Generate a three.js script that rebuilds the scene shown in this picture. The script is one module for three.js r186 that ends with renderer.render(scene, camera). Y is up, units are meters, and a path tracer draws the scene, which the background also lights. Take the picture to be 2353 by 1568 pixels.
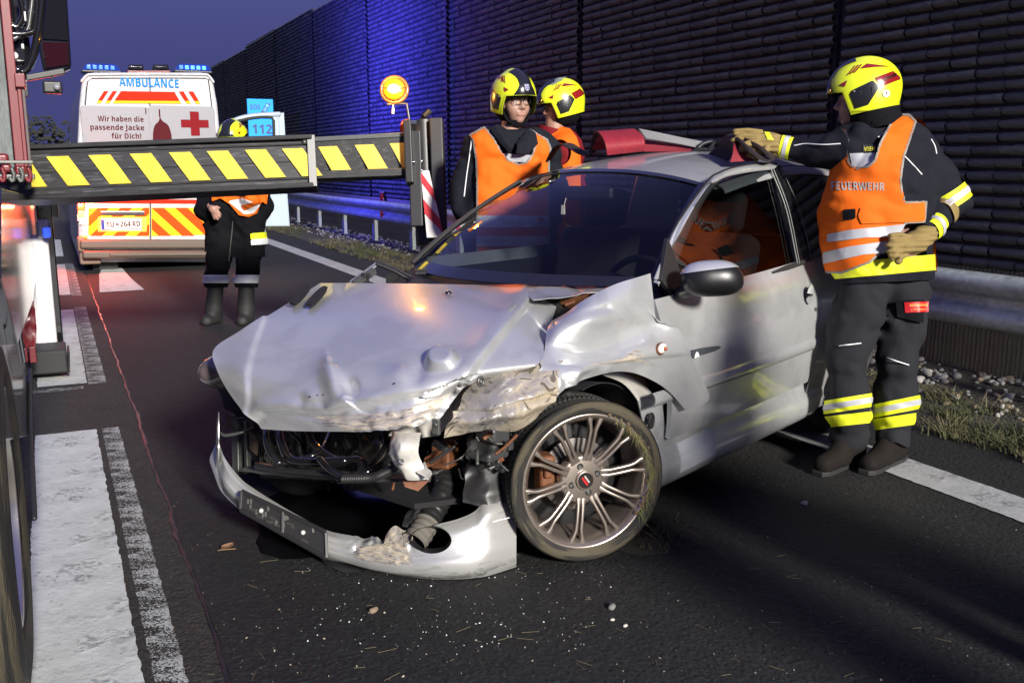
import * as THREE from 'three';
import { mergeGeometries, mergeVertices, toCreasedNormals } from 'three/addons/utils/BufferGeometryUtils.js';
import { RoundedBoxGeometry } from 'three/addons/geometries/RoundedBoxGeometry.js';
import { FontLoader } from 'three/addons/loaders/FontLoader.js';
import { TextGeometry } from 'three/addons/geometries/TextGeometry.js';

// ---------------------------------------------------------------- camera, sky, key light, exposure
const scene = new THREE.Scene();
const PW = 2352, PH = 1568, FOC = 2200, CAM_H = 1.44;          // the photograph measured in these units
const PITCH = Math.atan(412 / FOC), HEAD = 25.571 * Math.PI / 180;
const camera = new THREE.PerspectiveCamera(2 * Math.atan(PH / 2 / FOC) * 180 / Math.PI, 1024 / 682, 0.1, 3000);
camera.position.set(0, CAM_H, 0);
camera.lookAt(Math.sin(HEAD) * Math.cos(PITCH), CAM_H - Math.sin(PITCH), -Math.cos(HEAD) * Math.cos(PITCH));
camera.updateMatrixWorld();
const renderer = new THREE.WebGLRenderer({ antialias: true });
renderer.toneMapping = THREE.LinearToneMapping;
renderer.toneMappingExposure = 1.5;
renderer.shadowMap.enabled = true;
renderer.setSize(1024, 682);
{ // dusk sky: deep violet blue overhead, darker band low over the horizon, broken thin cloud
  const w = 256, h = 128, d = new Float32Array(w * h * 4);
  for (let j = 0; j < h; j++) for (let i = 0; i < w; i++) {
    const el = (j + 0.5) / h * Math.PI - Math.PI / 2, az = i / w * Math.PI * 2;
    const t = Math.max(0, Math.sin(el));
    const k = 0.42 + 0.95 * Math.min(1, t * 2.6) - 0.25 * t;
    const c = 0.86 + 0.28 * fbm(Math.cos(az) * 3.2 + 7, Math.sin(el) * 9 + Math.sin(az) * 1.2, Math.sin(az) * 3.2 + 3);
    const o = (j * w + i) * 4, g = el < 0 ? 0.25 : 1;
    d[o] = 0.066 * k * c * g; d[o + 1] = 0.072 * k * c * g; d[o + 2] = 0.225 * k * c * g; d[o + 3] = 1;
  }
  const sky = new THREE.DataTexture(d, w, h, THREE.RGBAFormat, THREE.FloatType);
  sky.mapping = THREE.EquirectangularReflectionMapping; sky.magFilter = THREE.LinearFilter; sky.minFilter = THREE.LinearFilter; sky.needsUpdate = true;
  scene.background = sky; scene.environment = sky;
}
const KEY_AZ = HEAD - 28 * Math.PI / 180, KEY_EL = 21 * Math.PI / 180;   // the rescue floodlight behind the photographer
const key = new THREE.DirectionalLight(new THREE.Color(1, 0.945, 0.87), 5);
key.position.set(1.5 - 20 * Math.sin(KEY_AZ) * Math.cos(KEY_EL), 1 + 20 * Math.sin(KEY_EL), -4 + 20 * Math.cos(KEY_AZ) * Math.cos(KEY_EL));
key.target.position.set(1.5, 1, -4);
key.castShadow = true; key.shadow.radius = 14; key.shadow.mapSize.set(4096, 4096);
Object.assign(key.shadow.camera, { left: -14, right: 14, top: 12, bottom: -12, near: 1, far: 70 });
scene.add(key, key.target);

// ---------------------------------------------------------------- helpers
const V = (x, y, z) => new THREE.Vector3(x, y, z);
const R90 = Math.PI / 2, deg = (a) => a * Math.PI / 180;
function rng(s) { return () => { s |= 0; s = s + 0x6D2B79F5 | 0; let t = Math.imul(s ^ s >>> 15, 1 | s); t = t + Math.imul(t ^ t >>> 7, 61 | t) ^ t; return ((t ^ t >>> 14) >>> 0) / 4294967296; }; }
function hash3(x, y, z) { let h = Math.imul(x, 374761393) ^ Math.imul(y, 668265263) ^ Math.imul(z, 2147483647 - 1013904223); h = Math.imul(h ^ h >>> 13, 1274126177); return ((h ^ h >>> 16) >>> 0) / 4294967296; }
function vn(x, y = 0, z = 0) { // value noise 0..1
  const xi = Math.floor(x), yi = Math.floor(y), zi = Math.floor(z); let u = x - xi, v = y - yi, w = z - zi;
  u = u * u * (3 - 2 * u); v = v * v * (3 - 2 * v); w = w * w * (3 - 2 * w);
  const L = (a, b, t) => a + (b - a) * t, h = (a, b, c) => hash3(xi + a, yi + b, zi + c);
  return L(L(L(h(0, 0, 0), h(1, 0, 0), u), L(h(0, 1, 0), h(1, 1, 0), u), v), L(L(h(0, 0, 1), h(1, 0, 1), u), L(h(0, 1, 1), h(1, 1, 1), u), v), w);
}
function fbm(x, y = 0, z = 0, o = 4) { let s = 0, a = 0.5, t = 0; for (let i = 0; i < o; i++) { s += a * vn(x, y, z); t += a; x = x * 2.03 + 17; y = y * 2.03 + 5; z = z * 2.03 + 9; a *= 0.5; } return s / t; }
const cl = (x, a = 0, b = 1) => Math.min(b, Math.max(a, x));
const sst = (a, b, x) => { const t = cl((x - a) / (b - a)); return t * t * (3 - 2 * t); };
const mixv = (a, b, t) => a.clone().lerp(b, t);

// a pixel of the photograph turned into the point of the place where its sight line meets a plane
const camR = V(Math.cos(HEAD), 0, Math.sin(HEAD)), camF = V(Math.sin(HEAD) * Math.cos(PITCH), -Math.sin(PITCH), -Math.cos(HEAD) * Math.cos(PITCH));
const camU = camR.clone().cross(camF), camO = V(0, CAM_H, 0);
const ray = (x, y) => camF.clone().multiplyScalar(FOC).addScaledVector(camR, x - PW / 2).addScaledVector(camU, PH / 2 - y);
const onPlane = (x, y, n, d) => { const r = ray(x, y); return camO.clone().addScaledVector(r, (d - camO.dot(n)) / r.dot(n)); };
const G = (x, y, h = 0) => onPlane(x, y, V(0, 1, 0), h);
const WX = (x, y, v) => onPlane(x, y, V(1, 0, 0), v);
const WZ = (x, y, v) => onPlane(x, y, V(0, 0, 1), v);
const D = (x, y, d) => camO.clone().addScaledVector(ray(x, y), d / FOC);

// objects
const used = {};
const numbered = (n) => { used[n] = (used[n] ?? -1) + 1; return used[n] ? `${n}_${String(used[n]).padStart(3, '0')}` : n; };
function thing(name, label, category, pos = V(0, 0, 0), group, turn = 0) {
  const o = new THREE.Group(); o.name = numbered(name); o.position.copy(pos); o.rotation.y = turn; scene.add(o);
  o.userData = { label, category }; if (group) o.userData.group = group;
  o.updateMatrixWorld();
  return o;
}
function prep(g) { // same attributes everywhere so that geometries merge
  if (!g.attributes.normal) g.computeVertexNormals();
  if (!g.attributes.uv) g.setAttribute('uv', new THREE.Float32BufferAttribute(new Float32Array(g.attributes.position.count * 2), 2));
  for (const k of Object.keys(g.attributes)) if (!['position', 'normal', 'uv'].includes(k)) g.deleteAttribute(k);
  return g.index ? g.toNonIndexed() : g;
}
const join = (gs) => gs.length === 1 ? gs[0] : mergeGeometries(gs.map(prep));
function obj(name, geo, mat, parent, label) {
  const m = new THREE.Mesh(Array.isArray(geo) ? join(geo) : geo, mat);
  m.name = parent === scene ? numbered(name) : name; m.castShadow = m.receiveShadow = true;
  parent.add(m); if (label) m.userData.label = label;
  return m;
}
const tag = (o, label, category, group) => { o.userData.label = label; o.userData.category = category; if (group) o.userData.group = group; return o; };
const struct = (name, geo, mat) => { const m = obj(name, geo, mat, scene); m.userData.kind = 'structure'; return m; };
// world geometry into a thing's own axes
const into = (t, geo) => { const g = Array.isArray(geo) ? join(geo) : geo; t.updateMatrixWorld(); g.applyMatrix4(t.matrixWorld.clone().invert()); return g; };
const put = (t, name, geo, mat, parent = t, label) => obj(name, into(t, geo), mat, parent, label);

// geometry
function grid(nu, nv, f, o = {}) { // f(u,v) -> Vector3; outward normal = du x dv
  const pos = [], uv = [], idx = [];
  for (let j = 0; j <= nv; j++) for (let i = 0; i <= nu; i++) { const p = f(i / nu, j / nv); pos.push(p.x, p.y, p.z); uv.push(o.su ? i / nu * o.su : i / nu, o.sv ? j / nv * o.sv : j / nv); }
  for (let j = 0; j < nv; j++) for (let i = 0; i < nu; i++) { const a = j * (nu + 1) + i, b = a + 1, c = a + nu + 1, e = c + 1; if (!o.skip || !o.skip((i + .5) / nu, (j + .5) / nv)) idx.push(a, b, e, a, e, c); }
  const g = new THREE.BufferGeometry();
  g.setAttribute('position', new THREE.Float32BufferAttribute(pos, 3)); g.setAttribute('uv', new THREE.Float32BufferAttribute(uv, 2)); g.setIndex(idx);
  g.computeVertexNormals();
  return o.thick ? thicken(g, o.thick) : g;
}
function thicken(g, t) { // a sheet becomes a solid of thickness t behind its front face
  const p = g.attributes.position, n = g.attributes.normal, uv = g.attributes.uv, N = p.count, idx = [...g.index.array];
  const P = [...p.array], Q = [...n.array], UV = [...uv.array];
  for (let i = 0; i < N; i++) { P.push(p.getX(i) - n.getX(i) * t, p.getY(i) - n.getY(i) * t, p.getZ(i) - n.getZ(i) * t); Q.push(-n.getX(i), -n.getY(i), -n.getZ(i)); UV.push(uv.getX(i), uv.getY(i)); }
  const I = [...idx], edge = new Map();
  for (let k = 0; k < idx.length; k += 3) {
    I.push(idx[k] + N, idx[k + 2] + N, idx[k + 1] + N);
    for (const [a, b] of [[idx[k], idx[k + 1]], [idx[k + 1], idx[k + 2]], [idx[k + 2], idx[k]]]) { const r = b * N + a; if (edge.has(r)) edge.delete(r); else edge.set(a * N + b, [a, b]); }
  }
  for (const [a, b] of edge.values()) { // rim with its own vertices
    const s = P.length / 3, q = [a, b, b + N, a + N];
    const e = V(P[b * 3] - P[a * 3], P[b * 3 + 1] - P[a * 3 + 1], P[b * 3 + 2] - P[a * 3 + 2]).cross(V(Q[a * 3], Q[a * 3 + 1], Q[a * 3 + 2])).normalize();
    for (const k of q) { P.push(P[k * 3], P[k * 3 + 1], P[k * 3 + 2]); Q.push(e.x, e.y, e.z); UV.push(UV[k * 2], UV[k * 2 + 1]); }
    I.push(s, s + 2, s + 1, s, s + 3, s + 2);
  }
  const o = new THREE.BufferGeometry();
  o.setAttribute('position', new THREE.Float32BufferAttribute(P, 3)); o.setAttribute('normal', new THREE.Float32BufferAttribute(Q, 3)); o.setAttribute('uv', new THREE.Float32BufferAttribute(UV, 2)); o.setIndex(I);
  return o;
}
function crAt(arr, t, lerp) { // Catmull-Rom through an array
  const n = arr.length - 1, x = cl(t) * n, i = Math.min(n - 1, Math.floor(x)), f = x - i;
  const a = arr[Math.max(0, i - 1)], b = arr[i], c = arr[i + 1], d = arr[Math.min(n, i + 2)];
  const h = (p0, p1, p2, p3) => 0.5 * (2 * p1 + (p2 - p0) * f + (2 * p0 - 5 * p1 + 4 * p2 - p3) * f * f + (3 * p1 - p0 - 3 * p2 + p3) * f * f * f);
  if (typeof b === 'number') return h(a, b, c, d);
  return V(h(a.x, b.x, c.x, d.x), h(a.y, b.y, c.y, d.y), h(a.z, b.z, c.z, d.z));
}
const linAt = (arr, t) => { const n = arr.length - 1, x = cl(t) * n, i = Math.min(n - 1, Math.floor(x)); return mixv(arr[i], arr[i + 1], x - i); };
function surf(rows, lin = false) { const at = lin ? linAt : crAt; return (u, v) => at(rows.map((r) => at(r, u)), v); }
const patch = (rows, nu, nv, o = {}) => { const s = surf(rows, o.lin); return grid(nu, nv, o.d ? (u, v) => o.d(s(u, v), u, v) : s, o); };
const curve = (pts, closed = false, t = 'catmullrom') => new THREE.CatmullRomCurve3(pts, closed, t, 0.5);
const tube = (pts, r, seg = 0, rs = 8, closed = false) => new THREE.TubeGeometry(curve(pts, closed), seg || pts.length * 8, r, rs, closed);
function capped(pts, r, seg, rs = 8) { return join([prep(tube(pts, r, seg, rs)), prep(new THREE.SphereGeometry(r, rs, 6).translate(...pts[0].toArray())), prep(new THREE.SphereGeometry(r, rs, 6).translate(...pts.at(-1).toArray()))]); }
function frame(a, b, upv = V(0, 1, 0)) { const x = b.clone().sub(a).normalize(); let y = upv.clone().addScaledVector(x, -upv.dot(x)).normalize(); const z = x.clone().cross(y); return new THREE.Matrix4().makeBasis(x, y, z); }
function bar(a, b, h, w, r = 0, upv) { // box from a to b, h along up, w across
  const L = a.distanceTo(b), g = r ? new RoundedBoxGeometry(L, h, w, 2, r) : new THREE.BoxGeometry(L, h, w);
  return g.applyMatrix4(frame(a, b, upv)).translate(...mixv(a, b, 0.5).toArray());
}
const rbox = (w, h, d, r, x = 0, y = 0, z = 0) => new RoundedBoxGeometry(w, h, d, 2, r).translate(x, y, z);
const box = (w, h, d, x = 0, y = 0, z = 0) => new THREE.BoxGeometry(w, h, d).translate(x, y, z);
function rod(a, b, r, r2 = r, n = 12) { const g = new THREE.CylinderGeometry(r2, r, a.distanceTo(b), n); g.rotateZ(-R90); return g.applyMatrix4(frame(a, b, Math.abs(b.clone().sub(a).normalize().y) > 0.95 ? V(1, 0, 0) : V(0, 1, 0))).translate(...mixv(a, b, 0.5).toArray()); }
// polygon of world points (roughly planar, outward normal given) pushed back by t
function slab(pts, n, t, bev = 0) {
  const o = pts[0], x = pts[1].clone().sub(o); x.addScaledVector(n, -x.dot(n)).normalize(); const y = n.clone().cross(x);
  const sh = new THREE.Shape(pts.map((p) => { const q = p.clone().sub(o); return new THREE.Vector2(q.dot(x), q.dot(y)); }));
  const g = new THREE.ExtrudeGeometry(sh, { depth: t - bev * 2, bevelEnabled: bev > 0, bevelThickness: bev, bevelSize: bev, bevelOffset: -bev, bevelSegments: 2, curveSegments: 6 });
  g.translate(0, 0, -t + bev);
  return g.applyMatrix4(new THREE.Matrix4().makeBasis(x, y, n)).translate(o.x, o.y, o.z);
}
// textures
function tex(n, f, srgb = true, rep = 1) {
  const [w, h] = Array.isArray(n) ? n : [n, n], d = new Uint8Array(w * h * 4);
  for (let j = 0; j < h; j++) for (let i = 0; i < w; i++) { const c = f(i / w, j / h), o = (j * w + i) * 4; d[o] = cl(c[0]) * 255; d[o + 1] = cl(c[1]) * 255; d[o + 2] = cl(c[2]) * 255; d[o + 3] = c[3] === undefined ? 255 : cl(c[3]) * 255; }
  const t = new THREE.DataTexture(d, w, h, THREE.RGBAFormat, THREE.UnsignedByteType);
  t.wrapS = t.wrapT = THREE.RepeatWrapping; t.magFilter = THREE.LinearFilter; t.minFilter = THREE.LinearMipmapLinearFilter; t.generateMipmaps = true;
  if (srgb) t.colorSpace = THREE.SRGBColorSpace; t.repeat.set(rep, rep); t.needsUpdate = true; return t;
}
const tnoise = (u, v, n, s = 0) => { // tileable value noise, n cells
  const x = u * n, y = v * n, xi = Math.floor(x), yi = Math.floor(y); let a = x - xi, b = y - yi; a = a * a * (3 - 2 * a); b = b * b * (3 - 2 * b);
  const h = (i, j) => hash3((xi + i) % n, (yi + j) % n, s); const p = h(0, 0) + (h(1, 0) - h(0, 0)) * a, q = h(0, 1) + (h(1, 1) - h(0, 1)) * a; return p + (q - p) * b;
};
const tfbm = (u, v, n, o = 4, s = 0) => { let r = 0, a = 0.5, t = 0; for (let i = 0; i < o; i++) { r += a * tnoise(u, v, n, s + i); t += a; a *= 0.55; n *= 2; } return r / t; };
function canvasTex(w, h, draw) { const c = document.createElement('canvas'); c.width = w; c.height = h; const x = c.getContext('2d'); draw(x, w, h); const t = new THREE.CanvasTexture(c); t.colorSpace = THREE.SRGBColorSpace; t.anisotropy = 8; return t; }
const lin = (r, g, b) => new THREE.Color().setRGB(r, g, b);
const M = {}; // materials
const std = (c, rough = 0.6, metal = 0, o = {}) => new THREE.MeshStandardMaterial({ color: Array.isArray(c) ? lin(...c) : new THREE.Color(c), roughness: rough, metalness: metal, side: THREE.DoubleSide, ...o });
const phy = (c, rough = 0.6, metal = 0, o = {}) => new THREE.MeshPhysicalMaterial({ color: Array.isArray(c) ? lin(...c) : new THREE.Color(c), roughness: rough, metalness: metal, side: THREE.DoubleSide, ...o });

// fields and their surfaces
function cap(a, b, ra, rb) { const ab = b.clone().sub(a), l2 = ab.lengthSq() || 1e-9; return (p) => { const px = p.x - a.x, py = p.y - a.y, pz = p.z - a.z, t = cl((px * ab.x + py * ab.y + pz * ab.z) / l2), dx = px - ab.x * t, dy = py - ab.y * t, dz = pz - ab.z * t; return Math.sqrt(dx * dx + dy * dy + dz * dz) - (ra + (rb - ra) * t); }; }
function ell(c, r, m) { // ellipsoid, optional 3 axes
  const [ax, ay, az] = m || [V(1, 0, 0), V(0, 1, 0), V(0, 0, 1)];
  return (p) => { const x = p.x - c.x, y = p.y - c.y, z = p.z - c.z, a = (x * ax.x + y * ax.y + z * ax.z) / r.x, b = (x * ay.x + y * ay.y + z * ay.z) / r.y, e = (x * az.x + y * az.y + z * az.z) / r.z, k = Math.sqrt(a * a + b * b + e * e); const g = Math.sqrt(a * a / (r.x * r.x) + b * b / (r.y * r.y) + e * e / (r.z * r.z)) || 1e-6; return k * (k - 1) / g; };
}
const smin = (a, b, k) => { const h = Math.max(k - Math.abs(a - b), 0) / k; return Math.min(a, b) - h * h * k * 0.25; };
const blend = (fs, k) => (p) => { let d = 1e9; for (const f of fs) d = smin(d, f(p), k); return d; };
function mesh(F, lo, hi, s) { // surface nets of F = 0 inside a box
  const nx = Math.ceil((hi.x - lo.x) / s) + 1, ny = Math.ceil((hi.y - lo.y) / s) + 1, nz = Math.ceil((hi.z - lo.z) / s) + 1;
  const A = new Float32Array(nx * ny * nz), p = V(0, 0, 0), id = (i, j, k) => (k * ny + j) * nx + i;
  for (let k = 0; k < nz; k++) for (let j = 0; j < ny; j++) for (let i = 0; i < nx; i++) { p.set(lo.x + i * s, lo.y + j * s, lo.z + k * s); A[id(i, j, k)] = F(p); }
  const vid = new Int32Array(nx * ny * nz).fill(-1), pos = [];
  const E = [[0, 1], [2, 3], [4, 5], [6, 7], [0, 2], [1, 3], [4, 6], [5, 7], [0, 4], [1, 5], [2, 6], [3, 7]], c = new Float32Array(8);
  for (let k = 0; k < nz - 1; k++) for (let j = 0; j < ny - 1; j++) for (let i = 0; i < nx - 1; i++) {
    let m = 0; for (let q = 0; q < 8; q++) { c[q] = A[id(i + (q & 1), j + (q >> 1 & 1), k + (q >> 2))]; if (c[q] < 0) m |= 1 << q; }
    if (m === 0 || m === 255) continue;
    let n = 0, x = 0, y = 0, z = 0;
    for (const [a, b] of E) if ((c[a] < 0) !== (c[b] < 0)) { const t = c[a] / (c[a] - c[b]); x += (a & 1) + ((b & 1) - (a & 1)) * t; y += (a >> 1 & 1) + ((b >> 1 & 1) - (a >> 1 & 1)) * t; z += (a >> 2) + ((b >> 2) - (a >> 2)) * t; n++; }
    vid[id(i, j, k)] = pos.length / 3; pos.push(lo.x + (i + x / n) * s, lo.y + (j + y / n) * s, lo.z + (k + z / n) * s);
  }
  const idx = [], quad = (a, b, c2, d, f) => { if (a < 0 || b < 0 || c2 < 0 || d < 0) return; if (f) idx.push(a, b, c2, a, c2, d); else idx.push(a, c2, b, a, d, c2); };
  for (let k = 1; k < nz - 1; k++) for (let j = 1; j < ny - 1; j++) for (let i = 1; i < nx - 1; i++) {
    const s0 = A[id(i, j, k)] < 0;
    if (s0 !== A[id(i + 1, j, k)] < 0) quad(vid[id(i, j - 1, k - 1)], vid[id(i, j, k - 1)], vid[id(i, j, k)], vid[id(i, j - 1, k)], s0);
    if (s0 !== A[id(i, j + 1, k)] < 0) quad(vid[id(i - 1, j, k - 1)], vid[id(i - 1, j, k)], vid[id(i, j, k)], vid[id(i, j, k - 1)], s0);
    if (s0 !== A[id(i, j, k + 1)] < 0) quad(vid[id(i - 1, j - 1, k)], vid[id(i, j - 1, k)], vid[id(i, j, k)], vid[id(i - 1, j, k)], s0);
  }
  const g = new THREE.BufferGeometry(); g.setAttribute('position', new THREE.Float32BufferAttribute(pos, 3)); g.setIndex(idx); g.computeVertexNormals();
  g.setAttribute('uv', new THREE.Float32BufferAttribute(new Float32Array(pos.length / 3 * 2), 2));
  return g;
}
function clip(g, f) { // keep the side where f(point) > 0, cut cleanly
  const P = g.attributes.position, N = g.attributes.normal, U = g.attributes.uv, I = g.index ? g.index.array : [...Array(P.count).keys()];
  const S = new Float32Array(P.count), v = V(0, 0, 0); for (let i = 0; i < P.count; i++) S[i] = f(v.fromBufferAttribute(P, i));
  const pos = [], nor = [], uv = [];
  const put1 = (a, b, t) => { for (const [A, o, n] of [[P.array, pos, 3], [N.array, nor, 3], [U.array, uv, 2]]) for (let q = 0; q < n; q++) o.push(A[a * n + q] * (1 - t) + A[b * n + q] * t); };
  for (let k = 0; k < I.length; k += 3) {
    const t = [I[k], I[k + 1], I[k + 2]], poly = [];
    for (let q = 0; q < 3; q++) { const a = t[q], b = t[(q + 1) % 3]; if (S[a] > 0) poly.push([a, a, 0]); if ((S[a] > 0) !== (S[b] > 0)) poly.push([a, b, S[a] / (S[a] - S[b])]); }
    for (let q = 1; q + 1 < poly.length; q++) { put1(...poly[0]); put1(...poly[q]); put1(...poly[q + 1]); }
  }
  const o = new THREE.BufferGeometry(); o.setAttribute('position', new THREE.Float32BufferAttribute(pos, 3)); o.setAttribute('normal', new THREE.Float32BufferAttribute(nor, 3)); o.setAttribute('uv', new THREE.Float32BufferAttribute(uv, 2));
  return o;
}
const clips = (g, ...fs) => fs.reduce(clip, g);
// ---------------------------------------------------------------- surface textures
const T = {};
T.asphalt = tex(1024, (u, v) => { const a = tfbm(u, v, 96, 3), s = tnoise(u, v, 230, 7), q = tnoise(u, v, 170, 11), b = tfbm(u, v, 5, 3, 40); const k = 0.13 + 0.17 * a + 0.09 * b + 0.10 * (s - 0.5) + (s > 0.86 ? 0.22 * (s - 0.86) * 8 : 0) - (q > 0.72 ? 0.09 : 0); return [k * 1.0, k * 1.0, k * 1.03]; });
T.asphaltOld = tex(1024, (u, v) => { const a = tfbm(u, v, 80, 3, 3), s = tnoise(u, v, 330, 17), q = tnoise(u, v, 400, 21), b = tfbm(u, v, 6, 3, 44); const k = 0.15 + 0.16 * a + 0.07 * b + (s > 0.78 ? 0.14 : 0) - (q > 0.75 ? 0.09 : 0); return [k * 1.03, k, k * 0.94]; });
T.grit = tex(512, (u, v) => { const a = tnoise(u, v, 210, 3), b = tnoise(u, v, 120, 5), c = tfbm(u, v, 8, 3, 6); const k = 0.35 * a + 0.4 * b + 0.25 * c; return [k, k, k]; }, false);
T.paint = tex(1024, (u, v) => { const a = tfbm(u, v, 14, 4, 60), s = tnoise(u, v, 180, 61), c = tnoise(u * 1, v, 24, 65), st = tfbm(u, v, 40, 2, 66); const cr = sst(0.62, 0.7, tfbm(u * 1, v * 1, 9, 4, 68)) * sst(0.5, 0.6, tnoise(u, v, 90, 69)); const k = 0.84 + 0.12 * (a - 0.5) - 0.10 * sst(0.6, 0.85, c) * sst(0.5, 0.7, st) - (s > 0.94 ? 0.22 : 0) - 0.16 * cr; return [k * 0.985, k * 0.995, k * 0.985]; });
T.paintBump = tex(512, (u, v) => { const r = tnoise(u * 1, v, 46, 70) * 0.5 + 0.5 * tnoise(u, v, 120, 71), c = sst(0.55, 0.75, tfbm(u, v, 10, 3, 72)); const k = r * (0.5 + 0.5 * c); return [k, k, k]; }, false);
T.speck = tex(512, (u, v) => { const a = tnoise(u, v, 150, 80), b = tnoise(u, v, 70, 81), c = tfbm(u, v, 6, 3, 82); const k = a * 0.6 + b * 0.5 + (c - 0.5) * 0.7 > 0.58 ? 1 : 0; return [k, k, k]; }, false);
T.cloth = tex(512, (u, v) => { const k = 0.80 + 0.2 * tfbm(u, v, 10, 4, 90) - 0.05 * ((Math.floor(u * 256) + Math.floor(v * 256)) & 1); return [k, k, k]; });
T.dirt = tex(1024, (u, v) => { const a = tfbm(u, v, 7, 5, 100), b = tnoise(u, v, 260, 103); const k = 0.94 + 0.06 * sst(0.35, 0.6, a) - (b > 0.972 ? 0.16 : 0); return [k, k * 0.99, k * 0.97]; });
T.rough = tex(512, (u, v) => { const a = tfbm(u, v, 9, 4, 110); const k = 0.75 + 0.35 * a; return [k, k, k]; }, false);
T.concrete = tex(512, (u, v) => { const a = tfbm(u, v, 12, 4, 120), s = tnoise(u, v, 160, 122); const k = 0.55 + 0.2 * a + 0.06 * s; return [k * 1.0, k * 0.98, k * 0.86]; });
T.galv = tex(512, (u, v) => { const a = tfbm(u, v, 10, 3, 130), b = tnoise(u, v, 44, 132); const k = 0.52 + 0.2 * a + 0.12 * b; return [k * 0.97, k, k]; });
const rep = (t, x, y = x) => { const c = t.clone(); c.repeat.set(x, y); c.needsUpdate = true; return c; };
M.road = std([0.142, 0.145, 0.135], 0.8, 0, { map: T.asphalt, bumpMap: T.grit, bumpScale: 0.008 });
M.roadOld = std([0.34, 0.335, 0.315], 0.86, 0, { map: T.asphaltOld, bumpMap: T.grit, bumpScale: 0.008 });
M.paint = std([0.74, 0.765, 0.745], 0.8, 0, { map: T.paint, bumpMap: T.paintBump, bumpScale: 0.0022 });
M.paintDim = std([0.56, 0.56, 0.57], 0.7, 0, { map: T.paint, bumpMap: T.paintBump, bumpScale: 0.002 });
M.worn = std([0.60, 0.61, 0.6], 0.8, 0, { map: T.paint, alphaMap: T.speck, alphaTest: 0.5 });
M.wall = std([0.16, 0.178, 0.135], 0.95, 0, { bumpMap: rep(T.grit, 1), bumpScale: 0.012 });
M.plinth = std([1.0, 0.96, 0.78], 0.95, 0, { map: T.concrete, bumpMap: T.grit, bumpScale: 0.004 });
M.galv = std([0.93, 0.97, 0.95], 0.5, 0.15, { map: T.galv });
M.earth = std([0.035, 0.03, 0.022], 1, 0, { bumpMap: T.grit, bumpScale: 0.02 });

// ---------------------------------------------------------------- ground, road and markings
const flat = (x0, x1, z0, z1, y, tile = 2, nx = 1, nz = 1) => { const g = grid(nx, nz, (u, v) => V(x0 + (x1 - x0) * u, y, z1 + (z0 - z1) * v)); const p = g.attributes.position, a = g.attributes.uv; for (let i = 0; i < p.count; i++) a.setXY(i, p.getX(i) / tile, p.getZ(i) / tile); return g; };
struct('ground', flat(-900, 900, -1800, 60, -0.02, 3), M.earth);
struct('road', flat(0.352, 4.25, -400, 12, 0, 1.6), M.road);
struct('old_road_lane', flat(-9, 0.352, -400, 12, 0.001, 1.4), M.roadOld);
{ // the tarred joint between the two lanes
  const r = rng(4); const n = 260;
  const zz = (v) => 4 - 60 * Math.pow(v, 1.6), wob = (z) => 0.352 + 0.016 * (fbm(z * 1.9, 3) - 0.5) * 2 + 0.006 * (vn(z * 13, 7) - 0.5);
  struct('road_joint', grid(6, 900, (u, v) => { const z = zz(v), w = 0.005 + 0.008 * vn(z * 14, 2) * vn(z * 5, 9); return V(wob(z) + (u - 0.5) * 2 * w + 0.006 * (vn(z * 40, 4) - 0.5), 0.004 + 0.004 * Math.sin(u * Math.PI) * vn(z * 19, 1), z); }), std([0.012, 0.011, 0.011], 0.42));
}
function marking(pts, mat, y = 0.005, tile = 0.9) { // a painted area with a ragged rim
  const out = [], rr = rng(pts.length * 31 + Math.round(pts[0][0] * 100));
  for (let i = 0; i < pts.length; i++) { const a = pts[i], b = pts[(i + 1) % pts.length], L = Math.hypot(b[0] - a[0], b[1] - a[1]), n = Math.max(1, Math.round(L / 0.025)); for (let k = 0; k < n; k++) { const t = k / n, j = k ? (rr() - 0.5) * 0.007 : 0; out.push(new THREE.Vector2(a[0] + (b[0] - a[0]) * t + j, -(a[1] + (b[1] - a[1]) * t) + j)); } }
  const g = new THREE.ShapeGeometry(new THREE.Shape(out)); g.rotateX(-R90); g.translate(0, y, 0);
  const p = g.attributes.position, a = g.attributes.uv; for (let i = 0; i < p.count; i++) a.setXY(i, p.getX(i) / tile, p.getZ(i) / tile);
  return struct('lane_marking', g, mat);
}
const strip = (x0, x1, z0, z1) => [[x0, z1], [x1, z1], [x1, z0], [x0, z0]];
marking(strip(-0.169, 0.131, -5.55, 1.5), M.paint);
marking(strip(-0.169, 0.128, -10.35, -6.79), M.paint);
marking(strip(-0.169, 0.128, -15.1, -11.55), M.paint);
marking(strip(-0.169, 0.128, -20, -16.4), M.paint);
marking(strip(0.160, 0.245, -5.55, 1.5), M.worn, 0.0045, 0.35);
marking(strip(0.136, 0.245, -10.5, -6.75), M.worn, 0.0045, 0.35);
marking(strip(0.136, 0.235, -15.2, -11.45), M.worn, 0.0045, 0.35);
marking(strip(-0.2, 0.10, -6.70, -6.62), M.worn, 0.0045, 0.35);
marking(strip(3.462, 3.72, -90, 3), M.paintDim);
{ const px = [[228, 672], [227, 630], [240, 603], [262, 588], [276, 612], [300, 640], [331, 666]]; marking(px.map(([x, y]) => { const p = G(x, y); return [p.x, p.z]; }), M.paint); }
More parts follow.
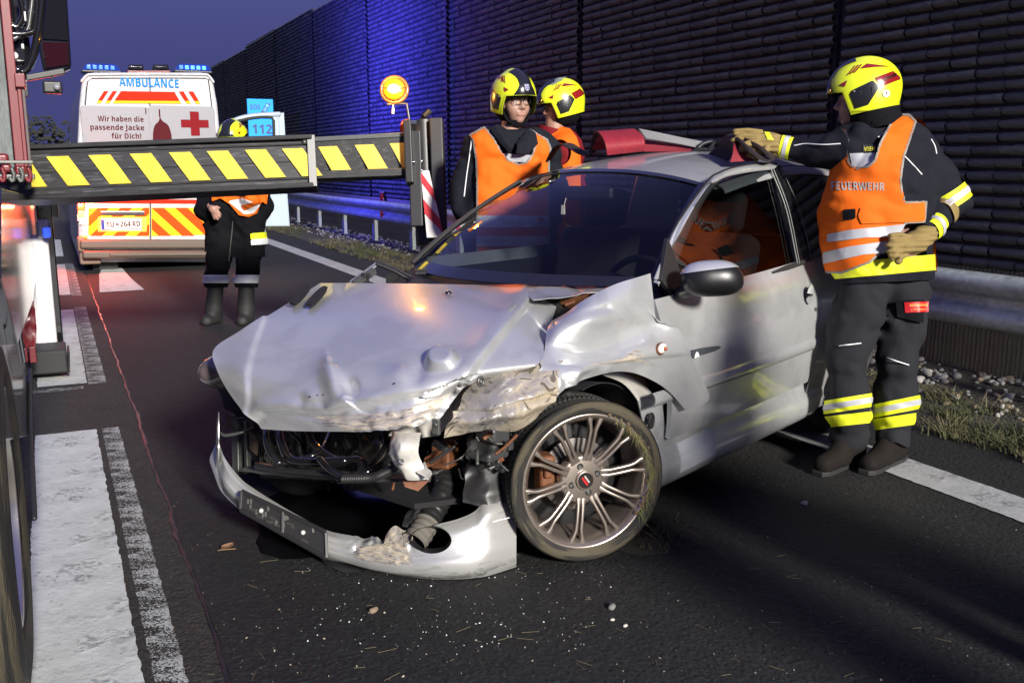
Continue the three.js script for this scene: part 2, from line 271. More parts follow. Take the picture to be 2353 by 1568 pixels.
// verge: bare soil, grass and a strip of washed stones along the plinth
struct('verge', grid(14, 220, (u, v) => { const x = 4.24 + 1.5 * u, z = 6 - 70 * v; return V(x, 0.002 + 0.05 * Math.sin(u * 2.4) + 0.035 * (fbm(x * 5, z * 5) - 0.4), z); }, { su: 1, sv: 40 }), M.earth);
const vergeY = (x, z) => { const u = (x - 4.24) / 1.5; return 0.002 + 0.05 * Math.sin(u * 2.4) + 0.035 * (fbm(x * 5, z * 5) - 0.4); };
M.blade = [[0.05, 0.062, 0.02], [0.085, 0.085, 0.035], [0.12, 0.105, 0.055], [0.035, 0.05, 0.016]].map((c) => std(c, 0.8));
function bladeGeo(r, n, spread, h0, h1, lean = 0.8) { // a tuft of curved blades round the origin
  const gs = [];
  for (let i = 0; i < n; i++) {
    const a = r() * 6.283, d = Math.sqrt(r()) * spread, h = h0 + (h1 - h0) * r(), l = lean * h * (0.3 + r()), w = 0.0022 + 0.002 * r(), b = r() * 6.283, cx = Math.cos(a) * d, cz = Math.sin(a) * d;
    gs.push(prep(grid(1, 3, (u, v) => V(cx + Math.cos(b) * l * v * v + (u - 0.5) * w * 2 * (1 - v * 0.9) * -Math.sin(b), h * v * (1 - 0.25 * v * lean * r() * 0.3), cz + Math.sin(b) * l * v * v + (u - 0.5) * w * 2 * (1 - v * 0.9) * Math.cos(b)))));
  }
  return mergeGeometries(gs);
}
{ // grass on the verge: nobody could count it
  const r = rng(77), tufts = [0, 1, 2].map(() => bladeGeo(r, 24, 0.06, 0.02, 0.075, 1.1)), m4 = new THREE.Matrix4();
  for (let k = 0; k < 3; k++) {
    const list = []; for (let i = 0; i < 900; i++) { const z = -1.6 - 34 * Math.pow(r(), 1.9), x = 4.18 + 0.58 * r() + 0.15 * r() * r(); if (fbm(x * 2.4, z * 1.6, k) < 0.46) continue; list.push([x, z]); }
    const im = new THREE.InstancedMesh(tufts[k], M.blade[k], list.length); im.name = numbered('grass'); im.userData = { kind: 'stuff', label: ['short dark green grass on the verge beside the guardrail', 'dull green grass on the verge beside the guardrail', 'dry straw coloured grass on the verge beside the guardrail'][k], category: 'grass' };
    list.forEach(([x, z], i) => { const s = 0.6 + r() * 0.8; im.setMatrixAt(i, m4.makeRotationY(r() * 6.28).scale(V(s, s, s)).setPosition(x, vergeY(x, z) - 0.005, z)); });
    im.castShadow = im.receiveShadow = true; scene.add(im);
  }
}
{ // stones: each visible one a piece of the gravel strip, the rest joined
  const r = rng(15), strip0 = new THREE.Group(); strip0.name = 'gravel_strip'; strip0.userData.kind = 'structure'; scene.add(strip0);
  const shapes = [0, 1, 2, 3, 4].map((k) => { const g = new THREE.IcosahedronGeometry(1, 1), p = g.attributes.position; for (let i = 0; i < p.count; i++) { const s = 0.72 + 0.5 * vn(p.getX(i) * 1.6 + k * 9, p.getY(i) * 1.6, p.getZ(i) * 1.6); p.setXYZ(i, p.getX(i) * s, p.getY(i) * s * 0.62, p.getZ(i) * s * 0.8); } const q = mergeVertices(prep(g).deleteAttribute('normal').deleteAttribute('uv')); q.computeVertexNormals(); return q; });
  const cols = [[0.20, 0.20, 0.185], [0.30, 0.29, 0.26], [0.13, 0.13, 0.13], [0.19, 0.15, 0.10], [0.36, 0.35, 0.32]].map((c) => std(c, 0.75));
  const all = []; for (let i = 0; i < 2600; i++) { const z = -1.8 - 40 * Math.pow(r(), 2.2), x = 4.66 + 0.88 * Math.pow(r(), 0.75), s = 0.014 + 0.035 * r() * r(); all.push([x, z, s, r() * 5 | 0, r() * 5 | 0, r() * 6.28, r() * 0.8]); }
  const seen = (a) => { const p = V(a[0], 0.03, a[1]).project(camera); return Math.abs(p.x) < 1 && Math.abs(p.y) < 1 ? a[2] / V(a[0], 0, a[1]).distanceTo(camO) : 0; };
  all.sort((a, b) => seen(b) - seen(a));
  const e = new THREE.Euler(), rest = [];
  all.forEach((a, i) => { const m = i < 260 ? new THREE.Mesh(shapes[a[3]], cols[a[4]]) : null; e.set(a[6] - 0.4, a[5], a[6] * 0.6); const pos = V(a[0], vergeY(a[0], a[1]) + a[2] * 0.3, a[1]); if (m) { m.name = 'stone'; m.scale.setScalar(a[2]); m.rotation.copy(e); m.position.copy(pos); m.castShadow = m.receiveShadow = true; strip0.add(m); } else rest.push(new THREE.Matrix4().compose(pos, new THREE.Quaternion().setFromEuler(e), V(a[2], a[2], a[2]))); });
  const im = new THREE.InstancedMesh(shapes[0], cols[0], rest.length); im.name = 'small_stones'; im.userData.kind = 'stuff'; rest.forEach((m, i) => im.setMatrixAt(i, m)); strip0.add(im);
}

// ---------------------------------------------------------------- noise barrier of ribbed wood-concrete panels
{
  const wall = thing('noise_barrier', 'tall dark grey ribbed noise barrier wall running along the road behind the guardrail', 'noise barrier', V(5.6, 0, 0));
  put(wall, 'plinth', box(0.16, 0.86, 90, 5.66, 0.36, -41), M.plinth);
  { // ribbed face of the plinth
    const g = []; const r = rng(8);
    for (let z = -1.5; z > -14; z -= 0.034) g.push(prep(grid(1, 6, (u, v) => V(5.582 - 0.012 * (0.6 + 0.6 * r()) * (u < 0.5 ? 1 : 1), -0.02 + 0.8 * v, z + (u - 0.5) * 0.016 + 0.004 * (r() - 0.5)))), prep(box(0.012, 0.8, 0.015, 5.578, 0.38, z + 0.002 * r())));
    const p = put(wall, 'plinth_ribs', g, M.plinth); p.userData.kind = 'stuff';
  }
  const ZP = -5.83, PW4 = 4, TOP = 4.76, Y0 = 0.80, PITCHY = 0.082, SEG = 0.205, XF = 5.58;
  const bm = std([0.03, 0.03, 0.032], 1); for (let k = -2; k < 22; k++) { const z0 = ZP - PW4 * k, top = TOP + 0.05 * ((k * 37 % 3) - 1); put(wall, 'panel', box(0.10, top - 0.79, PW4 - 0.05, XF + 0.052, (top + 0.79) / 2, z0 - PW4 / 2), bm); }
  const jm = std([0.02, 0.02, 0.022], 0.9); for (let k = -2; k < 22; k++) put(wall, 'joint_post', box(0.12, TOP - 0.86, 0.03, XF + 0.085, TOP / 2 + 0.35, ZP - PW4 * k), jm);
  // one rib piece: a rough half round, thicker at its near end and bevelled where the next begins
  const piece = (k, nu = 9, nv = 8) => grid(nu, nv, (u, v) => {
    const a = -1.75 + 3.5 * v, taper = 1 - 0.15 * u, end = u < 0.001 ? 0.9 : u > 0.93 ? 0.93 : 1, rr = 0.0335 * taper * end * (1 + 0.16 * (fbm(u * 9 + k * 31, v * 7, k) - 0.5) * 2 * (end === 1 ? 1 : 0.3));
    const sl = u > 0.85 ? (v - 0.5) * -0.02 * (u - 0.85) / 0.15 : 0;
    return V(-Math.cos(a) * rr * 1.25, Math.sin(a) * rr - 0.004, -(u * SEG * 0.998) + sl);
  }, { su: 0.4, sv: 0.2 });
  const G5 = [1, 2, 3, 4].map((k) => piece(k)), r = rng(3), all = [];
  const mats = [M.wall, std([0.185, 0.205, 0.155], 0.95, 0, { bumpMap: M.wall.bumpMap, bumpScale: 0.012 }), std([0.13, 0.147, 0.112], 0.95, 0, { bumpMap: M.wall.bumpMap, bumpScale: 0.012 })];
  for (let k = -1; k < 21; k++) {
    const z1 = ZP - PW4 * k, offY = ((k * 29 % 5) - 2) * 0.008, top = TOP + 0.05 * ((k * 37 % 3) - 1);
    for (let row = 0; Y0 + row * PITCHY + offY < top - 0.02; row++) {
      const sh = r() * 0.03;
      for (let z = z1 - 0.03 - sh; z - SEG > z1 - PW4 - 0.14; z -= SEG) { if (z - SEG < z1 - PW4 + 0.02 && z < z1 - PW4 + 0.1) continue; all.push([XF + 0.012 * (r() - 0.5), Y0 + 0.03 + row * PITCHY + offY, z + 0.006 * (r() - 0.5), r() * 4 | 0, r() * 3 | 0, 0.94 + 0.12 * r()]); }
    }
  }
  const seen = (a) => { const q = V(a[0], a[1], a[2] - 0.1), p = q.clone().project(camera); return Math.abs(p.x) < 1.02 && Math.abs(p.y) < 1.02 && p.z < 1 ? 1 / q.distanceTo(camO) : 0; };
  all.forEach((a) => a.push(seen(a))); all.sort((a, b) => b[6] - a[6]);
  const near = all.slice(0, 298), rest = all.slice(298);
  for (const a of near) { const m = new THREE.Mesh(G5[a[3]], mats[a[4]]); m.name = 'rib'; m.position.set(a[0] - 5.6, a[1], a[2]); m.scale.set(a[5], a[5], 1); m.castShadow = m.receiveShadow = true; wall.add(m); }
  const m4 = new THREE.Matrix4();
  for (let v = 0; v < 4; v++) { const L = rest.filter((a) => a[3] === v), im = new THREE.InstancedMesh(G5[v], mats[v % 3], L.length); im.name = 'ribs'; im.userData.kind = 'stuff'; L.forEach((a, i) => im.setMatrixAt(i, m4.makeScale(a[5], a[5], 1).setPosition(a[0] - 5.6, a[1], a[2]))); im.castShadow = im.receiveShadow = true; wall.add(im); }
}

// ---------------------------------------------------------------- guardrail
{
  const rail = thing('guardrail', 'galvanised steel guardrail with two beads running along the verge', 'guardrail', V(5.1, 0, -4));
  const prof = [[0.05, 0.775], [0.01, 0.77], [-0.022, 0.75], [-0.036, 0.72], [-0.034, 0.69], [-0.012, 0.655], [0.03, 0.632], [0.034, 0.605], [0.03, 0.578], [-0.012, 0.555], [-0.034, 0.52], [-0.036, 0.49], [-0.022, 0.46], [0.01, 0.44], [0.05, 0.435]].map(([x, y]) => V(x, y, 0));
  for (let k = 0; k < 17; k++) { const z0 = 1.0 - 4 * k, z1 = z0 - 4.06; put(rail, 'beam', grid(10, 42, (u, v) => { const p = crAt(prof, v), z = z0 + (z1 - z0) * u; return V(5.1 + p.x - 0.003 * u, p.y + 0.006 * Math.sin(z * 0.7), z); }, { thick: 0.003, su: 4, sv: 0.5 }), M.galv); }
  for (let k = 0; k < 14; k++) { const z = -0.25 - 2 * k * 1.98 / 1.0 * 0.5 * 2 / 2 - k * 0; const zz = -0.75 - 1.98 * k * 1.0; put(rail, 'post', [box(0.012, 0.62, 0.11, 5.19, 0.3, zz), box(0.07, 0.62, 0.01, 5.22, 0.3, zz + 0.05), box(0.07, 0.62, 0.01, 5.22, 0.3, zz - 0.05), box(0.06, 0.1, 0.09, 5.16, 0.6, zz)], M.galv); put(rail, 'bolt', new THREE.SphereGeometry(0.012, 10, 6).scale(0.6, 1, 1).translate(5.128, 0.605, zz), M.galv); }
  const refl = std([0.55, 0.02, 0.015], 0.25); // red reflectors on the rail and on the wall above
  { const p = WX(876, 491, 5.07), q = WX(876, 455, 5.5); put(rail, 'reflector', new RoundedBoxGeometry(0.02, 0.12, 0.12, 3, 0.008).translate(p.x, p.y, p.z), refl, rail, 'red reflector on the rail'); const n = tag(new THREE.Group(), 'small red reflector plate on the noise barrier above the guardrail', 'reflector'); n.name = 'reflector_plate'; n.position.copy(q); scene.add(n); put(n, 'plate', new RoundedBoxGeometry(0.015, 0.2, 0.16, 2, 0.004).translate(q.x, q.y, q.z), refl); put(n, 'rim', [box(0.02, 0.02, 0.2, q.x, q.y + 0.11, q.z), box(0.02, 0.02, 0.2, q.x, q.y - 0.11, q.z), box(0.06, 0.02, 0.02, q.x + 0.03, q.y, q.z)], M.galv); }
}
// ---------------------------------------------------------------- the crashed car (own axes: x forward, y up, z to its right; its left flank faces us)
const car = thing('crashed_car', 'crashed silver three-door hatchback with crushed front standing across the lane', 'car', V(1.2432, 0, -3.4304), null, -2.71885814);
const carInv = car.matrixWorld.clone().invert(), CXw = V(1, 0, 0).transformDirection(car.matrixWorld), CZw = V(0, 0, 1).transformDirection(car.matrixWorld);
const cz = (x, y, v) => onPlane(x, y, CZw, car.position.dot(CZw) + v).applyMatrix4(carInv);
const cx = (x, y, v) => onPlane(x, y, CXw, car.position.dot(CXw) + v).applyMatrix4(carInv);
const cy = (x, y, v) => G(x, y, v).applyMatrix4(carInv);
const cd = (x, y, d) => D(x, y, d).applyMatrix4(carInv);
const C = (name, geo, mat, parent = car, label) => obj(name, geo, mat, parent, label);
M.silver = phy([0.60, 0.625, 0.655], 0.33, 0.55, { map: T.dirt, clearcoat: 0.7, clearcoatRoughness: 0.06 });
M.silverBare = phy([0.56, 0.55, 0.525], 0.42, 0.2, { map: T.dirt, clearcoat: 0.3, clearcoatRoughness: 0.2 });
M.steel = std([0.33, 0.32, 0.30], 0.42, 0.6, { map: T.galv });
M.black = std([0.012, 0.012, 0.013], 0.5);
M.gloss = phy([0.008, 0.008, 0.009], 0.12, 0, { clearcoat: 1, clearcoatRoughness: 0.03 });
M.plastic = std([0.02, 0.02, 0.021], 0.42);
M.rubber = std([0.016, 0.016, 0.016], 0.7);
M.dark = std([0.006, 0.006, 0.007], 0.8);
M.rust = std([0.16, 0.06, 0.025], 0.6, 0.2, { map: T.dirt });
M.primer = std([0.33, 0.19, 0.085], 0.55, 0, { map: T.dirt });
M.glass = phy([0.46, 0.5, 0.54], 0.02, 0, { transmission: 1, thickness: 0, ior: 1.38 });
M.sideGlass = phy([0.34, 0.37, 0.38], 0.02, 0, { transmission: 1, thickness: 0, ior: 1.36 });
M.chrome = std([0.7, 0.7, 0.7], 0.15, 1);
M.alloy = std([0.40, 0.345, 0.295], 0.27, 0.8);

// ---- flanks
const zProf = (y) => -crAt([0.765, 0.785, 0.812, 0.825, 0.828, 0.822, 0.805, 0.775, 0.735], cl((y - 0.2) / 0.84));
const rearX = (y) => crAt([-1.79, -1.83, -1.885, -1.935, -1.965, -1.965, -1.88], cl((y - 0.40) / 0.585));
const frontX = (y) => -0.525 + 0.07 * cl((y - 0.41) / 0.5);
const beltY = (t) => 0.945 + 0.045 * t;
const doorAt = (u, v, lift = 0) => { const t = u, y = 0.405 + (beltY(t) - 0.405) * v, x = frontX(y) + (rearX(y) - frontX(y)) * u; return V(x, y, zProf(y) - 0.012 * Math.sin(u * Math.PI) - lift); };
const door = C('door', grid(40, 24, (u, v) => doorAt(u, v), { thick: 0.02, su: 1.3, sv: 0.55 }), M.silver);
// protective moulding along the door
{ const a0 = cz(1500, 903, -0.83), a1 = cz(1881, 772, -0.83), b0 = cz(1500, 936, -0.83), b1 = cz(1872, 802, -0.83);
  const top = (u) => mixv(a0, a1, u), bot = (u) => mixv(b0, b1, u);
  C('side_moulding', grid(24, 6, (u, v) => { const p = mixv(bot(u), top(u), v); p.x = Math.max(p.x, rearX(p.y) + 0.012); p.z = zProf(p.y) - 0.012 * Math.sin(u * Math.PI) - 0.002 - 0.012 * Math.pow(Math.sin(v * Math.PI), 0.5); return p; }, { thick: 0.004, su: 1.2, sv: 0.1 }), M.silver, door); }
{ // handle: round recess with a flap, and the lock below it
  const h = cz(1860, 675, -0.828), r = 0.036;
  const cupg = grid(24, 8, (u, v) => { const a = u * 6.2832, q = r * v; return V(h.x + Math.cos(a) * q, h.y + Math.sin(a) * q * 1.12, h.z - 0.001 + 0.012 * (1 - v * v)); });
  const hd = C('door_handle', cupg, M.dark, door);
  C('handle_flap', grid(20, 8, (u, v) => { const a = 0.16 + u * 2.85, q = r * 1.05 * v; return V(h.x + Math.cos(a + 0.1) * q, h.y + 0.001 + Math.sin(a) * q * 1.12, h.z - 0.006 - 0.012 * (1 - v * v)); }, { thick: 0.003 }), M.silver, hd);
  C('handle_plate', grid(20, 5, (u, v) => { const a = Math.PI + 0.3 + u * 2.55, q = r * 1.02 * (0.25 + 0.75 * v); return V(h.x + Math.cos(a) * q, h.y - 0.006 + Math.sin(a) * q * 1.1, h.z - 0.004); }, { thick: 0.003 }), M.silver, hd);
  const l = cz(1874, 710, -0.826); C('door_lock', rod(V(l.x, l.y, l.z + 0.01), V(l.x, l.y, l.z - 0.005), 0.009, 0.008, 16), M.steel, door);
}
{ // dark swoosh with white letters on the front of the door
  const pts = [[1570, 829], [1600, 818], [1640, 806], [1655, 797], [1648, 794], [1615, 798], [1580, 806], [1560, 812]];
  const q = pts.map(([x, y]) => cz(x, y, -0.832));
  C('door_decal', grid(16, 3, (u, v) => { const top = crAt([q[7], q[6], q[5], q[4], q[3]], u), bot = crAt([q[0], q[0].clone().lerp(q[1], .5), q[1], q[2], q[3]], u), p = mixv(bot, top, v); p.z = zProf(p.y) - 0.012 * 0.55 - 0.006; return p; }), std([0.05, 0.055, 0.065], 0.4), door);
  const font = await new FontLoader().loadAsync('fonts/droid/droid_sans_bold.typeface.json');
  M.font = font;
  const at0 = cz(1573, 829, -0.834), at1 = cz(1600, 819, -0.834);
  const tg = new TextGeometry('ER', { font, size: 0.02, depth: 0.0008, curveSegments: 4 }); tg.rotateY(Math.PI); tg.rotateZ(Math.atan2(-(at1.y - at0.y), -(at1.x - at0.x)));
  tg.translate(at0.x, at0.y + 0.002, zProf(at0.y) - 0.0165); C('decal_lettering', tg, std([0.8, 0.8, 0.8], 0.5), door);
  const w = cz(1597, 818, -0.83); C('decal_mark', [slab([V(w.x + 0.018, w.y - 0.004, w.z - 0.008), V(w.x - 0.02, w.y - 0.004 + 0.002, w.z - 0.008), V(w.x - 0.012, w.y + 0.012, w.z - 0.008), V(w.x, w.y + 0.02, w.z - 0.008), V(w.x + 0.012, w.y + 0.012, w.z - 0.008)], V(0, 0, -1), 0.001)], std([0.8, 0.8, 0.8], 0.5), door);
}
// sill skirt
C('sill', grid(40, 14, (u, v) => { const x = -0.42 - 1.64 * u, y = 0.395 - 0.225 * v, r = sst(0.93, 1, u); const z = -crAt([0.775, 0.783, 0.80, 0.806, 0.80, 0.775, 0.70], v); return V(x + 0.03 * v * (u < 0.02 ? 1 : 0), y + r * 0.06 * v, z + 0.02 * r); }, { thick: 0.004, su: 1.6, sv: 0.3 }), M.silver);
C('sill_patch', grid(10, 4, (u, v) => { const x = -0.62 - 0.28 * u, y = 0.36 - 0.115 * v + 0.01 * u; const q = (0.395 - y) / 0.225; return V(x, y, -crAt([0.775, 0.783, 0.80, 0.806, 0.80, 0.775, 0.70], q) - 0.003); }, { thick: 0.002 }), std([0.5, 0.53, 0.55], 0.45, 0.2), car, 'lighter repair patch on the sill');
// rear quarter, rear end, far flank and floor: one shell
{
  const arch = (x, y, ax, r) => Math.hypot(x - ax, y - 0.29) < r;
  const qx = (u) => -1.81 - 1.19 * u, qy = (v) => 0.22 + 0.78 * v;
  const rq = (s) => grid(40, 26, (u, v) => { const y = qy(v), x = Math.min(qx(u), (u < 0.02 && y > 0.4) ? rearX(y) - 0.006 : 9); const bend = -0.14 * Math.pow(cl((-x - 2.5) / 0.5), 2.2); return V(x, y, s * (Math.abs(zProf(y)) + bend)); }, { skip: (u, v) => arch(qx(u), qy(v), -2.44, 0.335) });
  const full = (u, v) => { const x = -0.80 - 2.20 * u, y = 0.2 + 0.78 * v; return V(x, y, (Math.abs(zProf(y)) - 0.14 * Math.pow(cl((-x - 2.5) / 0.5), 2.2))); };
  const far = grid(50, 20, full, { skip: (u, v) => { const x = -0.80 - 2.20 * u, y = 0.2 + 0.78 * v; return arch(x, y, -2.44, 0.335) || arch(x, y, -0.02, 0.34); } });
  const rear = grid(16, 20, (u, v) => { const y = 0.22 + 0.78 * v, z = (u - 0.5) * 2 * (Math.abs(zProf(y)) - 0.14); return V(-3.0 - 0.06 * Math.sin(v * 2.6) - 0.05 * Math.cos((u - 0.5) * 3), y, z); });
  C('rear_body', [rq(-1), far, rear], M.silver);
  C('floor', [box(2.7, 0.02, 1.4, -1.65, 0.2, 0), box(0.6, 0.5, 0.02, -2.44, 0.5, -0.55), box(0.6, 0.5, 0.02, -2.44, 0.5, 0.55)], M.dark);
  const rw = (s) => { const g = new THREE.TorusGeometry(0.235, 0.075, 12, 40); return [g.translate(-2.44, 0.3, s * 0.7), rod(V(-2.44, 0.3, s * 0.62), V(-2.44, 0.3, s * 0.74), 0.2, 0.2, 30)]; };
  C('rear_wheel', rw(-1), M.rubber); C('rear_wheel', rw(1), M.rubber);
  const g2 = new THREE.TorusGeometry(0.235, 0.075, 12, 40); C('wheel', [g2.translate(0, 0.3, 0.68), rod(V(0, 0.3, 0.6), V(0, 0.3, 0.72), 0.2, 0.2, 30)], M.rubber);
}
// ---- greenhouse
const roofAt = (x, z) => { const t = (-x - 1.2) / 1.55; return 1.398 + 0.115 * Math.sin(cl(t * 1.15 + 0.06, 0, 1.4) * 2.1) - 0.09 * Math.pow(Math.abs(z) / 0.56, 2.4) * (1 - 0.1 * t) - 0.03 * t; };
const roofFront = (z) => -1.185 - 0.085 * Math.pow(z / 0.55, 2);
C('roof', grid(28, 30, (u, v) => { const z = (0.5 - u) * 2 * 0.565, x = roofFront(z) + (-2.78 - roofFront(z)) * v; return V(x, roofAt(x, z), z); }, { thick: 0.012, su: 1.1, sv: 1.6 }), M.silver);
const wsBot = (z) => V(-0.30 - 0.36 * Math.pow(Math.abs(z) / 0.70, 2.1), 0.965, z);
const wsTop = (z) => { const x = roofFront(z) + 0.006; return V(x, roofAt(x, z) - 0.004, z); };
const wsAt = (u, v, k = 1) => { const zb = (0.5 - u) * 2 * 0.695 * k, zt = (0.5 - u) * 2 * 0.535 * k, p = mixv(wsBot(zb), wsTop(zt), v); const n = V(0.62, 0.78, 0); return p.addScaledVector(n, 0.045 * Math.sin(v * Math.PI) * (1 - 0.5 * Math.pow(2 * u - 1, 2))); };
const ws = C('windscreen', grid(30, 20, (u, v) => wsAt(u, v)), M.glass);
// black ceramic border round the screen
C('screen_border', [grid(30, 2, (u, v) => wsAt(u, 0.965 + 0.035 * v).add(V(0.004, 0.005, 0)), {}), grid(2, 20, (u, v) => wsAt(0.035 * u, v).add(V(0.004, 0.005, 0))), grid(2, 20, (u, v) => wsAt(0.965 + 0.035 * u, v).add(V(0.004, 0.005, 0))), grid(30, 2, (u, v) => wsAt(u, 0.07 * v).add(V(0.004, 0.005, 0)))], M.gloss, ws);
// A pillars and door frame on our side
const gl = [cz(1501, 641, -0.735), cz(1530, 570, -0.705), cz(1558, 510, -0.67), cz(1592, 455, -0.635), cz(1625, 416, -0.605), cz(1655, 395, -0.585), cz(1690, 381, -0.57)];
const wl = [0, 0.17, 0.34, 0.52, 0.70, 0.86, 1].map((t) => wsAt(1.0, t).add(V(0, 0.003, -0.012)));
C('door_pillar', grid(8, 30, (u, v) => { const a = crAt(wl, v), b = crAt(gl, v); const p = mixv(a, b, u); p.z -= 0.012 * Math.sin(u * Math.PI); p.y += 0.008 * Math.sin(u * Math.PI); return p; }, { thick: 0.006, su: 0.2, sv: 0.8 }), M.silver);
C('screen_trim', capped(wl.map((p) => p.clone().add(V(0.006, 0.006, -0.002))), 0.009, 40), M.rubber);
const fr = [[1512, 655], [1528, 610], [1566, 523], [1619, 433], [1645, 415], [1672, 403], [1720, 394], [1772, 388]], frz = [-0.745, -0.735, -0.695, -0.635, -0.62, -0.61, -0.60, -0.595];
const inn = fr.map(([x, y], i) => cz(x, y, frz[i]));
const outp = [[1503, 650], [1508, 632], [1560, 515], [1628, 420], [1655, 400], [1688, 388], [1735, 380], [1787, 379]].map(([x, y], i) => cz(x, y, frz[i] + 0.02));
const outS = (t) => crAt(outp, t), innS = (t) => crAt(inn, t);
C('window_frame', grid(44, 6, (u, v) => { const p = mixv(outS(u), innS(u), v); p.z -= 0.008 * Math.sin(v * Math.PI); return p; }, { thick: 0.006, su: 1.3, sv: 0.1 }), M.silver, door);
C('frame_gap', capped(outp.slice(0).map((p) => p.clone().add(V(0.004, 0.006, 0.004))), 0.0055, 60), M.dark, door);
// roof rail beside the roof skin and its two black trims
{ const a = [], b = []; for (let i = 0; i <= 8; i++) { const x = -1.275 - 1.45 * i / 8; a.push(V(x, roofAt(x, -0.56) + 0.006, -0.566)); b.push(V(x - 0.0, roofAt(x, -0.56) - 0.03, -0.605)); }
  C('roof_trim', capped(a, 0.008, 50), M.rubber); C('roof_rail', grid(30, 4, (u, v) => { const p = mixv(crAt(a, u), crAt(b, u), v); p.z -= 0.01 * Math.sin(v * 3.14); return p; }, { thick: 0.006 }), M.silver); const fa = a.map((p) => V(p.x, p.y, -p.z)), fb = b.map((p) => V(p.x, p.y, -p.z)); C('roof_rail', grid(30, 4, (u, v) => mixv(crAt(fa, u), crAt(fb, u), v), { thick: 0.006 }), M.silver);
  const wr = [0, 0.17, 0.34, 0.52, 0.70, 0.86, 1].map((t) => wsAt(0, t).add(V(0, 0.004, 0.012)));
  C('windscreen_pillar', grid(5, 24, (u, v) => { const p = crAt(wr, v); return V(p.x - 0.07 * u * (0.4 + 0.6 * v), p.y + 0.004 * Math.sin(u * 3), p.z + 0.03 * u); }, { thick: 0.01 }), M.black);
  C('screen_trim', capped(wr, 0.009, 40), M.rubber);
}
// side glass, black B pillar, rear quarter glass
const win0 = [[1512, 655], [1520, 690], [1548, 692], [1600, 677], [1702, 646], [1770, 625], [1832, 602]].map(([x, y]) => cz(x, y, -0.752));
const sideGlassAt = (u, v) => { const b = crAt([cz(1515, 672, -0.75), cz(1548, 692, -0.757), cz(1640, 668, -0.757), cz(1740, 634, -0.757), cz(1834, 602, -0.757)], u), t = crAt(inn, u); const p = mixv(b, t, v); p.z += 0.006; return p; };
C('side_window', grid(30, 16, sideGlassAt), M.sideGlass, door);
C('window_seal', capped([[1560, 694], [1640, 670], [1740, 638], [1845, 602]].map(([x, y]) => cz(x, y, -0.765)), 0.013, 40), M.rubber, door);
C('centre_pillar', grid(3, 14, (u, v) => { const a = mixv(cz(1834, 606, -0.768), cz(1772, 388, -0.598), v), b = mixv(cz(1866, 598, -0.766), cz(1790, 379, -0.592), v); return mixv(a, b, u); }, { thick: 0.02 }), M.gloss, door);
C('pillar_strip', [capped([cz(1832, 604, -0.775), cz(1806, 480, -0.685), cz(1771, 388, -0.603)], 0.004, 20), capped([cz(1837, 604, -0.775), cz(1812, 480, -0.685), cz(1777, 387, -0.603)], 0.003, 20), capped([cz(1866, 597, -0.772), cz(1836, 480, -0.68), cz(1792, 378, -0.598)], 0.003, 20)], M.steel, door);
C('quarter_window', grid(14, 12, (u, v) => { const a = mixv(V(-1.895, 0.985, -0.765), V(-1.84, 1.39, -0.6), v), b = mixv(V(-2.62, 1.03, -0.73), V(-2.45, 1.36, -0.6), v); return mixv(a, b, u); }, { thick: 0.004 }), phy([0.01, 0.01, 0.012], 0.05, 0, { clearcoat: 1 }));
C('rear_pillar', [grid(10, 12, (u, v) => { const a = mixv(V(-2.62, 0.99, -0.735), V(-2.45, 1.36, -0.6), v), b = mixv(V(-2.95, 0.99, -0.62), V(-2.78, 1.33, -0.5), v); return mixv(a, b, u); }, { thick: 0.01 }), grid(10, 12, (u, v) => { const a = mixv(V(-2.5, 0.99, 0.735), V(-2.45, 1.36, 0.6), v), b = mixv(V(-2.95, 0.99, 0.62), V(-2.78, 1.33, 0.5), v); return mixv(a, b, u); }, { thick: 0.01 })], M.silver);
C('rear_window', grid(10, 8, (u, v) => { const z = (u - 0.5) * 2; return mixv(V(-3.0, 0.99, z * 0.62), V(-2.78, roofAt(-2.78, z * 0.5), z * 0.5), v); }), phy([0.12, 0.13, 0.14], 0.05, 0, { transmission: 1, thickness: 0 }));
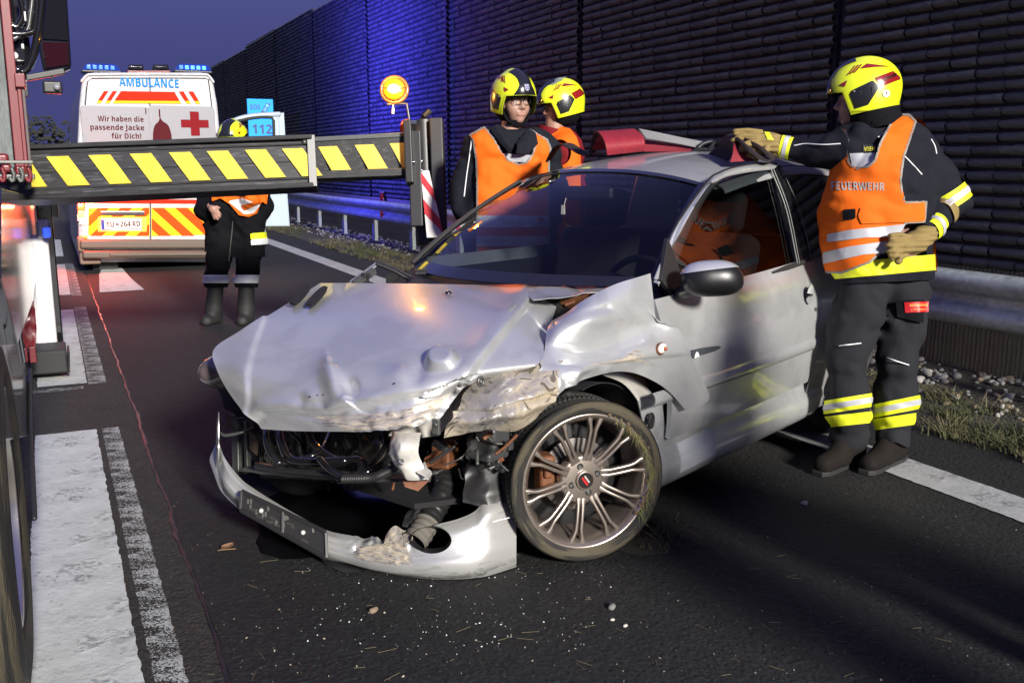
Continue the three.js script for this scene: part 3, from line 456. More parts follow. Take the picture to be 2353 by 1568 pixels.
// mirror
{ const base = [[1557, 547], [1521, 643], [1548, 692], [1570, 690], [1566, 600]].map(([x, y]) => { const p = cz(x, y, -0.76); p.z = -0.775 + (p.y - 0.95) * 0.28; return p; });
  const mb = C('mirror_base', slab(base.reverse(), V(0, 0.25, -0.97).normalize(), 0.02, 0.003), M.plastic, door);
  const c0 = cz(1636, 640, -0.92), ax = camR.clone().transformDirection(carInv), az = camF.clone().transformDirection(carInv).negate(), ay = az.clone().cross(ax);
  const se = (x, y, z) => { const q = Math.pow(Math.abs(x) / 0.115, 2.6) + Math.pow(Math.abs(y) / 0.066, 2.3) + Math.pow(Math.abs(z) / 0.075, 2.2); return (Math.pow(q, 1 / 2.4) - 1) * 0.07; };
  const F = (p) => { const d = p.clone().sub(c0), x = d.dot(ax), z = d.dot(az), y = d.dot(ay) - 0.05 * (x * x / 0.0132) * (x > 0 ? -0.25 : 0.12) - 0.05 * x; return se(x, y, z); };
  const g = mesh(F, c0.clone().sub(V(0.16, 0.11, 0.16)), c0.clone().add(V(0.16, 0.11, 0.16)), 0.006);
  const line = (p) => { const d = p.clone().sub(c0); return d.dot(ay) - 0.030 - 0.12 * d.dot(ax) + 2.2 * d.dot(ax) * d.dot(ax) * 0; };
  const hs = C('door_mirror', clip(g, (p) => -line(p)), phy([0.008, 0.008, 0.009], 0.38, 0, { clearcoat: 0.1, clearcoatRoughness: 0.3 }), mb.parent);
  const F2 = (p) => F(p) - 0.003, g2 = mesh(F2, c0.clone().sub(V(0.16, 0.11, 0.16)), c0.clone().add(V(0.16, 0.11, 0.16)), 0.006);
  C('mirror_cap', clip(g2, line), M.silver, hs);
  C('mirror_arm', capped([cz(1562, 672, -0.79), cz(1580, 668, -0.84), cz(1610, 655, -0.9)], 0.024, 16), M.plastic, mb);
}
// ---- interior
{
  const it = C('dashboard', [grid(24, 14, (u, v) => { const z = (0.5 - u) * 2 * 0.66, x = -0.34 - 0.42 * v - 0.28 * Math.pow(z / 0.66, 2) * (1 - v); return V(x, 0.90 + 0.05 * Math.sin(v * 2.2) + 0.05 * sst(0.5, 1, v) * Math.exp(-Math.pow((z + 0.34) / 0.2, 2)), z); }, { thick: 0.25 })], std([0.014, 0.014, 0.015], 0.55));
  const wc = V(-0.98, 0.86, -0.34), tq = new THREE.TorusGeometry(0.18, 0.016, 10, 40).applyMatrix4(new THREE.Matrix4().makeRotationY(R90)).applyMatrix4(new THREE.Matrix4().makeRotationZ(0.42)).translate(wc.x, wc.y, wc.z);
  C('steering_wheel', [tq, bar(wc.clone().add(V(0, 0, -0.17)), wc.clone().add(V(0, 0, 0.17)), 0.05, 0.03, 0.01), rod(wc, wc.clone().add(V(0.35, -0.14, 0)), 0.035)], M.plastic);
  for (const s of [-0.34, 0.34]) {
    const seat = C('seat', [new RoundedBoxGeometry(0.5, 0.16, 0.48, 3, 0.05).translate(-1.3, 0.5, s), new RoundedBoxGeometry(0.16, 0.62, 0.46, 3, 0.06).applyMatrix4(new THREE.Matrix4().makeRotationZ(0.28)).translate(-1.62, 0.80, s)], std([0.018, 0.018, 0.02], 0.9));
    C('headrest', [new RoundedBoxGeometry(0.10, 0.2, 0.26, 4, 0.045).applyMatrix4(new THREE.Matrix4().makeRotationZ(0.25)).translate(-1.74, 1.20, s)], std([0.02, 0.02, 0.022], 0.9), seat);
  }
  C('rear_bench', [new RoundedBoxGeometry(0.16, 0.6, 1.2, 3, 0.05).translate(-2.35, 0.75, 0), new RoundedBoxGeometry(0.5, 0.2, 1.2, 3, 0.05).translate(-2.1, 0.45, 0)], std([0.02, 0.02, 0.022], 0.9));
  for (const s of [-1, 1]) C('inner_door', grid(10, 8, (u, v) => V(-0.5 - 1.35 * u, 0.42 + 0.5 * v, s * 0.73)), M.dark);
  const rm = wsAt(0.5, 0.86).add(V(-0.07, -0.06, 0)); // rear view mirror and its hanging charm
  const m = C('inner_mirror', [new RoundedBoxGeometry(0.04, 0.065, 0.24, 4, 0.02).applyMatrix4(new THREE.Matrix4().makeRotationY(0.2)).translate(rm.x, rm.y, rm.z), rod(rm, wsAt(0.5, 0.9), 0.008)], M.plastic);
  const ch = cd(1293, 482, 4.02), ct = cd(1300, 455, 4.02);
  C('hanging_charm', [slab([ch.clone().add(V(0, 0.02, -0.008)), ch.clone().add(V(0, 0.02, 0.008)), ch.clone().add(V(0, -0.018, 0.01)), ch.clone().add(V(0, -0.018, -0.01))], V(1, 0, 0), 0.003), capped([ch, mixv(ch, ct, .5), ct], 0.0014, 12, 5)], std([0.3, 0.3, 0.28], 0.3), m);
  // far windows so that what stands behind the car shows through
}
// ---- bonnet: one buckled sheet
const HP = [
  [[735, 650, .92], [860, 650, .94], [1060, 653, .95], [1200, 657, .95], [1285, 683, .92]],
  [[631, 715, .89], [780, 716, .92], [1000, 717, .928], [1170, 724, .92], [1268, 735, .885]],
  [[560, 757, .84], [720, 780, .888], [930, 785, .898], [1120, 787, .885], [1250, 790, .835]],
  [[492, 800, .775], [650, 840, .85], [860, 850, .86], [1060, 846, .84], [1240, 833, .785]],
  [[498, 850, .71], [612, 890, .79], [790, 900, .805], [980, 890, .785], [1150, 862, .74]],
  [[535, 912, .64], [612, 937, .70], [750, 948, .725], [930, 932, .71], [1075, 882, .70]],
  [[600, 985, .55], [690, 990, .55], [830, 990, .555], [930, 982, .565], [1012, 960, .58]]];
{ // heights from the bonnet's long profile, its left side pressed down
  const X = [-.6, -.3, 0, .2, .4, .52, .60, .645, .66], Y = [.965, .95, .925, .895, .83, .765, .69, .61, .54];
  const prof = (x) => { if (x <= X[0]) return Y[0]; for (let i = 0; i < 8; i++) if (x < X[i + 1]) return Y[i] + (Y[i + 1] - Y[i]) * (x - X[i]) / (X[i + 1] - X[i]); return Y[8]; };
  globalThis.hoodY = (x, y) => { let h = 1; for (; h > 0.5; h -= 0.002) if (h < prof(cy(x, y, h).x)) break; return h; };
  HP.forEach((r, j) => j && r.forEach((p, i) => { p[2] = hoodY(p[0], p[1]) - [0, 0, 0, 0.012, 0.045][i]; }));
}
const segD = (x, y, pl) => { let b = 1e9, side = 0; for (let i = 0; i + 1 < pl.length; i++) { const [ax, ay] = pl[i], [bx, by] = pl[i + 1], l2 = (bx - ax) ** 2 + (by - ay) ** 2, t = cl(((x - ax) * (bx - ax) + (y - ay) * (by - ay)) / l2), dx = x - ax - (bx - ax) * t, dy = y - ay - (by - ay) * t, d = Math.hypot(dx, dy); if (d < b) { b = d; side = Math.sign((bx - ax) * (y - ay) - (by - ay) * (x - ax)); } } return [b, side]; };
T.scrapeMetal = tex([1024, 512], (u, v) => { const w = tfbm(u, v, 6, 3, 700) - 0.5, st = tnoise(u * 0.25 + w * 0.02, v + w * 0.25, 128, 701), a = tfbm(u, v, 7, 5, 702), b = tfbm(u, v, 22, 4, 704), d = sst(0.66, 0.8, st * 0.6 + b * 0.5); const bare = sst(0.42, 0.58, a + 0.3 * (st - 0.5)); let r = 0.80 + 0.14 * bare - 0.10 * b, g = r * (0.985 - 0.03 * bare), bl = r * (0.985 - 0.10 * bare); const k = 1 - 0.42 * d - 0.2 * sst(0.35, 0.2, a); return [r * k, g * k * 0.99, bl * k * 0.965]; });
T.scrapeAlpha = tex([512, 256], (u, v) => { const e = Math.min(u, 1 - u) * 6, f = Math.min(v, 1 - v) * 5, a = tfbm(u, v, 9, 4, 720) + 0.5 * (tnoise(u * 0.3, v, 96, 722) - 0.5); const k = cl(Math.min(e, f)) * 0.9 + a - 0.72 > 0.12 ? 1 : 0; return [k, k, k]; }, false);
M.scraped = phy([0.74, 0.73, 0.70], 0.42, 0.25, { map: T.scrapeMetal, alphaMap: T.scrapeAlpha, alphaTest: 0.5, clearcoat: 0.2 });
const ga = (d, s) => Math.exp(-d * d / (2 * s * s));
function hoodBump(x, y) {
  let h = 0;
  { const [d, s] = segD(x, y, [[606, 730], [580, 800], [566, 860], [570, 990]]); h += 0.010 * ga(d, s > 0 ? 34 : 4); h += 0; }
  { const [d, s] = segD(x, y, [[1230, 672], [1160, 755], [1078, 856]]); h += 0.020 * ga(d, s > 0 ? 30 : 5); }
  { const d = Math.hypot((x - 1015) / 46, (y - 832) / 34); h += 0.036 * sst(1.02, 0.5, d) * (y > 850 ? sst(866, 850, y) : 1); }
  { const d = Math.hypot((x - 930) / 60, (y - 868) / 30); h += 0.022 * ga(d, 0.6); }
  { const d = Math.hypot((x - 958) / 22, (y - 862) / 30); h -= 0.02 * ga(d, 0.7); }
  { const [d, s] = segD(x, y, [[768, 850], [782, 890], [800, 912]]); h += 0.026 * ga(d, s > 0 ? 22 : 6) - 0.022 * ga(Math.hypot((x - 800) / 16, (y - 890) / 22), 0.8); }
  { const [d] = segD(x, y, [[700, 925], [735, 930]]); h -= 0.008 * ga(d, 12); h += 0.009 * ga(Math.hypot(x - 716, y - 915), 14); }
  { const [d, s] = segD(x, y, [[572, 962], [600, 938], [660, 934], [760, 938], [880, 912], [1000, 888], [1060, 872]]); h += 0.013 * ga(d, s < 0 ? 14 : 7) - 0.009 * ga(d - 17, 8) * sst(2, 16, d) * (s > 0 ? 1 : 0); }
  const fr2 = sst(895, 960, y - (1000 - x) * 0.03) * sst(640, 860, x); h += fr2 * 0.03 * (fbm(x * 0.022, y * 0.035, 3) - 0.5) + fr2 * 0.03 * (Math.abs(vn(x * 0.03, y * 0.06, 9) - 0.5) - 0.25);
  h += 0.0015 * (fbm(x * 0.008, y * 0.01, 1) - 0.5) * 2;
  return h;
}
{
  const rows = HP.map((r) => r.map(([x, y, h]) => cy(x, y, h))), px = HP.map((r) => r.map(([x, y]) => V(x, y, 0))), S = surf(rows), SP = surf(px);
  const base = (u, v) => S(u, v);
  const f = (u, v) => { const e = 0.004, p = base(u, v), n = base(Math.min(1, u + e), v).sub(base(Math.max(0, u - e), v)).cross(base(u, Math.min(1, v + e)).sub(base(u, Math.max(0, v - e)))).normalize(); if (n.y < 0) n.negate(); const q = SP(u, v); return p.addScaledVector(n, hoodBump(q.x, q.y)); };
  const hood = C('bonnet', thicken(((g) => { const i = g.index.array; for (let k = 0; k < i.length; k += 3) { const t = i[k + 1]; i[k + 1] = i[k + 2]; i[k + 2] = t; } g.computeVertexNormals(); return g; })(grid(150, 130, f, { su: 1.3, sv: 1 })), -0.0), M.silver);
  hood.geometry = grid(150, 130, f, { su: 1.3, sv: 1 });
  C('bonnet_scrape', grid(60, 20, (u, v) => { const p = f(0.40 + 0.58 * u, 0.845 + 0.15 * v); return p.add(V(0.003, 0.003, 0)); }), M.scraped, hood, 'scraped creased bonnet lip');
  const hp = (x, y, h) => cy(x, y, Math.abs(h - 0.93) < 0.04 && y > 655 ? hoodY(x, y) : h);
  // two slotted vents near its far rear corner
  for (const [ox, oy] of [[0, 0], [38, 4]]) {
    const a = V(...hp(709 + ox, 666 + oy, 0.945).toArray()), b = V(...hp(672 + ox, 709 + oy, 0.92).toArray());
    const w = hp(727 + ox, 670 + oy, 0.945).sub(a).multiplyScalar(0.5); const vent = C('bonnet_vent', grid(8, 12, (u, v) => { const p = mixv(a, b, v).addScaledVector(w, (u - 0.5) * 2 * Math.pow(Math.sin(Math.PI * cl(v * 0.94 + 0.03)), 0.3)); p.y += 0.012 + 0.003 * Math.sin(u * 3.14); return p; }, { thick: 0.01 }), M.dark, hood);
    const sl = []; for (let i = 0; i < 4; i++) { const o = (i - 1.5) * 0.4; sl.push(prep(capped([0.08, 0.5, 0.92].map((v) => mixv(a, b, v).addScaledVector(w, o * (1 - 0.2 * Math.abs(v - .5)))  .add(V(0, 0.0165, 0))), 0.0032, 8, 6))); }
    C('vent_slats', sl, M.plastic, vent);
  }
  { const q = hp(1030, 677, 0.957); C('washer_jet', new THREE.SphereGeometry(0.014, 14, 8, 0, 6.3, 0, 1.6).scale(1.1, 0.7, 1).translate(q.x, q.y + 0.006, q.z), M.gloss, hood); }
  for (const [x, y, r] of [[717, 916, .0028], [735, 912, .0022], [911, 886, .003], [748, 911, .0022]]) { const q = hp(x, y, hoodY(x, y)); C('badge_hole', new THREE.SphereGeometry(r, 8, 6).translate(q.x + 0.01, q.y + 0.01, q.z), M.dark, hood); }
  // torn remainder of the bonnet's rear edge and the cowl below the screen
  C('bonnet_flap', patch([[hp(1195, 652, .955), hp(1270, 652, .965), hp(1340, 650, .965), hp(1404, 646, .97)], [hp(1200, 668, .95), hp(1280, 672, .95), hp(1350, 666, .955), hp(1400, 660, .96)], [hp(1225, 690, .92), hp(1286, 686, .925), hp(1340, 676, .94), hp(1385, 672, .945)]], 30, 10, { d: (p, u, v) => p.add(V(0, 0.008 * (vn(u * 9, v * 3) - 0.5) + 0.01 * Math.sin(u * 7) * (1 - v), 0)), thick: 0.002 }), M.silver, hood);
  C('cowl', [grid(30, 8, (u, v) => { const z = (0.5 - u) * 2 * 0.72, b = wsBot(z); return V(b.x + 0.20 * v, b.y - 0.03 - 0.09 * v, z); }, { thick: 0.01 })], M.plastic);
  // wipers
  const wip = (pts, d) => C('wiper', [capped(pts.map(([x, y]) => cd(x, y, d)), 0.009, 24, 6), capped(pts.slice(0, -1).map(([x, y]) => cd(x, y - 7, d + 0.02)), 0.006, 20, 6)], M.plastic);
  wip([[866, 606], [905, 622], [950, 645], [1010, 655]], 4.3); wip([[955, 628], [1050, 626], [1120, 632], [1180, 645]], 4.15);
  C('wing_strip', patch([[cd(806, 645, 4.55), cd(830, 628, 4.62), cd(868, 600, 4.7)], [cd(802, 650, 4.5), cd(828, 634, 4.57), cd(866, 605, 4.68)], [cd(790, 660, 4.45), cd(826, 642, 4.5), cd(864, 612, 4.6)]], 10, 8, { thick: 0.004 }), M.silver);
  C('cowl_bracket', [rbox(0.03, 0.04, 0.03, 0.005).applyMatrix4(new THREE.Matrix4().setPosition(cd(838, 636, 4.5))), bar(cd(812, 652, 4.45), cd(860, 622, 4.55), 0.03, 0.02)], M.steel);
}
const dOld = (x) => 3.8 - 0.66 * (x - 560) / 425, qb = (x, y, d) => cx(x, y, 0.50 - (d - dOld(x)));   // depth behind the bonnet lip
// ---- left front wing, bent outwards at its rear edge
const rid = (x, y, z = 0) => 1 - 2 * Math.abs(vn(x, y, z) - 0.5);   // sharp folds
const crease = (p, k, a) => a * (0.6 * (rid(p.x * k, p.y * k, p.z * k) - 0.5) + 0.4 * (rid(p.x * k * 2.3 + 5, p.y * k * 2.3, p.z * k * 2.3) - 0.5) + 0.25 * (fbm(p.x * k * 4, p.y * k * 4, p.z * k * 4) - 0.5));
function pixPatch(rows) { // rows of [x, y, z plane]; keeps pixel positions for the folds
  const P = rows.map((r) => r.map(([x, y, z]) => cz(x, y, z))), Q = rows.map((r) => r.map(([x, y]) => V(x, y, 0)));
  return [surf(P), surf(Q)];
}
{
  const rows = [
    [[1574, 942, -.862], [1528, 892, -.848], [1462, 858, -.83], [1407, 853, -.822], [1345, 868, -.81], [1290, 893, -.79], [1262, 924, -.765]],
    [[1628, 915, -.872], [1550, 868, -.852], [1480, 838, -.838], [1405, 836, -.83], [1340, 845, -.815], [1285, 868, -.785], [1245, 895, -.755]],
    [[1600, 850, -.868], [1545, 835, -.853], [1475, 822, -.842], [1400, 826, -.825], [1335, 836, -.80], [1285, 843, -.765], [1240, 860, -.735]],
    [[1585, 815, -.868], [1530, 800, -.852], [1465, 800, -.835], [1400, 814, -.80], [1335, 826, -.765], [1285, 825, -.735], [1240, 836, -.71]],
    [[1560, 757, -.858], [1520, 765, -.832], [1460, 778, -.80], [1395, 800, -.775], [1335, 812, -.745], [1282, 800, -.71], [1250, 806, -.68]],
    [[1537, 744, -.845], [1505, 742, -.81], [1450, 752, -.782], [1390, 775, -.765], [1330, 785, -.745], [1278, 777, -.70], [1255, 780, -.66]],
    [[1508, 735, -.82], [1485, 712, -.80], [1440, 722, -.785], [1385, 738, -.768], [1335, 745, -.745], [1292, 748, -.70], [1258, 760, -.64]],
    [[1500, 690, -.80], [1470, 675, -.785], [1425, 685, -.77], [1380, 700, -.75], [1335, 716, -.72], [1300, 728, -.675], [1262, 748, -.62]],
    [[1493, 628, -.765], [1462, 638, -.755], [1418, 652, -.735], [1375, 672, -.71], [1335, 695, -.68], [1302, 718, -.645], [1268, 738, -.60]]];
  const [S, Q] = pixPatch(rows);
  const wingAt = (u, v) => { const p = S(u, v), q = Q(u, v); let h = 0; h += 0.012 * ga(Math.hypot((q.x - 1360) / 60, (q.y - 730) / 14), 0.9) * (1); const [d] = segD(q.x, q.y, [[1280, 742], [1330, 720], [1395, 708]]); h -= 0.008 * ga(d, 6); { const [d2, s2] = segD(q.x, q.y, [[1300, 832], [1400, 828], [1500, 815], [1590, 806]]); h += 0.006 * ga(d2, s2 > 0 ? 4 : 12); } const f = sst(1480, 1275, q.x) * sst(790, 850, q.y); h += crease(p, 7, 0.045) * f; p.z -= h; return p; };
  const wing = C('front_wing', grid(90, 90, wingAt, { thick: 0.003, su: 0.9, sv: 0.6 }), M.silver);
  // scraped pale area along its middle
  C('wing_scrape', grid(60, 20, (u, v) => { const p = wingAt(0.30 + 0.70 * u, 0.13 + 0.34 * v); p.z -= 0.004; return p; }), M.scraped, wing, 'scraped beige band above the wheel arch');
  const L = cz(1523, 800, -.865); const r = C('side_repeater', new THREE.SphereGeometry(0.027, 20, 12).scale(1, 0.72, 0.45).translate(L.x, L.y, -0.862), phy([0.75, 0.72, 0.66], 0.2, 0, { clearcoat: 1 }), wing);
  C('repeater_bulb', new THREE.SphereGeometry(0.008, 10, 8).translate(L.x, L.y, -0.8745), std([0.35, 0.07, 0.02], 0.4), r);
  C('repeater_seat', new THREE.TorusGeometry(0.028, 0.004, 8, 24).scale(1, 0.75, 1).translate(L.x, L.y - 0.002, -0.858), M.rust, r);
}
{ // crushed nose of the wing, creased and scraped to bare filler
  const rows = [
    [[1225, 958, -.745], [1180, 985, -.72], [1130, 985, -.69], [1075, 990, -.64], [1018, 1003, -.585]],
    [[1250, 930, -.77], [1190, 950, -.76], [1135, 955, -.72], [1080, 962, -.66], [1024, 975, -.60]],
    [[1268, 915, -.79], [1200, 925, -.775], [1140, 930, -.735], [1085, 935, -.66], [1040, 945, -.60]],
    [[1275, 890, -.785], [1210, 898, -.76], [1145, 905, -.72], [1095, 908, -.65], [1062, 912, -.59]],
    [[1280, 858, -.775], [1225, 865, -.73], [1160, 872, -.69], [1120, 880, -.63], [1082, 885, -.57]],
    [[1290, 826, -.74], [1240, 836, -.70], [1175, 850, -.655], [1130, 858, -.61], [1090, 868, -.55]]];
  const [S, Q] = pixPatch(rows);
  C('crushed_wing_nose', grid(110, 90, (u, v) => { const p = S(u, v), q = Q(u, v); const e = 4 * Math.min(u, 1 - u, 0.25) * 4 * Math.min(v, 1 - v, 0.25) / 1; const [d] = segD(q.x, q.y, [[1200, 880], [1150, 920], [1120, 985]]); const [d3] = segD(q.x, q.y, [[1040, 945], [1120, 938], [1262, 905]]); let h = crease(p, 5.5, 0.085) * (0.35 + 0.65 * cl(e)) - 0.016 * ga(d, 8) + 0.02 * ga(d3 - 14, 10) - 0.012 * ga(d3, 5); p.z -= h; p.x += h * 0.5; return p; }, { thick: 0.003, su: 0.6, sv: 0.4 }), M.crushed = phy([0.72, 0.71, 0.68], 0.36, 0.3, { map: rep(T.scrapeMetal, 0.7, 0.5), clearcoat: 0.2 }), car, 'creased wing metal scraped to pale filler');
  const g = [[1092, 884, 1.0], [1105, 878, 1], [1210, 858, 1], [1206, 832, 1]];
  C('inner_wing', patch([[cz(1060, 915, -.50), cz(1130, 905, -.55), cz(1230, 890, -.6), cz(1290, 870, -.62)], [cz(1085, 880, -.50), cz(1150, 868, -.55), cz(1240, 850, -.58), cz(1300, 820, -.6)], [cz(1095, 850, -.48), cz(1170, 830, -.52), cz(1250, 790, -.56), cz(1310, 740, -.58)]], 20, 14, { thick: 0.004, d: (p) => { p.z += crease(p, 10, 0.015); return p; } }), M.primer);
  C('front_panel', patch([[qb(1010, 1000, 3.2), qb(950, 1005, 3.24), qb(895, 1000, 3.28)], [qb(1060, 930, 3.22), qb(980, 965, 3.25), qb(900, 975, 3.3)], [qb(1085, 885, 3.24), qb(1000, 905, 3.3), qb(920, 930, 3.34)]], 24, 18, { thick: 0.003, d: (p) => p.add(V(crease(p, 11, 0.03), 0, 0)) }), M.silverBare);
  C('front_panel_tab', [rbox(0.012, 0.05, 0.028, 0.003).applyMatrix4(new THREE.Matrix4().setPosition(qb(1002, 980, 3.12))), new THREE.SphereGeometry(0.006, 8, 6).applyMatrix4(new THREE.Matrix4().setPosition(qb(1001, 975, 3.105)))], M.steel);
  const b = qb(1104, 876, 3.0); C('loose_bolt', [new THREE.TorusGeometry(0.012, 0.005, 8, 18).translate(b.x, b.y, b.z), new THREE.SphereGeometry(0.008, 8, 6).translate(b.x, b.y, b.z)], M.steel);
}
{ // torn brackets and rusty bits seen in the gap between bonnet and wing
  C('hinge_bracket', [capped([[1300, 700], [1330, 690], [1362, 686], [1350, 700]].map(([x, y]) => cd(x, y, 3.62)), 0.008, 24), capped([[1290, 708], [1340, 716], [1380, 700]].map(([x, y]) => cd(x, y, 3.64)), 0.007, 24), slab([cd(1285, 690, 3.66), cd(1290, 716, 3.66), cd(1345, 706, 3.66), cd(1395, 680, 3.66), cd(1345, 684, 3.66)], CXw.clone().set(1, 0.2, 0).normalize(), 0.004)], M.rust);
  C('pillar_bracket', [bar(cz(1506, 690, -.74), cz(1512, 735, -.74), 0.03, 0.03, 0.004), rbox(0.04, 0.05, 0.03, 0.006).applyMatrix4(new THREE.Matrix4().setPosition(cz(1508, 712, -.745)))], M.steel);
}
// ---- wheel housing, sill end, hinge pillar
const WC = cd(1328, 1091, 3.52), hub = WC.clone();
{
  const lin0 = C('arch_liner', grid(36, 10, (u, v) => { const a = 1.35 + 1.7 * u, r = 0.345 - 0.01 * Math.sin(v * 3); return V(hub.x + 0.03 + Math.cos(a) * r, 0.335 + Math.sin(a) * r * 0.98, -0.72 + 0.32 * v); }, { thick: 0.004 }), M.dark);
  C('housing', [box(0.02, 0.55, 0.3, hub.x - 0.32, 0.5, -0.55), box(0.7, 0.5, 0.02, hub.x - 0.05, 0.55, -0.36)], M.dark);
  // pale rim of the inner wing, rust behind it, and the pillar foot with its grommet
  C('inner_arch_rim', grid(30, 3, (u, v) => { const t = u, o = crAt([cz(1385, 862, -.74), cz(1430, 880, -.745), cz(1462, 915, -.75), cz(1485, 960, -.755), cz(1492, 1015, -.76)], t), i = crAt([cz(1405, 853, -.76), cz(1460, 872, -.765), cz(1500, 905, -.77), cz(1522, 955, -.775), cz(1533, 1005, -.78)], t); return mixv(o, i, v); }, { thick: 0.01 }), M.silverBare);
  C('inner_arch_rust', patch([[cz(1395, 856, -.70), cz(1440, 880, -.7), cz(1480, 925, -.7)], [cz(1415, 850, -.72), cz(1475, 868, -.72), cz(1520, 912, -.72)]], 16, 4, { thick: 0.004 }), M.primer);
  C('pillar_foot', patch([[cz(1484, 1010, -.762), cz(1512, 1018, -.775), cz(1536, 1008, -.785)], [cz(1478, 975, -.76), cz(1505, 970, -.775), cz(1526, 960, -.785)], [cz(1466, 920, -.755), cz(1498, 912, -.765), cz(1524, 905, -.775)]], 12, 10, { thick: 0.006 }), M.silver);
  const gr = cz(1496, 966, -.785); C('grommet', [new THREE.TorusGeometry(0.02, 0.006, 8, 24).scale(0.8, 1.25, 1).translate(gr.x, gr.y, gr.z), rod(V(gr.x, gr.y, gr.z + 0.004), V(gr.x, gr.y, gr.z - 0.006), 0.013, 0.011, 14)], M.rubber);
  const hb = cz(1545, 900, -.80); C('wing_bracket', [rbox(0.05, 0.035, 0.02, 0.004, hb.x, hb.y, hb.z), rbox(0.02, 0.06, 0.02, 0.004, hb.x - 0.02, hb.y - 0.02, hb.z + 0.01)], M.steel);
}
// ---- left front wheel, turned hard towards the camera
{
  const wp = WC.clone().applyMatrix4(car.matrixWorld), toCam = V(-wp.x, 0, -wp.z).normalize(), n = toCam.clone().multiplyScalar(Math.cos(0.40)).addScaledVector(camR, Math.sin(0.40)).normalize();
  n.y = 0.03; n.normalize();
  const nl = n.clone().transformDirection(carInv), up0 = V(0, 1, 0).addScaledVector(nl, -nl.y).normalize(), rt = up0.clone().cross(nl);
  const WM = new THREE.Matrix4().makeBasis(rt, up0, nl).setPosition(WC);       // x right, y up, z outwards
  const W = (g) => prep(g).applyMatrix4(WM);
  const lathe = (pr, seg = 96) => { const g = new THREE.LatheGeometry(pr.map(([r, z]) => new THREE.Vector2(r, z)), seg); g.rotateX(R90); return g; };
  const R = 0.289, RI = 0.249;
  const wheel = new THREE.Group(); wheel.name = 'front_wheel'; car.add(wheel);
  T.tyre = tex(512, (u, v) => { const a = tfbm(u, v, 12, 4, 300); const k = sst(0.42, 0.62, a) * 0.55; return [0.11 + k * 0.30, 0.108 + k * 0.26, 0.10 + k * 0.17]; });
  const tyreM = std([1, 1, 1], 0.8, 0, { map: T.tyre, bumpMap: T.grit, bumpScale: 0.002 });
  C('tyre', W(lathe([[RI - 0.006, 0.082], [RI + 0.006, 0.094], [RI + 0.02, 0.1], [RI + 0.038, 0.099], [RI + 0.050, 0.090], [R - 0.003, 0.075], [R, 0.055], [R + 0.001, 0.02], [R + 0.001, -0.04], [R, -0.085], [R - 0.01, -0.105], [R - 0.04, -0.12], [RI, -0.105]], 120)), tyreM, wheel);
  { const gs = []; const r = rng(5); for (let i = 0; i < 96; i++) { const a = i / 96 * 6.2832; for (const [z0, z1, k] of [[0.072, 0.028, 0.09], [0.012, -0.035, -0.07], [-0.05, -0.098, 0.08]]) { const A = V(Math.cos(a) * (R + 0.0015), Math.sin(a) * (R + 0.0015), z0), B = V(Math.cos(a + k) * (R + 0.0015), Math.sin(a + k) * (R + 0.0015), z1); gs.push(prep(bar(A, B, 0.007, 0.0125, 0, V(Math.cos(a), Math.sin(a), 0)))); } } const t = C('tread_blocks', W(join(gs)), std([0.04, 0.04, 0.038], 0.85), wheel); t.userData.kind = 'stuff'; }
  const rim = C('rim', W(join([lathe([[RI + 0.002, 0.088], [RI - 0.002, 0.092], [RI - 0.010, 0.089], [RI - 0.014, 0.080], [RI - 0.026, 0.068], [RI - 0.03, 0.02], [RI - 0.045, -0.05], [RI - 0.03, -0.1]]), lathe([[0.001, 0.058], [0.035, 0.06], [0.048, 0.057], [0.082, 0.056], [0.092, 0.05], [0.094, 0.02]], 60)])), M.alloy, wheel);
  for (let i = 0; i < 10; i++) for (const s of [-1, 1]) { // ten pairs of slim spokes that spread towards the rim
    const a = i / 10 * 6.2832 + 0.16, sp = (t) => { const off = s * (0.0088 + 0.0015 * t + 0.011 * sst(0.68, 1, t)), r = 0.07 + (RI - 0.017 - 0.07) * t, z = 0.052 + 0.010 * Math.sin(t * 2.2) + 0.012 * t; return [r, off, z]; };
    const rd = V(Math.cos(a), Math.sin(a), 0), tg = V(-Math.sin(a), Math.cos(a), 0);
    const g = grid(10, 16, (u, v) => { const [r, off, z] = sp(v), w = 0.0064 + 0.002 * Math.abs(v - 0.5) + 0.004 * sst(0.8, 1, v) + 0.006 * sst(0.2, 0, v), th = u * 6.2832, x = Math.sign(Math.cos(th)) * Math.pow(Math.abs(Math.cos(th)), 0.6), y = Math.sign(Math.sin(th)) * Math.pow(Math.abs(Math.sin(th)), 0.6); return rd.clone().multiplyScalar(r).addScaledVector(tg, off + w * x).setZ(z + 0.013 * y - 0.006); });
    C('spoke', W(g), M.alloy, rim);
  }
  for (let i = 0; i < 4; i++) { const a = i / 4 * 6.2832 + 0.32, x = Math.cos(a) * 0.052, y = Math.sin(a) * 0.052; C('bolt_hole', W(rod(V(x, y, 0.05), V(x, y, 0.0575), 0.0125, 0.0125, 18)), M.dark, rim); C('wheel_bolt', W(rod(V(x * 1.04 - 0.003, y + 0.001, 0.04), V(x * 1.04 - 0.003, y + 0.001, 0.063), 0.008, 0.007, 6)), M.steel, rim); }
  const capG = C('hub_cap', W(join([lathe([[0.036, 0.05], [0.036, 0.066], [0.032, 0.069], [0.0, 0.07]], 40)])), M.alloy, rim);
  const badge = canvasTex(128, 128, (x, w) => { x.fillStyle = '#1a1616'; x.fillRect(0, 0, w, w); x.translate(64, 64); x.rotate(0.95); x.fillStyle = '#cfc8c0'; for (let i = 0; i < 6; i++) x.fillRect(-36 + i * 12, -20, 8, 13); x.fillStyle = '#c2181f'; x.fillRect(-40, 2, 80, 16); });
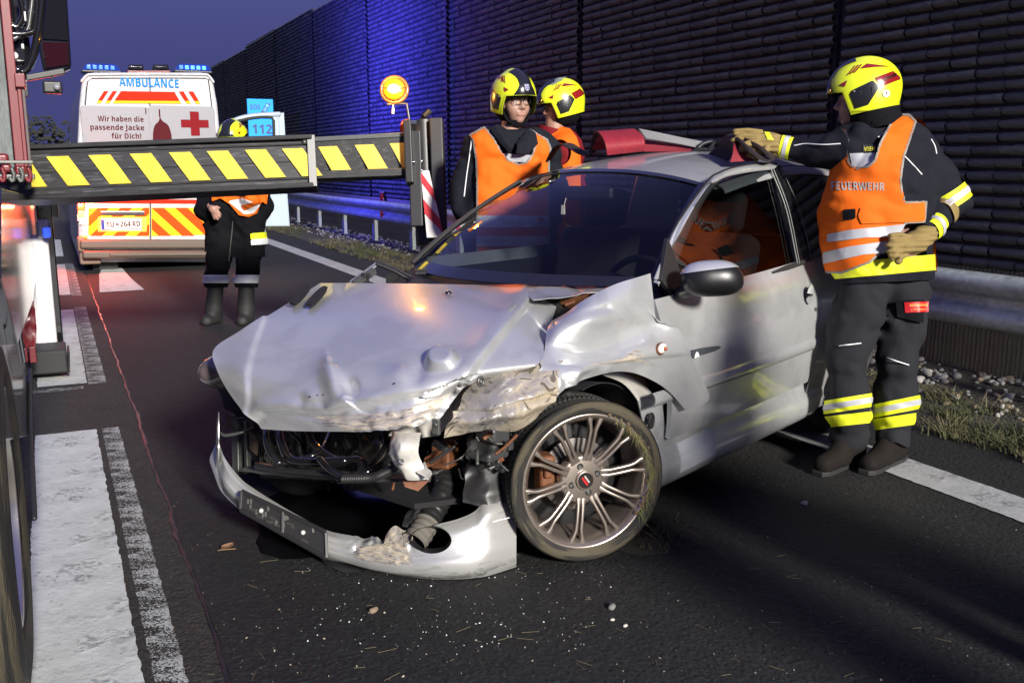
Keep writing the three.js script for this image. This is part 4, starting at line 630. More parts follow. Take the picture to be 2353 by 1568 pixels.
  const bg = new THREE.CircleGeometry(0.029, 32); C('cap_badge', W(bg.translate(0, 0, 0.0715)), std([1, 1, 1], 0.35, 0, { map: badge }), rim);
  C('brake_disc', W(join([lathe([[0.06, -0.02], [0.135, -0.02], [0.135, -0.04], [0.06, -0.04]], 60), rod(V(0, 0, -0.06), V(0, 0, 0.03), 0.065, 0.06, 30)])), std([0.10, 0.09, 0.085], 0.5, 0.6), wheel);
  C('brake_caliper', W(join([new RoundedBoxGeometry(0.06, 0.14, 0.08, 3, 0.015).translate(-0.125, 0.02, -0.02), new RoundedBoxGeometry(0.03, 0.05, 0.03, 2, 0.01).translate(-0.13, 0.035, 0.022)])), M.rust, wheel);
  C('wheel_back', W(lathe([[0.0, -0.09], [0.16, -0.085], [0.22, -0.1]], 40)), M.dark, wheel);
  C('axle', [rod(V(0, 0, -0.05).applyMatrix4(WM), V(WC.x, WC.y, -0.3), 0.05), rod(V(0, 0.05, -0.1).applyMatrix4(WM), V(WC.x - 0.05, 0.8, -0.5), 0.06)], M.plastic, wheel);
  { // turf torn out of the verge, jammed between rim and tyre
    const r = rng(91), gs = []; for (let i = 0; i < 150; i++) { const a = 1.15 - 1.75 * r(), rr = RI - 0.01 + 0.035 * r() * r(); const b = V(Math.cos(a) * rr, Math.sin(a) * rr, 0.095 + 0.01 * r()), d = V(r() - 0.5, -0.2 - r(), 0.5 * r()).normalize(), L = 0.015 + 0.04 * r(), e = b.clone().addScaledVector(d, L); const wv = V(r() - .5, r() - .5, 0).multiplyScalar(0.005); gs.push(prep(grid(1, 2, (u, v) => mixv(b, e, v).addScaledVector(wv, (u - 0.5) * (1 - v * .8)).add(V(0, -0.01 * v * v, 0))))); }
    const t = C('jammed_grass', W(join(gs)), std([0.14, 0.15, 0.045], 0.8), wheel); t.userData.kind = 'stuff';
    const ms = []; for (let i = 0; i < 60; i++) { const a = 1.25 - 1.9 * r(), rr = RI - 0.016 + 0.05 * r(); ms.push(prep(new THREE.IcosahedronGeometry(0.004 + 0.007 * r(), 0).scale(1, 1, 0.6).translate(Math.cos(a) * rr, Math.sin(a) * rr, 0.093))); }
    const m = C('mud', W(join(ms)), std([0.10, 0.07, 0.04], 0.95), wheel); m.userData.kind = 'stuff';
  }
}
// ---- open front: cross member, radiator remains, hoses, brackets
{
  const q = qb;
  C('bay_floor', [slab([V(0.28, 0.24, 0.5), V(0.28, 0.24, -0.25), V(0.05, 0.24, -0.38), V(-0.5, 0.24, -0.4), V(-0.5, 0.24, 0.6)].reverse(), V(0, 1, 0), 0.02)], M.dark);
  C('bulkhead', [patch([[q(540, 1110, 4.25), q(800, 1115, 4.0), q(1180, 1110, 3.9)], [q(540, 900, 4.3), q(800, 900, 4.05), q(1190, 880, 3.95)]], 8, 4, { thick: 0.02 })], M.dark);
  C('lower_crossmember', patch([[q(545, 1083, 3.82), q(700, 1100, 3.55), q(850, 1108, 3.32), q(985, 1108, 3.14)], [q(560, 1075, 3.80), q(700, 1086, 3.55), q(850, 1096, 3.33), q(990, 1093, 3.16)], [q(570, 1072, 3.9), q(710, 1078, 3.65), q(860, 1084, 3.42), q(1000, 1080, 3.26)]], 40, 8, { thick: 0.006, d: (p) => { p.y += crease(p, 12, 0.012); return p; } }), M.steel);
  C('crossmember_tab', patch([[q(930, 1118, 3.16), q(960, 1128, 3.14)], [q(925, 1106, 3.17), q(985, 1104, 3.13)]], 4, 4, { thick: 0.004 }), M.rust);
  C('lamp_bracket', [bar(q(549, 960, 3.95), q(552, 1090, 3.9), 0.05, 0.045, 0.004, V(1, 0, 0)), bar(q(566, 965, 3.9), q(569, 1088, 3.86), 0.02, 0.02, 0.003, V(1, 0, 0)), rbox(0.03, 0.035, 0.05, 0.004).applyMatrix4(new THREE.Matrix4().setPosition(q(545, 975, 3.94))), rod(q(520, 1075, 3.95), q(540, 1083, 3.92), 0.012)], M.steel);
  C('rusty_plate', [patch([[q(520, 985, 3.95), q(556, 985, 3.92)], [q(520, 950, 3.97), q(552, 958, 3.94)]], 8, 8, { thick: 0.003, d: (p) => { p.x += crease(p, 20, 0.012); return p; } }), patch([[q(572, 1030, 3.85), q(592, 1045, 3.83)], [q(574, 990, 3.86), q(590, 1000, 3.84)]], 8, 8, { thick: 0.003, d: (p) => { p.x += crease(p, 20, 0.012); return p; } })], std([0.12, 0.085, 0.06], 0.6, 0.3));
  C('bonnet_stay', capped([q(506, 995, 3.8), q(520, 1000, 3.78), q(560, 991, 3.76), q(580, 984, 3.8)], 0.006, 20), M.steel);
  // the fan and horn discs
  C('fan_cowl', [new THREE.TorusGeometry(0.13, 0.018, 10, 40).applyMatrix4(new THREE.Matrix4().makeRotationY(R90 - 0.3)).applyMatrix4(new THREE.Matrix4().setPosition(q(800, 1040, 3.68))), new THREE.SphereGeometry(0.125, 24, 10, 0, 6.3, 0, 1.2).scale(1, 0.3, 1).applyMatrix4(new THREE.Matrix4().makeRotationZ(-R90)).applyMatrix4(new THREE.Matrix4().setPosition(q(805, 1040, 3.72)))], std([0.10, 0.09, 0.08], 0.35, 0.6));
  C('horn', new THREE.SphereGeometry(0.075, 24, 12).scale(0.5, 1.1, 0.9).applyMatrix4(new THREE.Matrix4().setPosition(q(855, 1025, 3.55))), std([0.17, 0.14, 0.12], 0.3, 0.7));
  C('engine_block', [rbox(0.3, 0.2, 0.3, 0.02).applyMatrix4(new THREE.Matrix4().setPosition(q(760, 1000, 3.95))), rbox(0.2, 0.14, 0.25, 0.02).applyMatrix4(new THREE.Matrix4().setPosition(q(640, 1020, 4.0))), rod(q(680, 960, 3.8), q(690, 1060, 3.78), 0.03), rod(q(715, 985, 3.7), q(718, 1050, 3.7), 0.02)], M.plastic);
  const hose = (pts, r, m = M.gloss) => C('hose', capped(pts.map(([x, y, d]) => q(x, y, d)), r, pts.length * 10, 8), m);
  hose([[612, 985, 3.7], [612, 1010, 3.66], [622, 1040, 3.62], [640, 1062, 3.6]], 0.014);
  hose([[640, 985, 3.7], [648, 1020, 3.64], [668, 1055, 3.58], [720, 1062, 3.52], [790, 1058, 3.45]], 0.017);
  hose([[700, 975, 3.65], [722, 1020, 3.58], [770, 1055, 3.48], [820, 1055, 3.42], [835, 1070, 3.38], [825, 1090, 3.36], [800, 1098, 3.36], [760, 1080, 3.4], [735, 1055, 3.46]], 0.013);
  hose([[900, 990, 3.45], [905, 1030, 3.4], [880, 1065, 3.37], [840, 1085, 3.36], [780, 1100, 3.4]], 0.015);
  hose([[760, 985, 3.7], [745, 1020, 3.62], [720, 1045, 3.55], [650, 1065, 3.6]], 0.010);
  hose([[878, 985, 3.5], [884, 1015, 3.46], [872, 1045, 3.42], [842, 1078, 3.4]], 0.009);
  hose([[660, 985, 3.75], [690, 1015, 3.7], [700, 1050, 3.66]], 0.008);
  hose([[590, 1070, 3.72], [650, 1080, 3.6], [740, 1088, 3.46], [800, 1095, 3.38]], 0.012, M.plastic);
  { // ribbed loom along the lip
    const pts = [[790, 1100, 3.34], [850, 1097, 3.27], [885, 1085, 3.23], [925, 1062, 3.22]].map(([x, y, d]) => q(x, y, d)), cv = curve(pts), gs = [];
    for (let i = 0; i <= 46; i++) { const p = cv.getPoint(i / 46), t = cv.getTangent(i / 46); gs.push(prep(new THREE.TorusGeometry(0.012, 0.0035, 6, 14).applyMatrix4(new THREE.Matrix4().lookAt(V(0, 0, 0), t, V(0, 1, 0))).translate(p.x, p.y, p.z))); }
    const l = C('ribbed_loom', [tube(pts, 0.011, 30), ...gs], M.plastic); }
  // pale bent bracket under the bonnet lip
  C('bent_bracket', patch([[q(928, 1080, 3.18), q(950, 1098, 3.14), q(985, 1100, 3.1)], [q(900, 1055, 3.2), q(930, 1062, 3.15), q(968, 1060, 3.12)], [q(898, 1020, 3.2), q(932, 1020, 3.14), q(965, 1022, 3.13)], [q(902, 985, 3.22), q(935, 990, 3.18), q(970, 992, 3.17)]], 24, 30, { thick: 0.003, d: (p, u, v) => { p.x += 0.018 * Math.sin(u * 3.14) + crease(p, 14, 0.018); return p; } }), M.silverBare);
  { const b = q(921, 1061, 3.12); C('bracket_bolt', [new THREE.TorusGeometry(0.008, 0.003, 8, 16).translate(b.x, b.y, b.z)], M.chrome); }
  C('bent_strut', patch([[q(955, 1082, 3.12), q(985, 1102, 3.06)], [q(975, 1060, 3.14), q(992, 1085, 3.08)]], 10, 10, { thick: 0.003, d: (p) => { p.x += crease(p, 20, 0.015); return p; } }), M.silverBare);
  C('chassis_leg', [bar(q(1010, 1050, 3.4), q(1090, 1010, 3.7), 0.09, 0.07, 0.01), rod(q(985, 1060, 3.35), q(1030, 1030, 3.45), 0.02)], M.rust);
  C('washer_bottle', [new RoundedBoxGeometry(0.10, 0.13, 0.1, 4, 0.02).applyMatrix4(new THREE.Matrix4().setPosition(q(1130, 1012, 3.36))), new RoundedBoxGeometry(0.11, 0.035, 0.12, 3, 0.012).applyMatrix4(new THREE.Matrix4().setPosition(q(1118, 1040, 3.32))), rbox(0.03, 0.04, 0.02, 0.004).applyMatrix4(new THREE.Matrix4().setPosition(q(1085, 1020, 3.3))), rbox(0.025, 0.035, 0.02, 0.004).applyMatrix4(new THREE.Matrix4().setPosition(q(1170, 1022, 3.28)))], std([0.045, 0.045, 0.047], 0.4));
  C('torn_liner', patch([[q(1070, 1150, 3.35), q(1120, 1165, 3.3), q(1165, 1150, 3.3)], [q(1080, 1060, 3.4), q(1120, 1060, 3.36), q(1160, 1070, 3.34)]], 16, 14, { thick: 0.003, d: (p) => { p.x += crease(p, 9, 0.05); return p; } }), M.plastic);
  C('loose_wire', [capped([q(1022, 1068, 3.25), q(1060, 1050, 3.22), q(1085, 1020, 3.26)], 0.003, 16, 5)], M.steel);
  // thick split air hose that hangs into the bumper
  { const pts = [[1010, 1070, 3.66], [1022, 1105, 3.6], [1015, 1140, 3.54], [992, 1180, 3.48], [972, 1215, 3.42], [950, 1245, 3.38]].map(([x, y, d]) => cd(x, y, d)), cv = curve(pts); const mk = (a, b) => grid(24, 40, (u, v) => { const t = a + (b - a) * v, c = cv.getPoint(t), tg = cv.getTangent(t), n1 = V(0, 1, 0).cross(tg).normalize(), n2 = tg.clone().cross(n1), an = u * 6.2832, k = 0.042 + 0.004 * t + 0.006 * (fbm(u * 6, t * 14, 3) - 0.5) + 0.002 * Math.sin(t * 90) + (vn(Math.cos(an) * 2, Math.sin(an) * 2, t * 9) - 0.5) * 0.02 * (1 - t); return c.addScaledVector(n1, Math.cos(an) * k).addScaledVector(n2, Math.sin(an) * k); });
    C('air_hose', mk(0, 0.72), std([0.016, 0.016, 0.016], 0.35)); C('air_hose_cuff', mk(0.72, 1), std([0.11, 0.10, 0.085], 0.85)); }
  C('torn_bellows', patch([[cd(930, 1205, 3.43), cd(960, 1215, 3.42), cd(990, 1205, 3.45)], [cd(940, 1170, 3.49), cd(965, 1165, 3.47), cd(1000, 1160, 3.51)], [cd(970, 1140, 3.55), cd(990, 1135, 3.53), cd(1015, 1130, 3.57)]], 16, 16, { thick: 0.003, d: (p) => { p.x += crease(p, 16, 0.035); return p; } }), M.plastic);
  { // what is left of the radiator and the clutter round it
    const r = rng(404), fin = [], A = q(600, 1000, 3.95), Bx = q(860, 1000, 3.62), dn = V(0, -0.17, 0);
    for (let i = 0; i < 46; i++) { const a = mixv(A, Bx, i / 45); fin.push(prep(bar(a, a.clone().add(dn).add(V(0.02 * (vn(i * 0.3, 2) - 0.5), 0, 0)), 0.004, 0.03, 0, V(0, 0, 1)))); }
    C('radiator_fins', fin, std([0.09, 0.085, 0.08], 0.5, 0.5)).userData.kind = 'stuff'; C('radiator_tank', [bar(A, Bx, 0.05, 0.05, 0.01), bar(A.clone().add(dn), Bx.clone().add(dn), 0.03, 0.05, 0.01)], M.plastic);
    const mats = [M.plastic, M.steel, M.rust, M.gloss], lists = [[], [], [], []];
    for (let i = 0; i < 150; i++) { const x = 575 + 580 * r(), y = 985 + 105 * r(), d = dOld(x) + 0.10 + 0.5 * r(), p = q(x, y, d), k = r() < 0.5 ? 0 : r() < 0.4 ? 1 : r() < 0.4 ? 2 : 3, s = 0.006 + 0.022 * r() * r(); const e = p.clone().add(V(r() - 0.5, r() - 0.5, r() - 0.5).multiplyScalar(0.12)); lists[k].push(r() < 0.45 ? prep(capped([p, mixv(p, e, 0.5).add(V(0, 0.03 * (r() - .5), 0)), e], 0.003 + 0.005 * r(), 8, 6)) : prep(rbox(s * (1 + 2 * r()), s * (1 + r()), s, s * 0.2).applyMatrix4(new THREE.Matrix4().makeRotationFromEuler(new THREE.Euler(r() * 6, r() * 6, r() * 6)).setPosition(p)))); }
    lists.forEach((l, k) => { C('broken_fittings', l, mats[k]).userData.kind = 'stuff'; });
  }
  // headlamp on the far side, still in place
  C('headlamp', new THREE.SphereGeometry(1, 24, 16).scale(0.10, 0.07, 0.085).applyMatrix4(new THREE.Matrix4().makeRotationY(-0.5)).applyMatrix4(new THREE.Matrix4().setPosition(cd(514, 853, 3.82))), phy([0.14, 0.11, 0.11], 0.08, 0, { clearcoat: 1, clearcoatRoughness: 0.02 }));
  C('corner_panel', patch([[cd(515, 940, 3.88), cd(560, 960, 3.81), cd(600, 975, 3.78)], [cd(505, 905, 3.93), cd(545, 920, 3.85), cd(590, 930, 3.81)], [cd(492, 880, 3.98), cd(530, 880, 3.88), cd(580, 890, 3.83)]], 8, 8, { thick: 0.004 }), M.plastic);
}
// ---------------------------------------------------------------- torn-off front bumper lying on the road
{
  const t = thing('front_bumper', 'torn-off silver front bumper lying on the asphalt before the car', 'bumper', G(930, 1310));
  // stations along it: [x, y on the road, y of the upper rim, how far the rim leans back]
  const ST = [[503, 1062, 946, .02], [498, 1092, 1000, .02], [515, 1130, 1050, .03], [552, 1166, 1098, .035], [583, 1187, 1122, .04], [640, 1222, 1158, .04], [700, 1256, 1192, .04], [752, 1284, 1218, .04], [800, 1301, 1229, .03], [850, 1315, 1240, .03], [905, 1327, 1236, .03], [950, 1333, 1222, .03], [1000, 1337, 1205, .035], [1050, 1337, 1192, .04], [1090, 1334, 1174, .045], [1125, 1328, 1140, .05], [1186, 1308, 1124, .05]];
  const gd = (x, y) => G(x, y).sub(camO).dot(camF), SD = [3.80, 3.76, 3.70, 3.65, 3.61, 3.57, 3.53, 3.50];   // its far end still hangs on the car
  const depthAt = (x, y) => { let i = 0; while (i < 7 && ST[i + 1][0] < x) i++; if (x < 503) return 3.8; return i >= 7 ? gd(x, y) : SD[i] + (SD[i + 1] - SD[i]) * cl((x - ST[i][0]) / (ST[i + 1][0] - ST[i][0])); };
  const B = ST.map(([x, y, ty, l]) => { const d = depthAt(x, y); return [0, .12, .3, .45, .6, .8, 1].map((k, i) => { const out = [0.012, -0.012, -0.022, -0.012, -0.004, 0.004, l][i]; const p = D(x, y + (ty - y) * k, d + out); if (p.y < 0.006) p.y = 0.006; return p; }); });
  const rows = [0, 1, 2, 3, 4, 5, 6].map((k) => B.map((b) => b[k])), S = surf(rows);
  const pxs = surf([0, .12, .3, .45, .6, .8, 1].map((k) => ST.map(([x, y, ty]) => V(x, y + (ty - y) * k, 0))));
  const g = grid(170, 36, (u, v) => { const p = S(u, v), q = pxs(u, v); const f = sst(790, 840, q.x) * sst(960, 910, q.x) * sst(0.35, 0.6, v); p.y += f * 0.05 * (fbm(q.x * 0.05, q.y * 0.05, 4) - 0.4); p.addScaledVector(camF, f * (rid(q.x * 0.045, q.y * 0.05) - 0.4) * 0.05); return p; }, { su: 2, sv: 0.25 });
  // the round fog lamp opening and the step cut in its upper rim
  const toPx = (p) => { const d = p.clone().sub(camO), k = FOC / d.dot(camF); return [PW / 2 + d.dot(camR) * k, PH / 2 - d.dot(camU) * k]; };
  const c0 = D(990, 1240, depthAt(990, 1336)), hx = camR, hy = camU;
  const hole = (p) => { const d = p.clone().sub(c0), x = d.dot(hx) / 0.072, y = d.dot(hy) / 0.045; return x * x + y * y - 1; };
  T.scuff = tex([1024, 256], (u, v) => { const a = tfbm(u, v, 8, 5, 500), b = tnoise(u, v * 0.25, 128, 501); const low = sst(0.26, 0.05, v) * sst(0.42, 0.62, a + 0.2 * (b - 0.5)), d = sst(0.6, 0.75, tfbm(u, v, 20, 4, 503)) * 0.2; const k = 0.95 - 0.3 * low - d * 0.4; return [k, k * 0.985, k * 0.95]; });
  const skinM = M.silver.clone(); skinM.map = T.scuff.clone(); skinM.map.repeat.set(0.5, 4); skinM.map.needsUpdate = true;
  const skin = put(t, 'bumper_skin', thicken(mergeVertices(clip(g, hole), 1e-5), 0.004), skinM);
  put(t, 'fog_lamp_hole', grid(40, 4, (u, v) => { const a = u * 6.2832; return c0.clone().addScaledVector(hx, Math.cos(a) * 0.072 * (1 - 0.1 * v)).addScaledVector(hy, Math.sin(a) * 0.045 * (1 - 0.1 * v)).addScaledVector(camF, 0.002 + 0.05 * v + 0.0); }), M.plastic, skin);
  // scraped flank: bare plastic and filler
  put(t, 'scraped_area', grid(40, 14, (u, v) => { const uu = 0.515 + 0.17 * u, vv = 0.36 + 0.58 * v * (0.6 + 0.4 * Math.sin(u * 3)), p = S(uu, vv); const q = pxs(uu, vv); return p.addScaledVector(camF, -0.006 - 0.006 * rid(q.x * 0.05, q.y * 0.06)).addScaledVector(camU, 0.002); }, {}), M.scraped, skin, 'scraped bumper area with bare filler');
  put(t, 'torn_edge', patch([[D(880, 1252, 3.385), D(905, 1256, 3.37), D(925, 1252, 3.36), D(945, 1240, 3.35)], [D(886, 1228, 3.42), D(905, 1208, 3.41), D(930, 1218, 3.40), D(950, 1204, 3.39)]], 14, 8, { thick: 0.004, d: (p) => { p.addScaledVector(camF, crease(p, 20, 0.02)); return p; } }), M.crushed, skin);
  put(t, 'scratch', capped([D(1085, 1210, 3.5), D(1110, 1207, 3.5), D(1140, 1196, 3.5), D(1172, 1188, 3.5)].map((p, i) => D(...[[1085, 1210], [1110, 1207], [1140, 1196], [1172, 1188]][i], gd(1110 + i * 18, 1328 - i * 4) - 0.018)), 0.0022, 30, 5), std([0.8, 0.8, 0.8], 0.5), skin);
  put(t, 'step_tab', bar(D(1113, 1142, gd(1113, 1331) + 0.05), D(1176, 1124, gd(1174, 1312) + 0.05), 0.006, 0.03), M.plastic, skin);
  // lower outer lobe at the far end
  put(t, 'lower_lip', patch([[D(545, 1165, 3.69), D(508, 1125, 3.75), D(486, 1070, 3.83)], [D(540, 1130, 3.70), D(500, 1090, 3.77), D(484, 1050, 3.85)], [D(552, 1108, 3.72), D(515, 1060, 3.78), D(502, 1010, 3.87)]], 20, 10, { thick: 0.004 }), M.silver, t);
  // number plate holder without a plate
  const o = depthAt(660, 1234), hp = (u, v) => { const a = D(551, 1170, depthAt(580, 1187) - 0.05), b = D(750, 1282, depthAt(752, 1284) - 0.05), c = D(748, 1222, depthAt(752, 1284) - 0.03), e = D(554, 1128, depthAt(580, 1187) - 0.03); return mixv(mixv(a, b, u), mixv(e, c, u), v); };
  const dirtM = std([0.032, 0.030, 0.026], 0.7, 0, { map: T.tyre });
  const holder = put(t, 'number_plate_holder', grid(10, 4, hp, { thick: 0.012 }), M.plastic);
  put(t, 'holder_frame', [[0, 0, 1, 0], [0, 1, 1, 1], [0, 0, 0, 1], [1, 0, 1, 1], [0.5, 0, 0.5, 1]].map(([a, b, c, d]) => bar(hp(a, b), hp(c, d), 0.016, 0.012, 0.003)), M.plastic, holder);
  { const r = rng(12), gs = []; for (let i = 0; i < 26; i++) { const u = 0.06 + 0.88 * r(), v = 0.15 + 0.6 * r(), L = 0.02 + 0.03 * r(), h = r() > 0.5; gs.push(bar(hp(u, v), hp(u + (h ? L * 1.6 : 0), v + (h ? 0 : 0.25)), 0.006, 0.008)); } const m = put(t, 'holder_ribs', gs, std([0.05, 0.048, 0.043], 0.6), holder); m.userData.kind = 'stuff'; }
  for (const [u, v] of [[0.25, 0.55], [0.74, 0.55]]) { const p = hp(u, v).addScaledVector(camF, -0.008); put(t, 'holder_screw', new THREE.SphereGeometry(0.009, 12, 8).translate(p.x, p.y, p.z), std([0.5, 0.5, 0.48], 0.4), holder); }
}
// ---------------------------------------------------------------- recovery truck at the left edge with its outrigger
{
  const t = thing('recovery_truck', 'red and dark recovery truck at the left edge with striped outrigger beam extended', 'truck', V(-1.2, 0, -6.5));
  const P = (name, geo, mat, parent = t, label) => put(t, name, geo, mat, parent, label);
  M.red = phy([0.15, 0.008, 0.014], 0.5, 0, { map: T.dirt, clearcoat: 0.5, clearcoatRoughness: 0.2 });
  M.darkMetal = phy([0.03, 0.032, 0.045], 0.16, 0.65, { clearcoat: 0.6, clearcoatRoughness: 0.05 });
  T.scrape = tex([1024, 256], (u, v) => { const a = tfbm(u, v, 10, 4, 600), st = tnoise(u * 0.5, v, 64, 601) * tnoise(u, v * 2, 30, 602), q = sst(0.5, 0.62, st + 0.2 * a); const k = 0.42 + 0.3 * a + 0.5 * q; return [k, k, k * 0.98]; });
  M.beam = phy([0.055, 0.056, 0.06], 0.45, 0, { map: T.scrape, clearcoat: 0.25, clearcoatRoughness: 0.3 });
  M.white = phy([0.72, 0.72, 0.74], 0.4, 0, { map: T.dirt, clearcoat: 0.3 });
  const bz = (z, x0, y0, x1, y1, dz, r = 0.006) => { const a = WZ(x0, y1, z), b = WZ(x1, y1, z), c = WZ((x0 + x1) / 2, y0, z), w = b.x - a.x, h = c.y - a.y; return new RoundedBoxGeometry(w, h, dz, 2, Math.min(r, w / 3, h / 3)).translate((a.x + b.x) / 2, a.y + h / 2, z - dz / 2); };
  // frame column and galvanised post
  P('galvanised_post', bz(-6.4, -30, -60, 34, 402, 0.25), std([0.3, 0.32, 0.31], 0.7, 0.1, { map: T.galv }));
  P('red_frame', [bz(-6.4, 36, -40, 58, 402, 0.12), bz(-6.38, 56, 176, 66, 402, 0.1), bz(-6.35, 34, 168, 58, 200, 0.14)], M.red);
  P('red_frame_edge', bz(-6.38, 66, 200, 73, 395, 0.08), std([0.3, 0.22, 0.22], 0.7, 0.1, { map: T.galv }));
  P('clamp', [bz(-6.25, -10, 352, 20, 376, 0.1, 0.02), bz(-6.25, 2, 376, 26, 396, 0.1, 0.02)], M.red); P('clamp', bz(-6.25, 34, 380, 60, 402, 0.1, 0.015), M.red);
  P('lashing_rail', [bz(-6.24, -30, 368, 76, 376, 0.06), bz(-6.24, -30, 400, 80, 412, 0.1)], M.steel);
  for (const x of [4, 26, 46, 64]) P('lashing_hook', [capped([WZ(x, 388, -6.2), WZ(x + 5, 402, -6.2), WZ(x + 2, 416, -6.2), WZ(x - 4, 410, -6.2)], 0.012, 16)], x % 4 ? M.steel : M.red);
  // polished locker panel, lower body and wheel arch
  P('locker_panel', slab([WX(2, 432, -0.125), WX(79, 440, -0.125), WX(90, 594, -0.115), WX(75, 690, -0.125), WX(40, 790, -0.125), WX(2, 640, -0.125)].map((p, i) => V(i === 2 ? -0.12 : -0.125, p.y, Math.max(-9.2, p.z))).reverse(), V(1, 0, 0), 0.03, 0.003), M.darkMetal);
  P('side_body', slab([WX(-12, 540, -0.15), WX(0, 556, -0.15), WX(30, 690, -0.15), WX(54, 825, -0.15), WX(64, 885, -0.15), WX(66, 1000, -0.15), WX(30, 1010, -0.15), WX(-12, 1020, -0.15)].reverse(), V(1, 0, 0), 0.08, 0.004), M.darkMetal);
  P('body_edge', capped([WX(-8, 530, -0.13), WX(0, 556, -0.145), WX(30, 690, -0.145), WX(54, 828, -0.145)], 0.008, 24), M.chrome);
  P('arch_edge', capped([WX(68, 850, -0.14), WX(70, 1000, -0.14), WX(78, 1190, -0.14)], 0.01, 20), M.plastic);
  P('red_flap', [patch([[WZ(58, 800, -6.6), WZ(80, 800, -6.6)], [WZ(50, 760, -6.6), WZ(82, 750, -6.6)], [WZ(64, 700, -6.6), WZ(76, 690, -6.6)]], 12, 16, { thick: 0.006, d: (p) => { p.z += crease(p, 12, 0.03); return p; } }), bz(-6.55, 52, 800, 64, 832, 0.05), bz(-6.55, 68, 796, 84, 834, 0.05)], M.red);
  P('white_skirt', [bz(-7.3, 80, 548, 133, 805, 0.5, 0.03), bz(-7.29, 92, 560, 98, 800, 0.02), bz(-7.29, 110, 560, 114, 800, 0.02)], M.white);
  P('white_skirt_top', bz(-7.36, 86, 505, 113, 556, 0.3, 0.015), M.white);
  P('skirt_frame', [bz(-7.5, 112, 455, 146, 797, 0.6, 0.01), bz(-7.4, 96, 480, 104, 560, 0.1)], M.gloss);
  P('cabinet_column', bz(-7.6, 84, 440, 134, 500, 0.6, 0.01), M.gloss);
  P('step', [bz(-6.95, 56, 806, 157, 864, 0.35, 0.015)], M.rubber); P('step_teeth', Array.from({ length: 8 }, (_, i) => bz(-6.95, 155, 812 + i * 6, 160, 815 + i * 6, 0.33, 0.001)), M.rubber).userData.kind = 'stuff';
  P('mudflap', bz(-7.1, 62, 850, 142, 900, 0.02, 0.004), M.rubber);
  { // rear wheel, just inside the frame edge
    const w = new THREE.Group(); w.name = 'wheel'; t.add(w); const c = V(-0.29, 0.5, -2.8), lathe = (pr, n = 80) => { const g = new THREE.LatheGeometry(pr.map(([r, x]) => new THREE.Vector2(r, x)), n); g.rotateZ(-R90); return g.translate(c.x, c.y, c.z); };
    P('tyre', lathe([[0.30, 0.10], [0.33, 0.135], [0.40, 0.15], [0.46, 0.14], [0.49, 0.12], [0.5, 0.09], [0.5, -0.12], [0.45, -0.16], [0.3, -0.12]]), std([1, 1, 1], 0.75, 0, { map: T.tyre, bumpMap: T.grit, bumpScale: 0.004 }), w);
    P('rim', lathe([[0.305, 0.11], [0.297, 0.135], [0.285, 0.13], [0.28, 0.07], [0.24, 0.02], [0.15, 0.03], [0.1, 0.1], [0.0, 0.11]]), std([0.6, 0.56, 0.5], 0.22, 0.9), w);
    for (let i = 0; i < 10; i++) { const a = i / 10 * 6.283; P('wheel_nut', rod(V(c.x + 0.02, c.y + Math.cos(a) * 0.19, c.z + Math.sin(a) * 0.19), V(c.x + 0.06, c.y + Math.cos(a) * 0.19, c.z + Math.sin(a) * 0.19), 0.016, 0.014, 6), M.chrome, w); }
    P('mudguard', grid(24, 5, (u, v) => { const a = 0.1 + 1.1 * u; return V(-0.42 + 0.27 * v, c.y + Math.sin(a) * 0.575, c.z - Math.cos(a) * 0.575); }, { thick: 0.012 }), M.plastic, w);
  }
  // cab mirror, its arms, hoses behind the frame, camera
  const mir = P('cab_mirror', [slab([WZ(95, -60, -8.8), WZ(150, -60, -8.8), WZ(163, 148, -8.8), WZ(160, 158, -8.8), WZ(150, 163, -8.8), WZ(106, 166, -8.8), WZ(97, 156, -8.8), WZ(84, 95, -8.8)].reverse(), V(0, 0, 1), 0.12, 0.02)], M.gloss);
  P('mirror_glass', slab([WZ(100, -60, -8.77), WZ(146, -60, -8.77), WZ(154, 92, -8.77), WZ(92, 88, -8.77)].reverse(), V(0, 0, 1), 0.01), std([0.02, 0.02, 0.025], 0.05, 0.6), mir);
  P('mirror_lower_glass', slab([WZ(95, 96, -8.77), WZ(155, 98, -8.77), WZ(157, 148, -8.77), WZ(106, 156, -8.77)].reverse(), V(0, 0, 1), 0.01), std([0.05, 0.012, 0.018], 0.05, 0.6), mir);
  P('mirror_arm', [bar(WZ(48, 181, -8.7), WZ(148, 163, -8.7), 0.05, 0.05, 0.01), bz(-8.6, 49, 190, 65, 222, 0.06)], M.plastic);
  P('camera', [bz(-8.6, 98, 185, 144, 214, 0.1, 0.02), rod(WZ(119, 176, -8.65), WZ(119, 188, -8.65), 0.008)], M.plastic);
  P('camera_lens', new THREE.SphereGeometry(0.026, 16, 10).applyMatrix4(new THREE.Matrix4().setPosition(WZ(130, 200, -8.58))), phy([0.35, 0.36, 0.38], 0.05, 0.3, { clearcoat: 1 }));
  const hz = -6.6, hs = (pts, r, m = M.gloss) => P('hose', capped(pts.map(([x, y]) => WZ(x, y, hz)), r, pts.length * 10), m);
  hs([[86, -30], [80, 60], [66, 75], [30, 78], [18, 70]], 0.02); hs([[98, -30], [90, 50], [80, 110], [66, 150], [50, 165]], 0.024); hs([[76, -30], [68, 40], [60, 70], [30, 90]], 0.014, M.chrome.clone ? std([0.2, 0.2, 0.2], 0.25, 0.8) : M.steel); hs([[40, -20], [52, 30], [40, 60], [22, 58]], 0.02); hs([[100, 10], [92, 90], [86, 96]], 0.012);
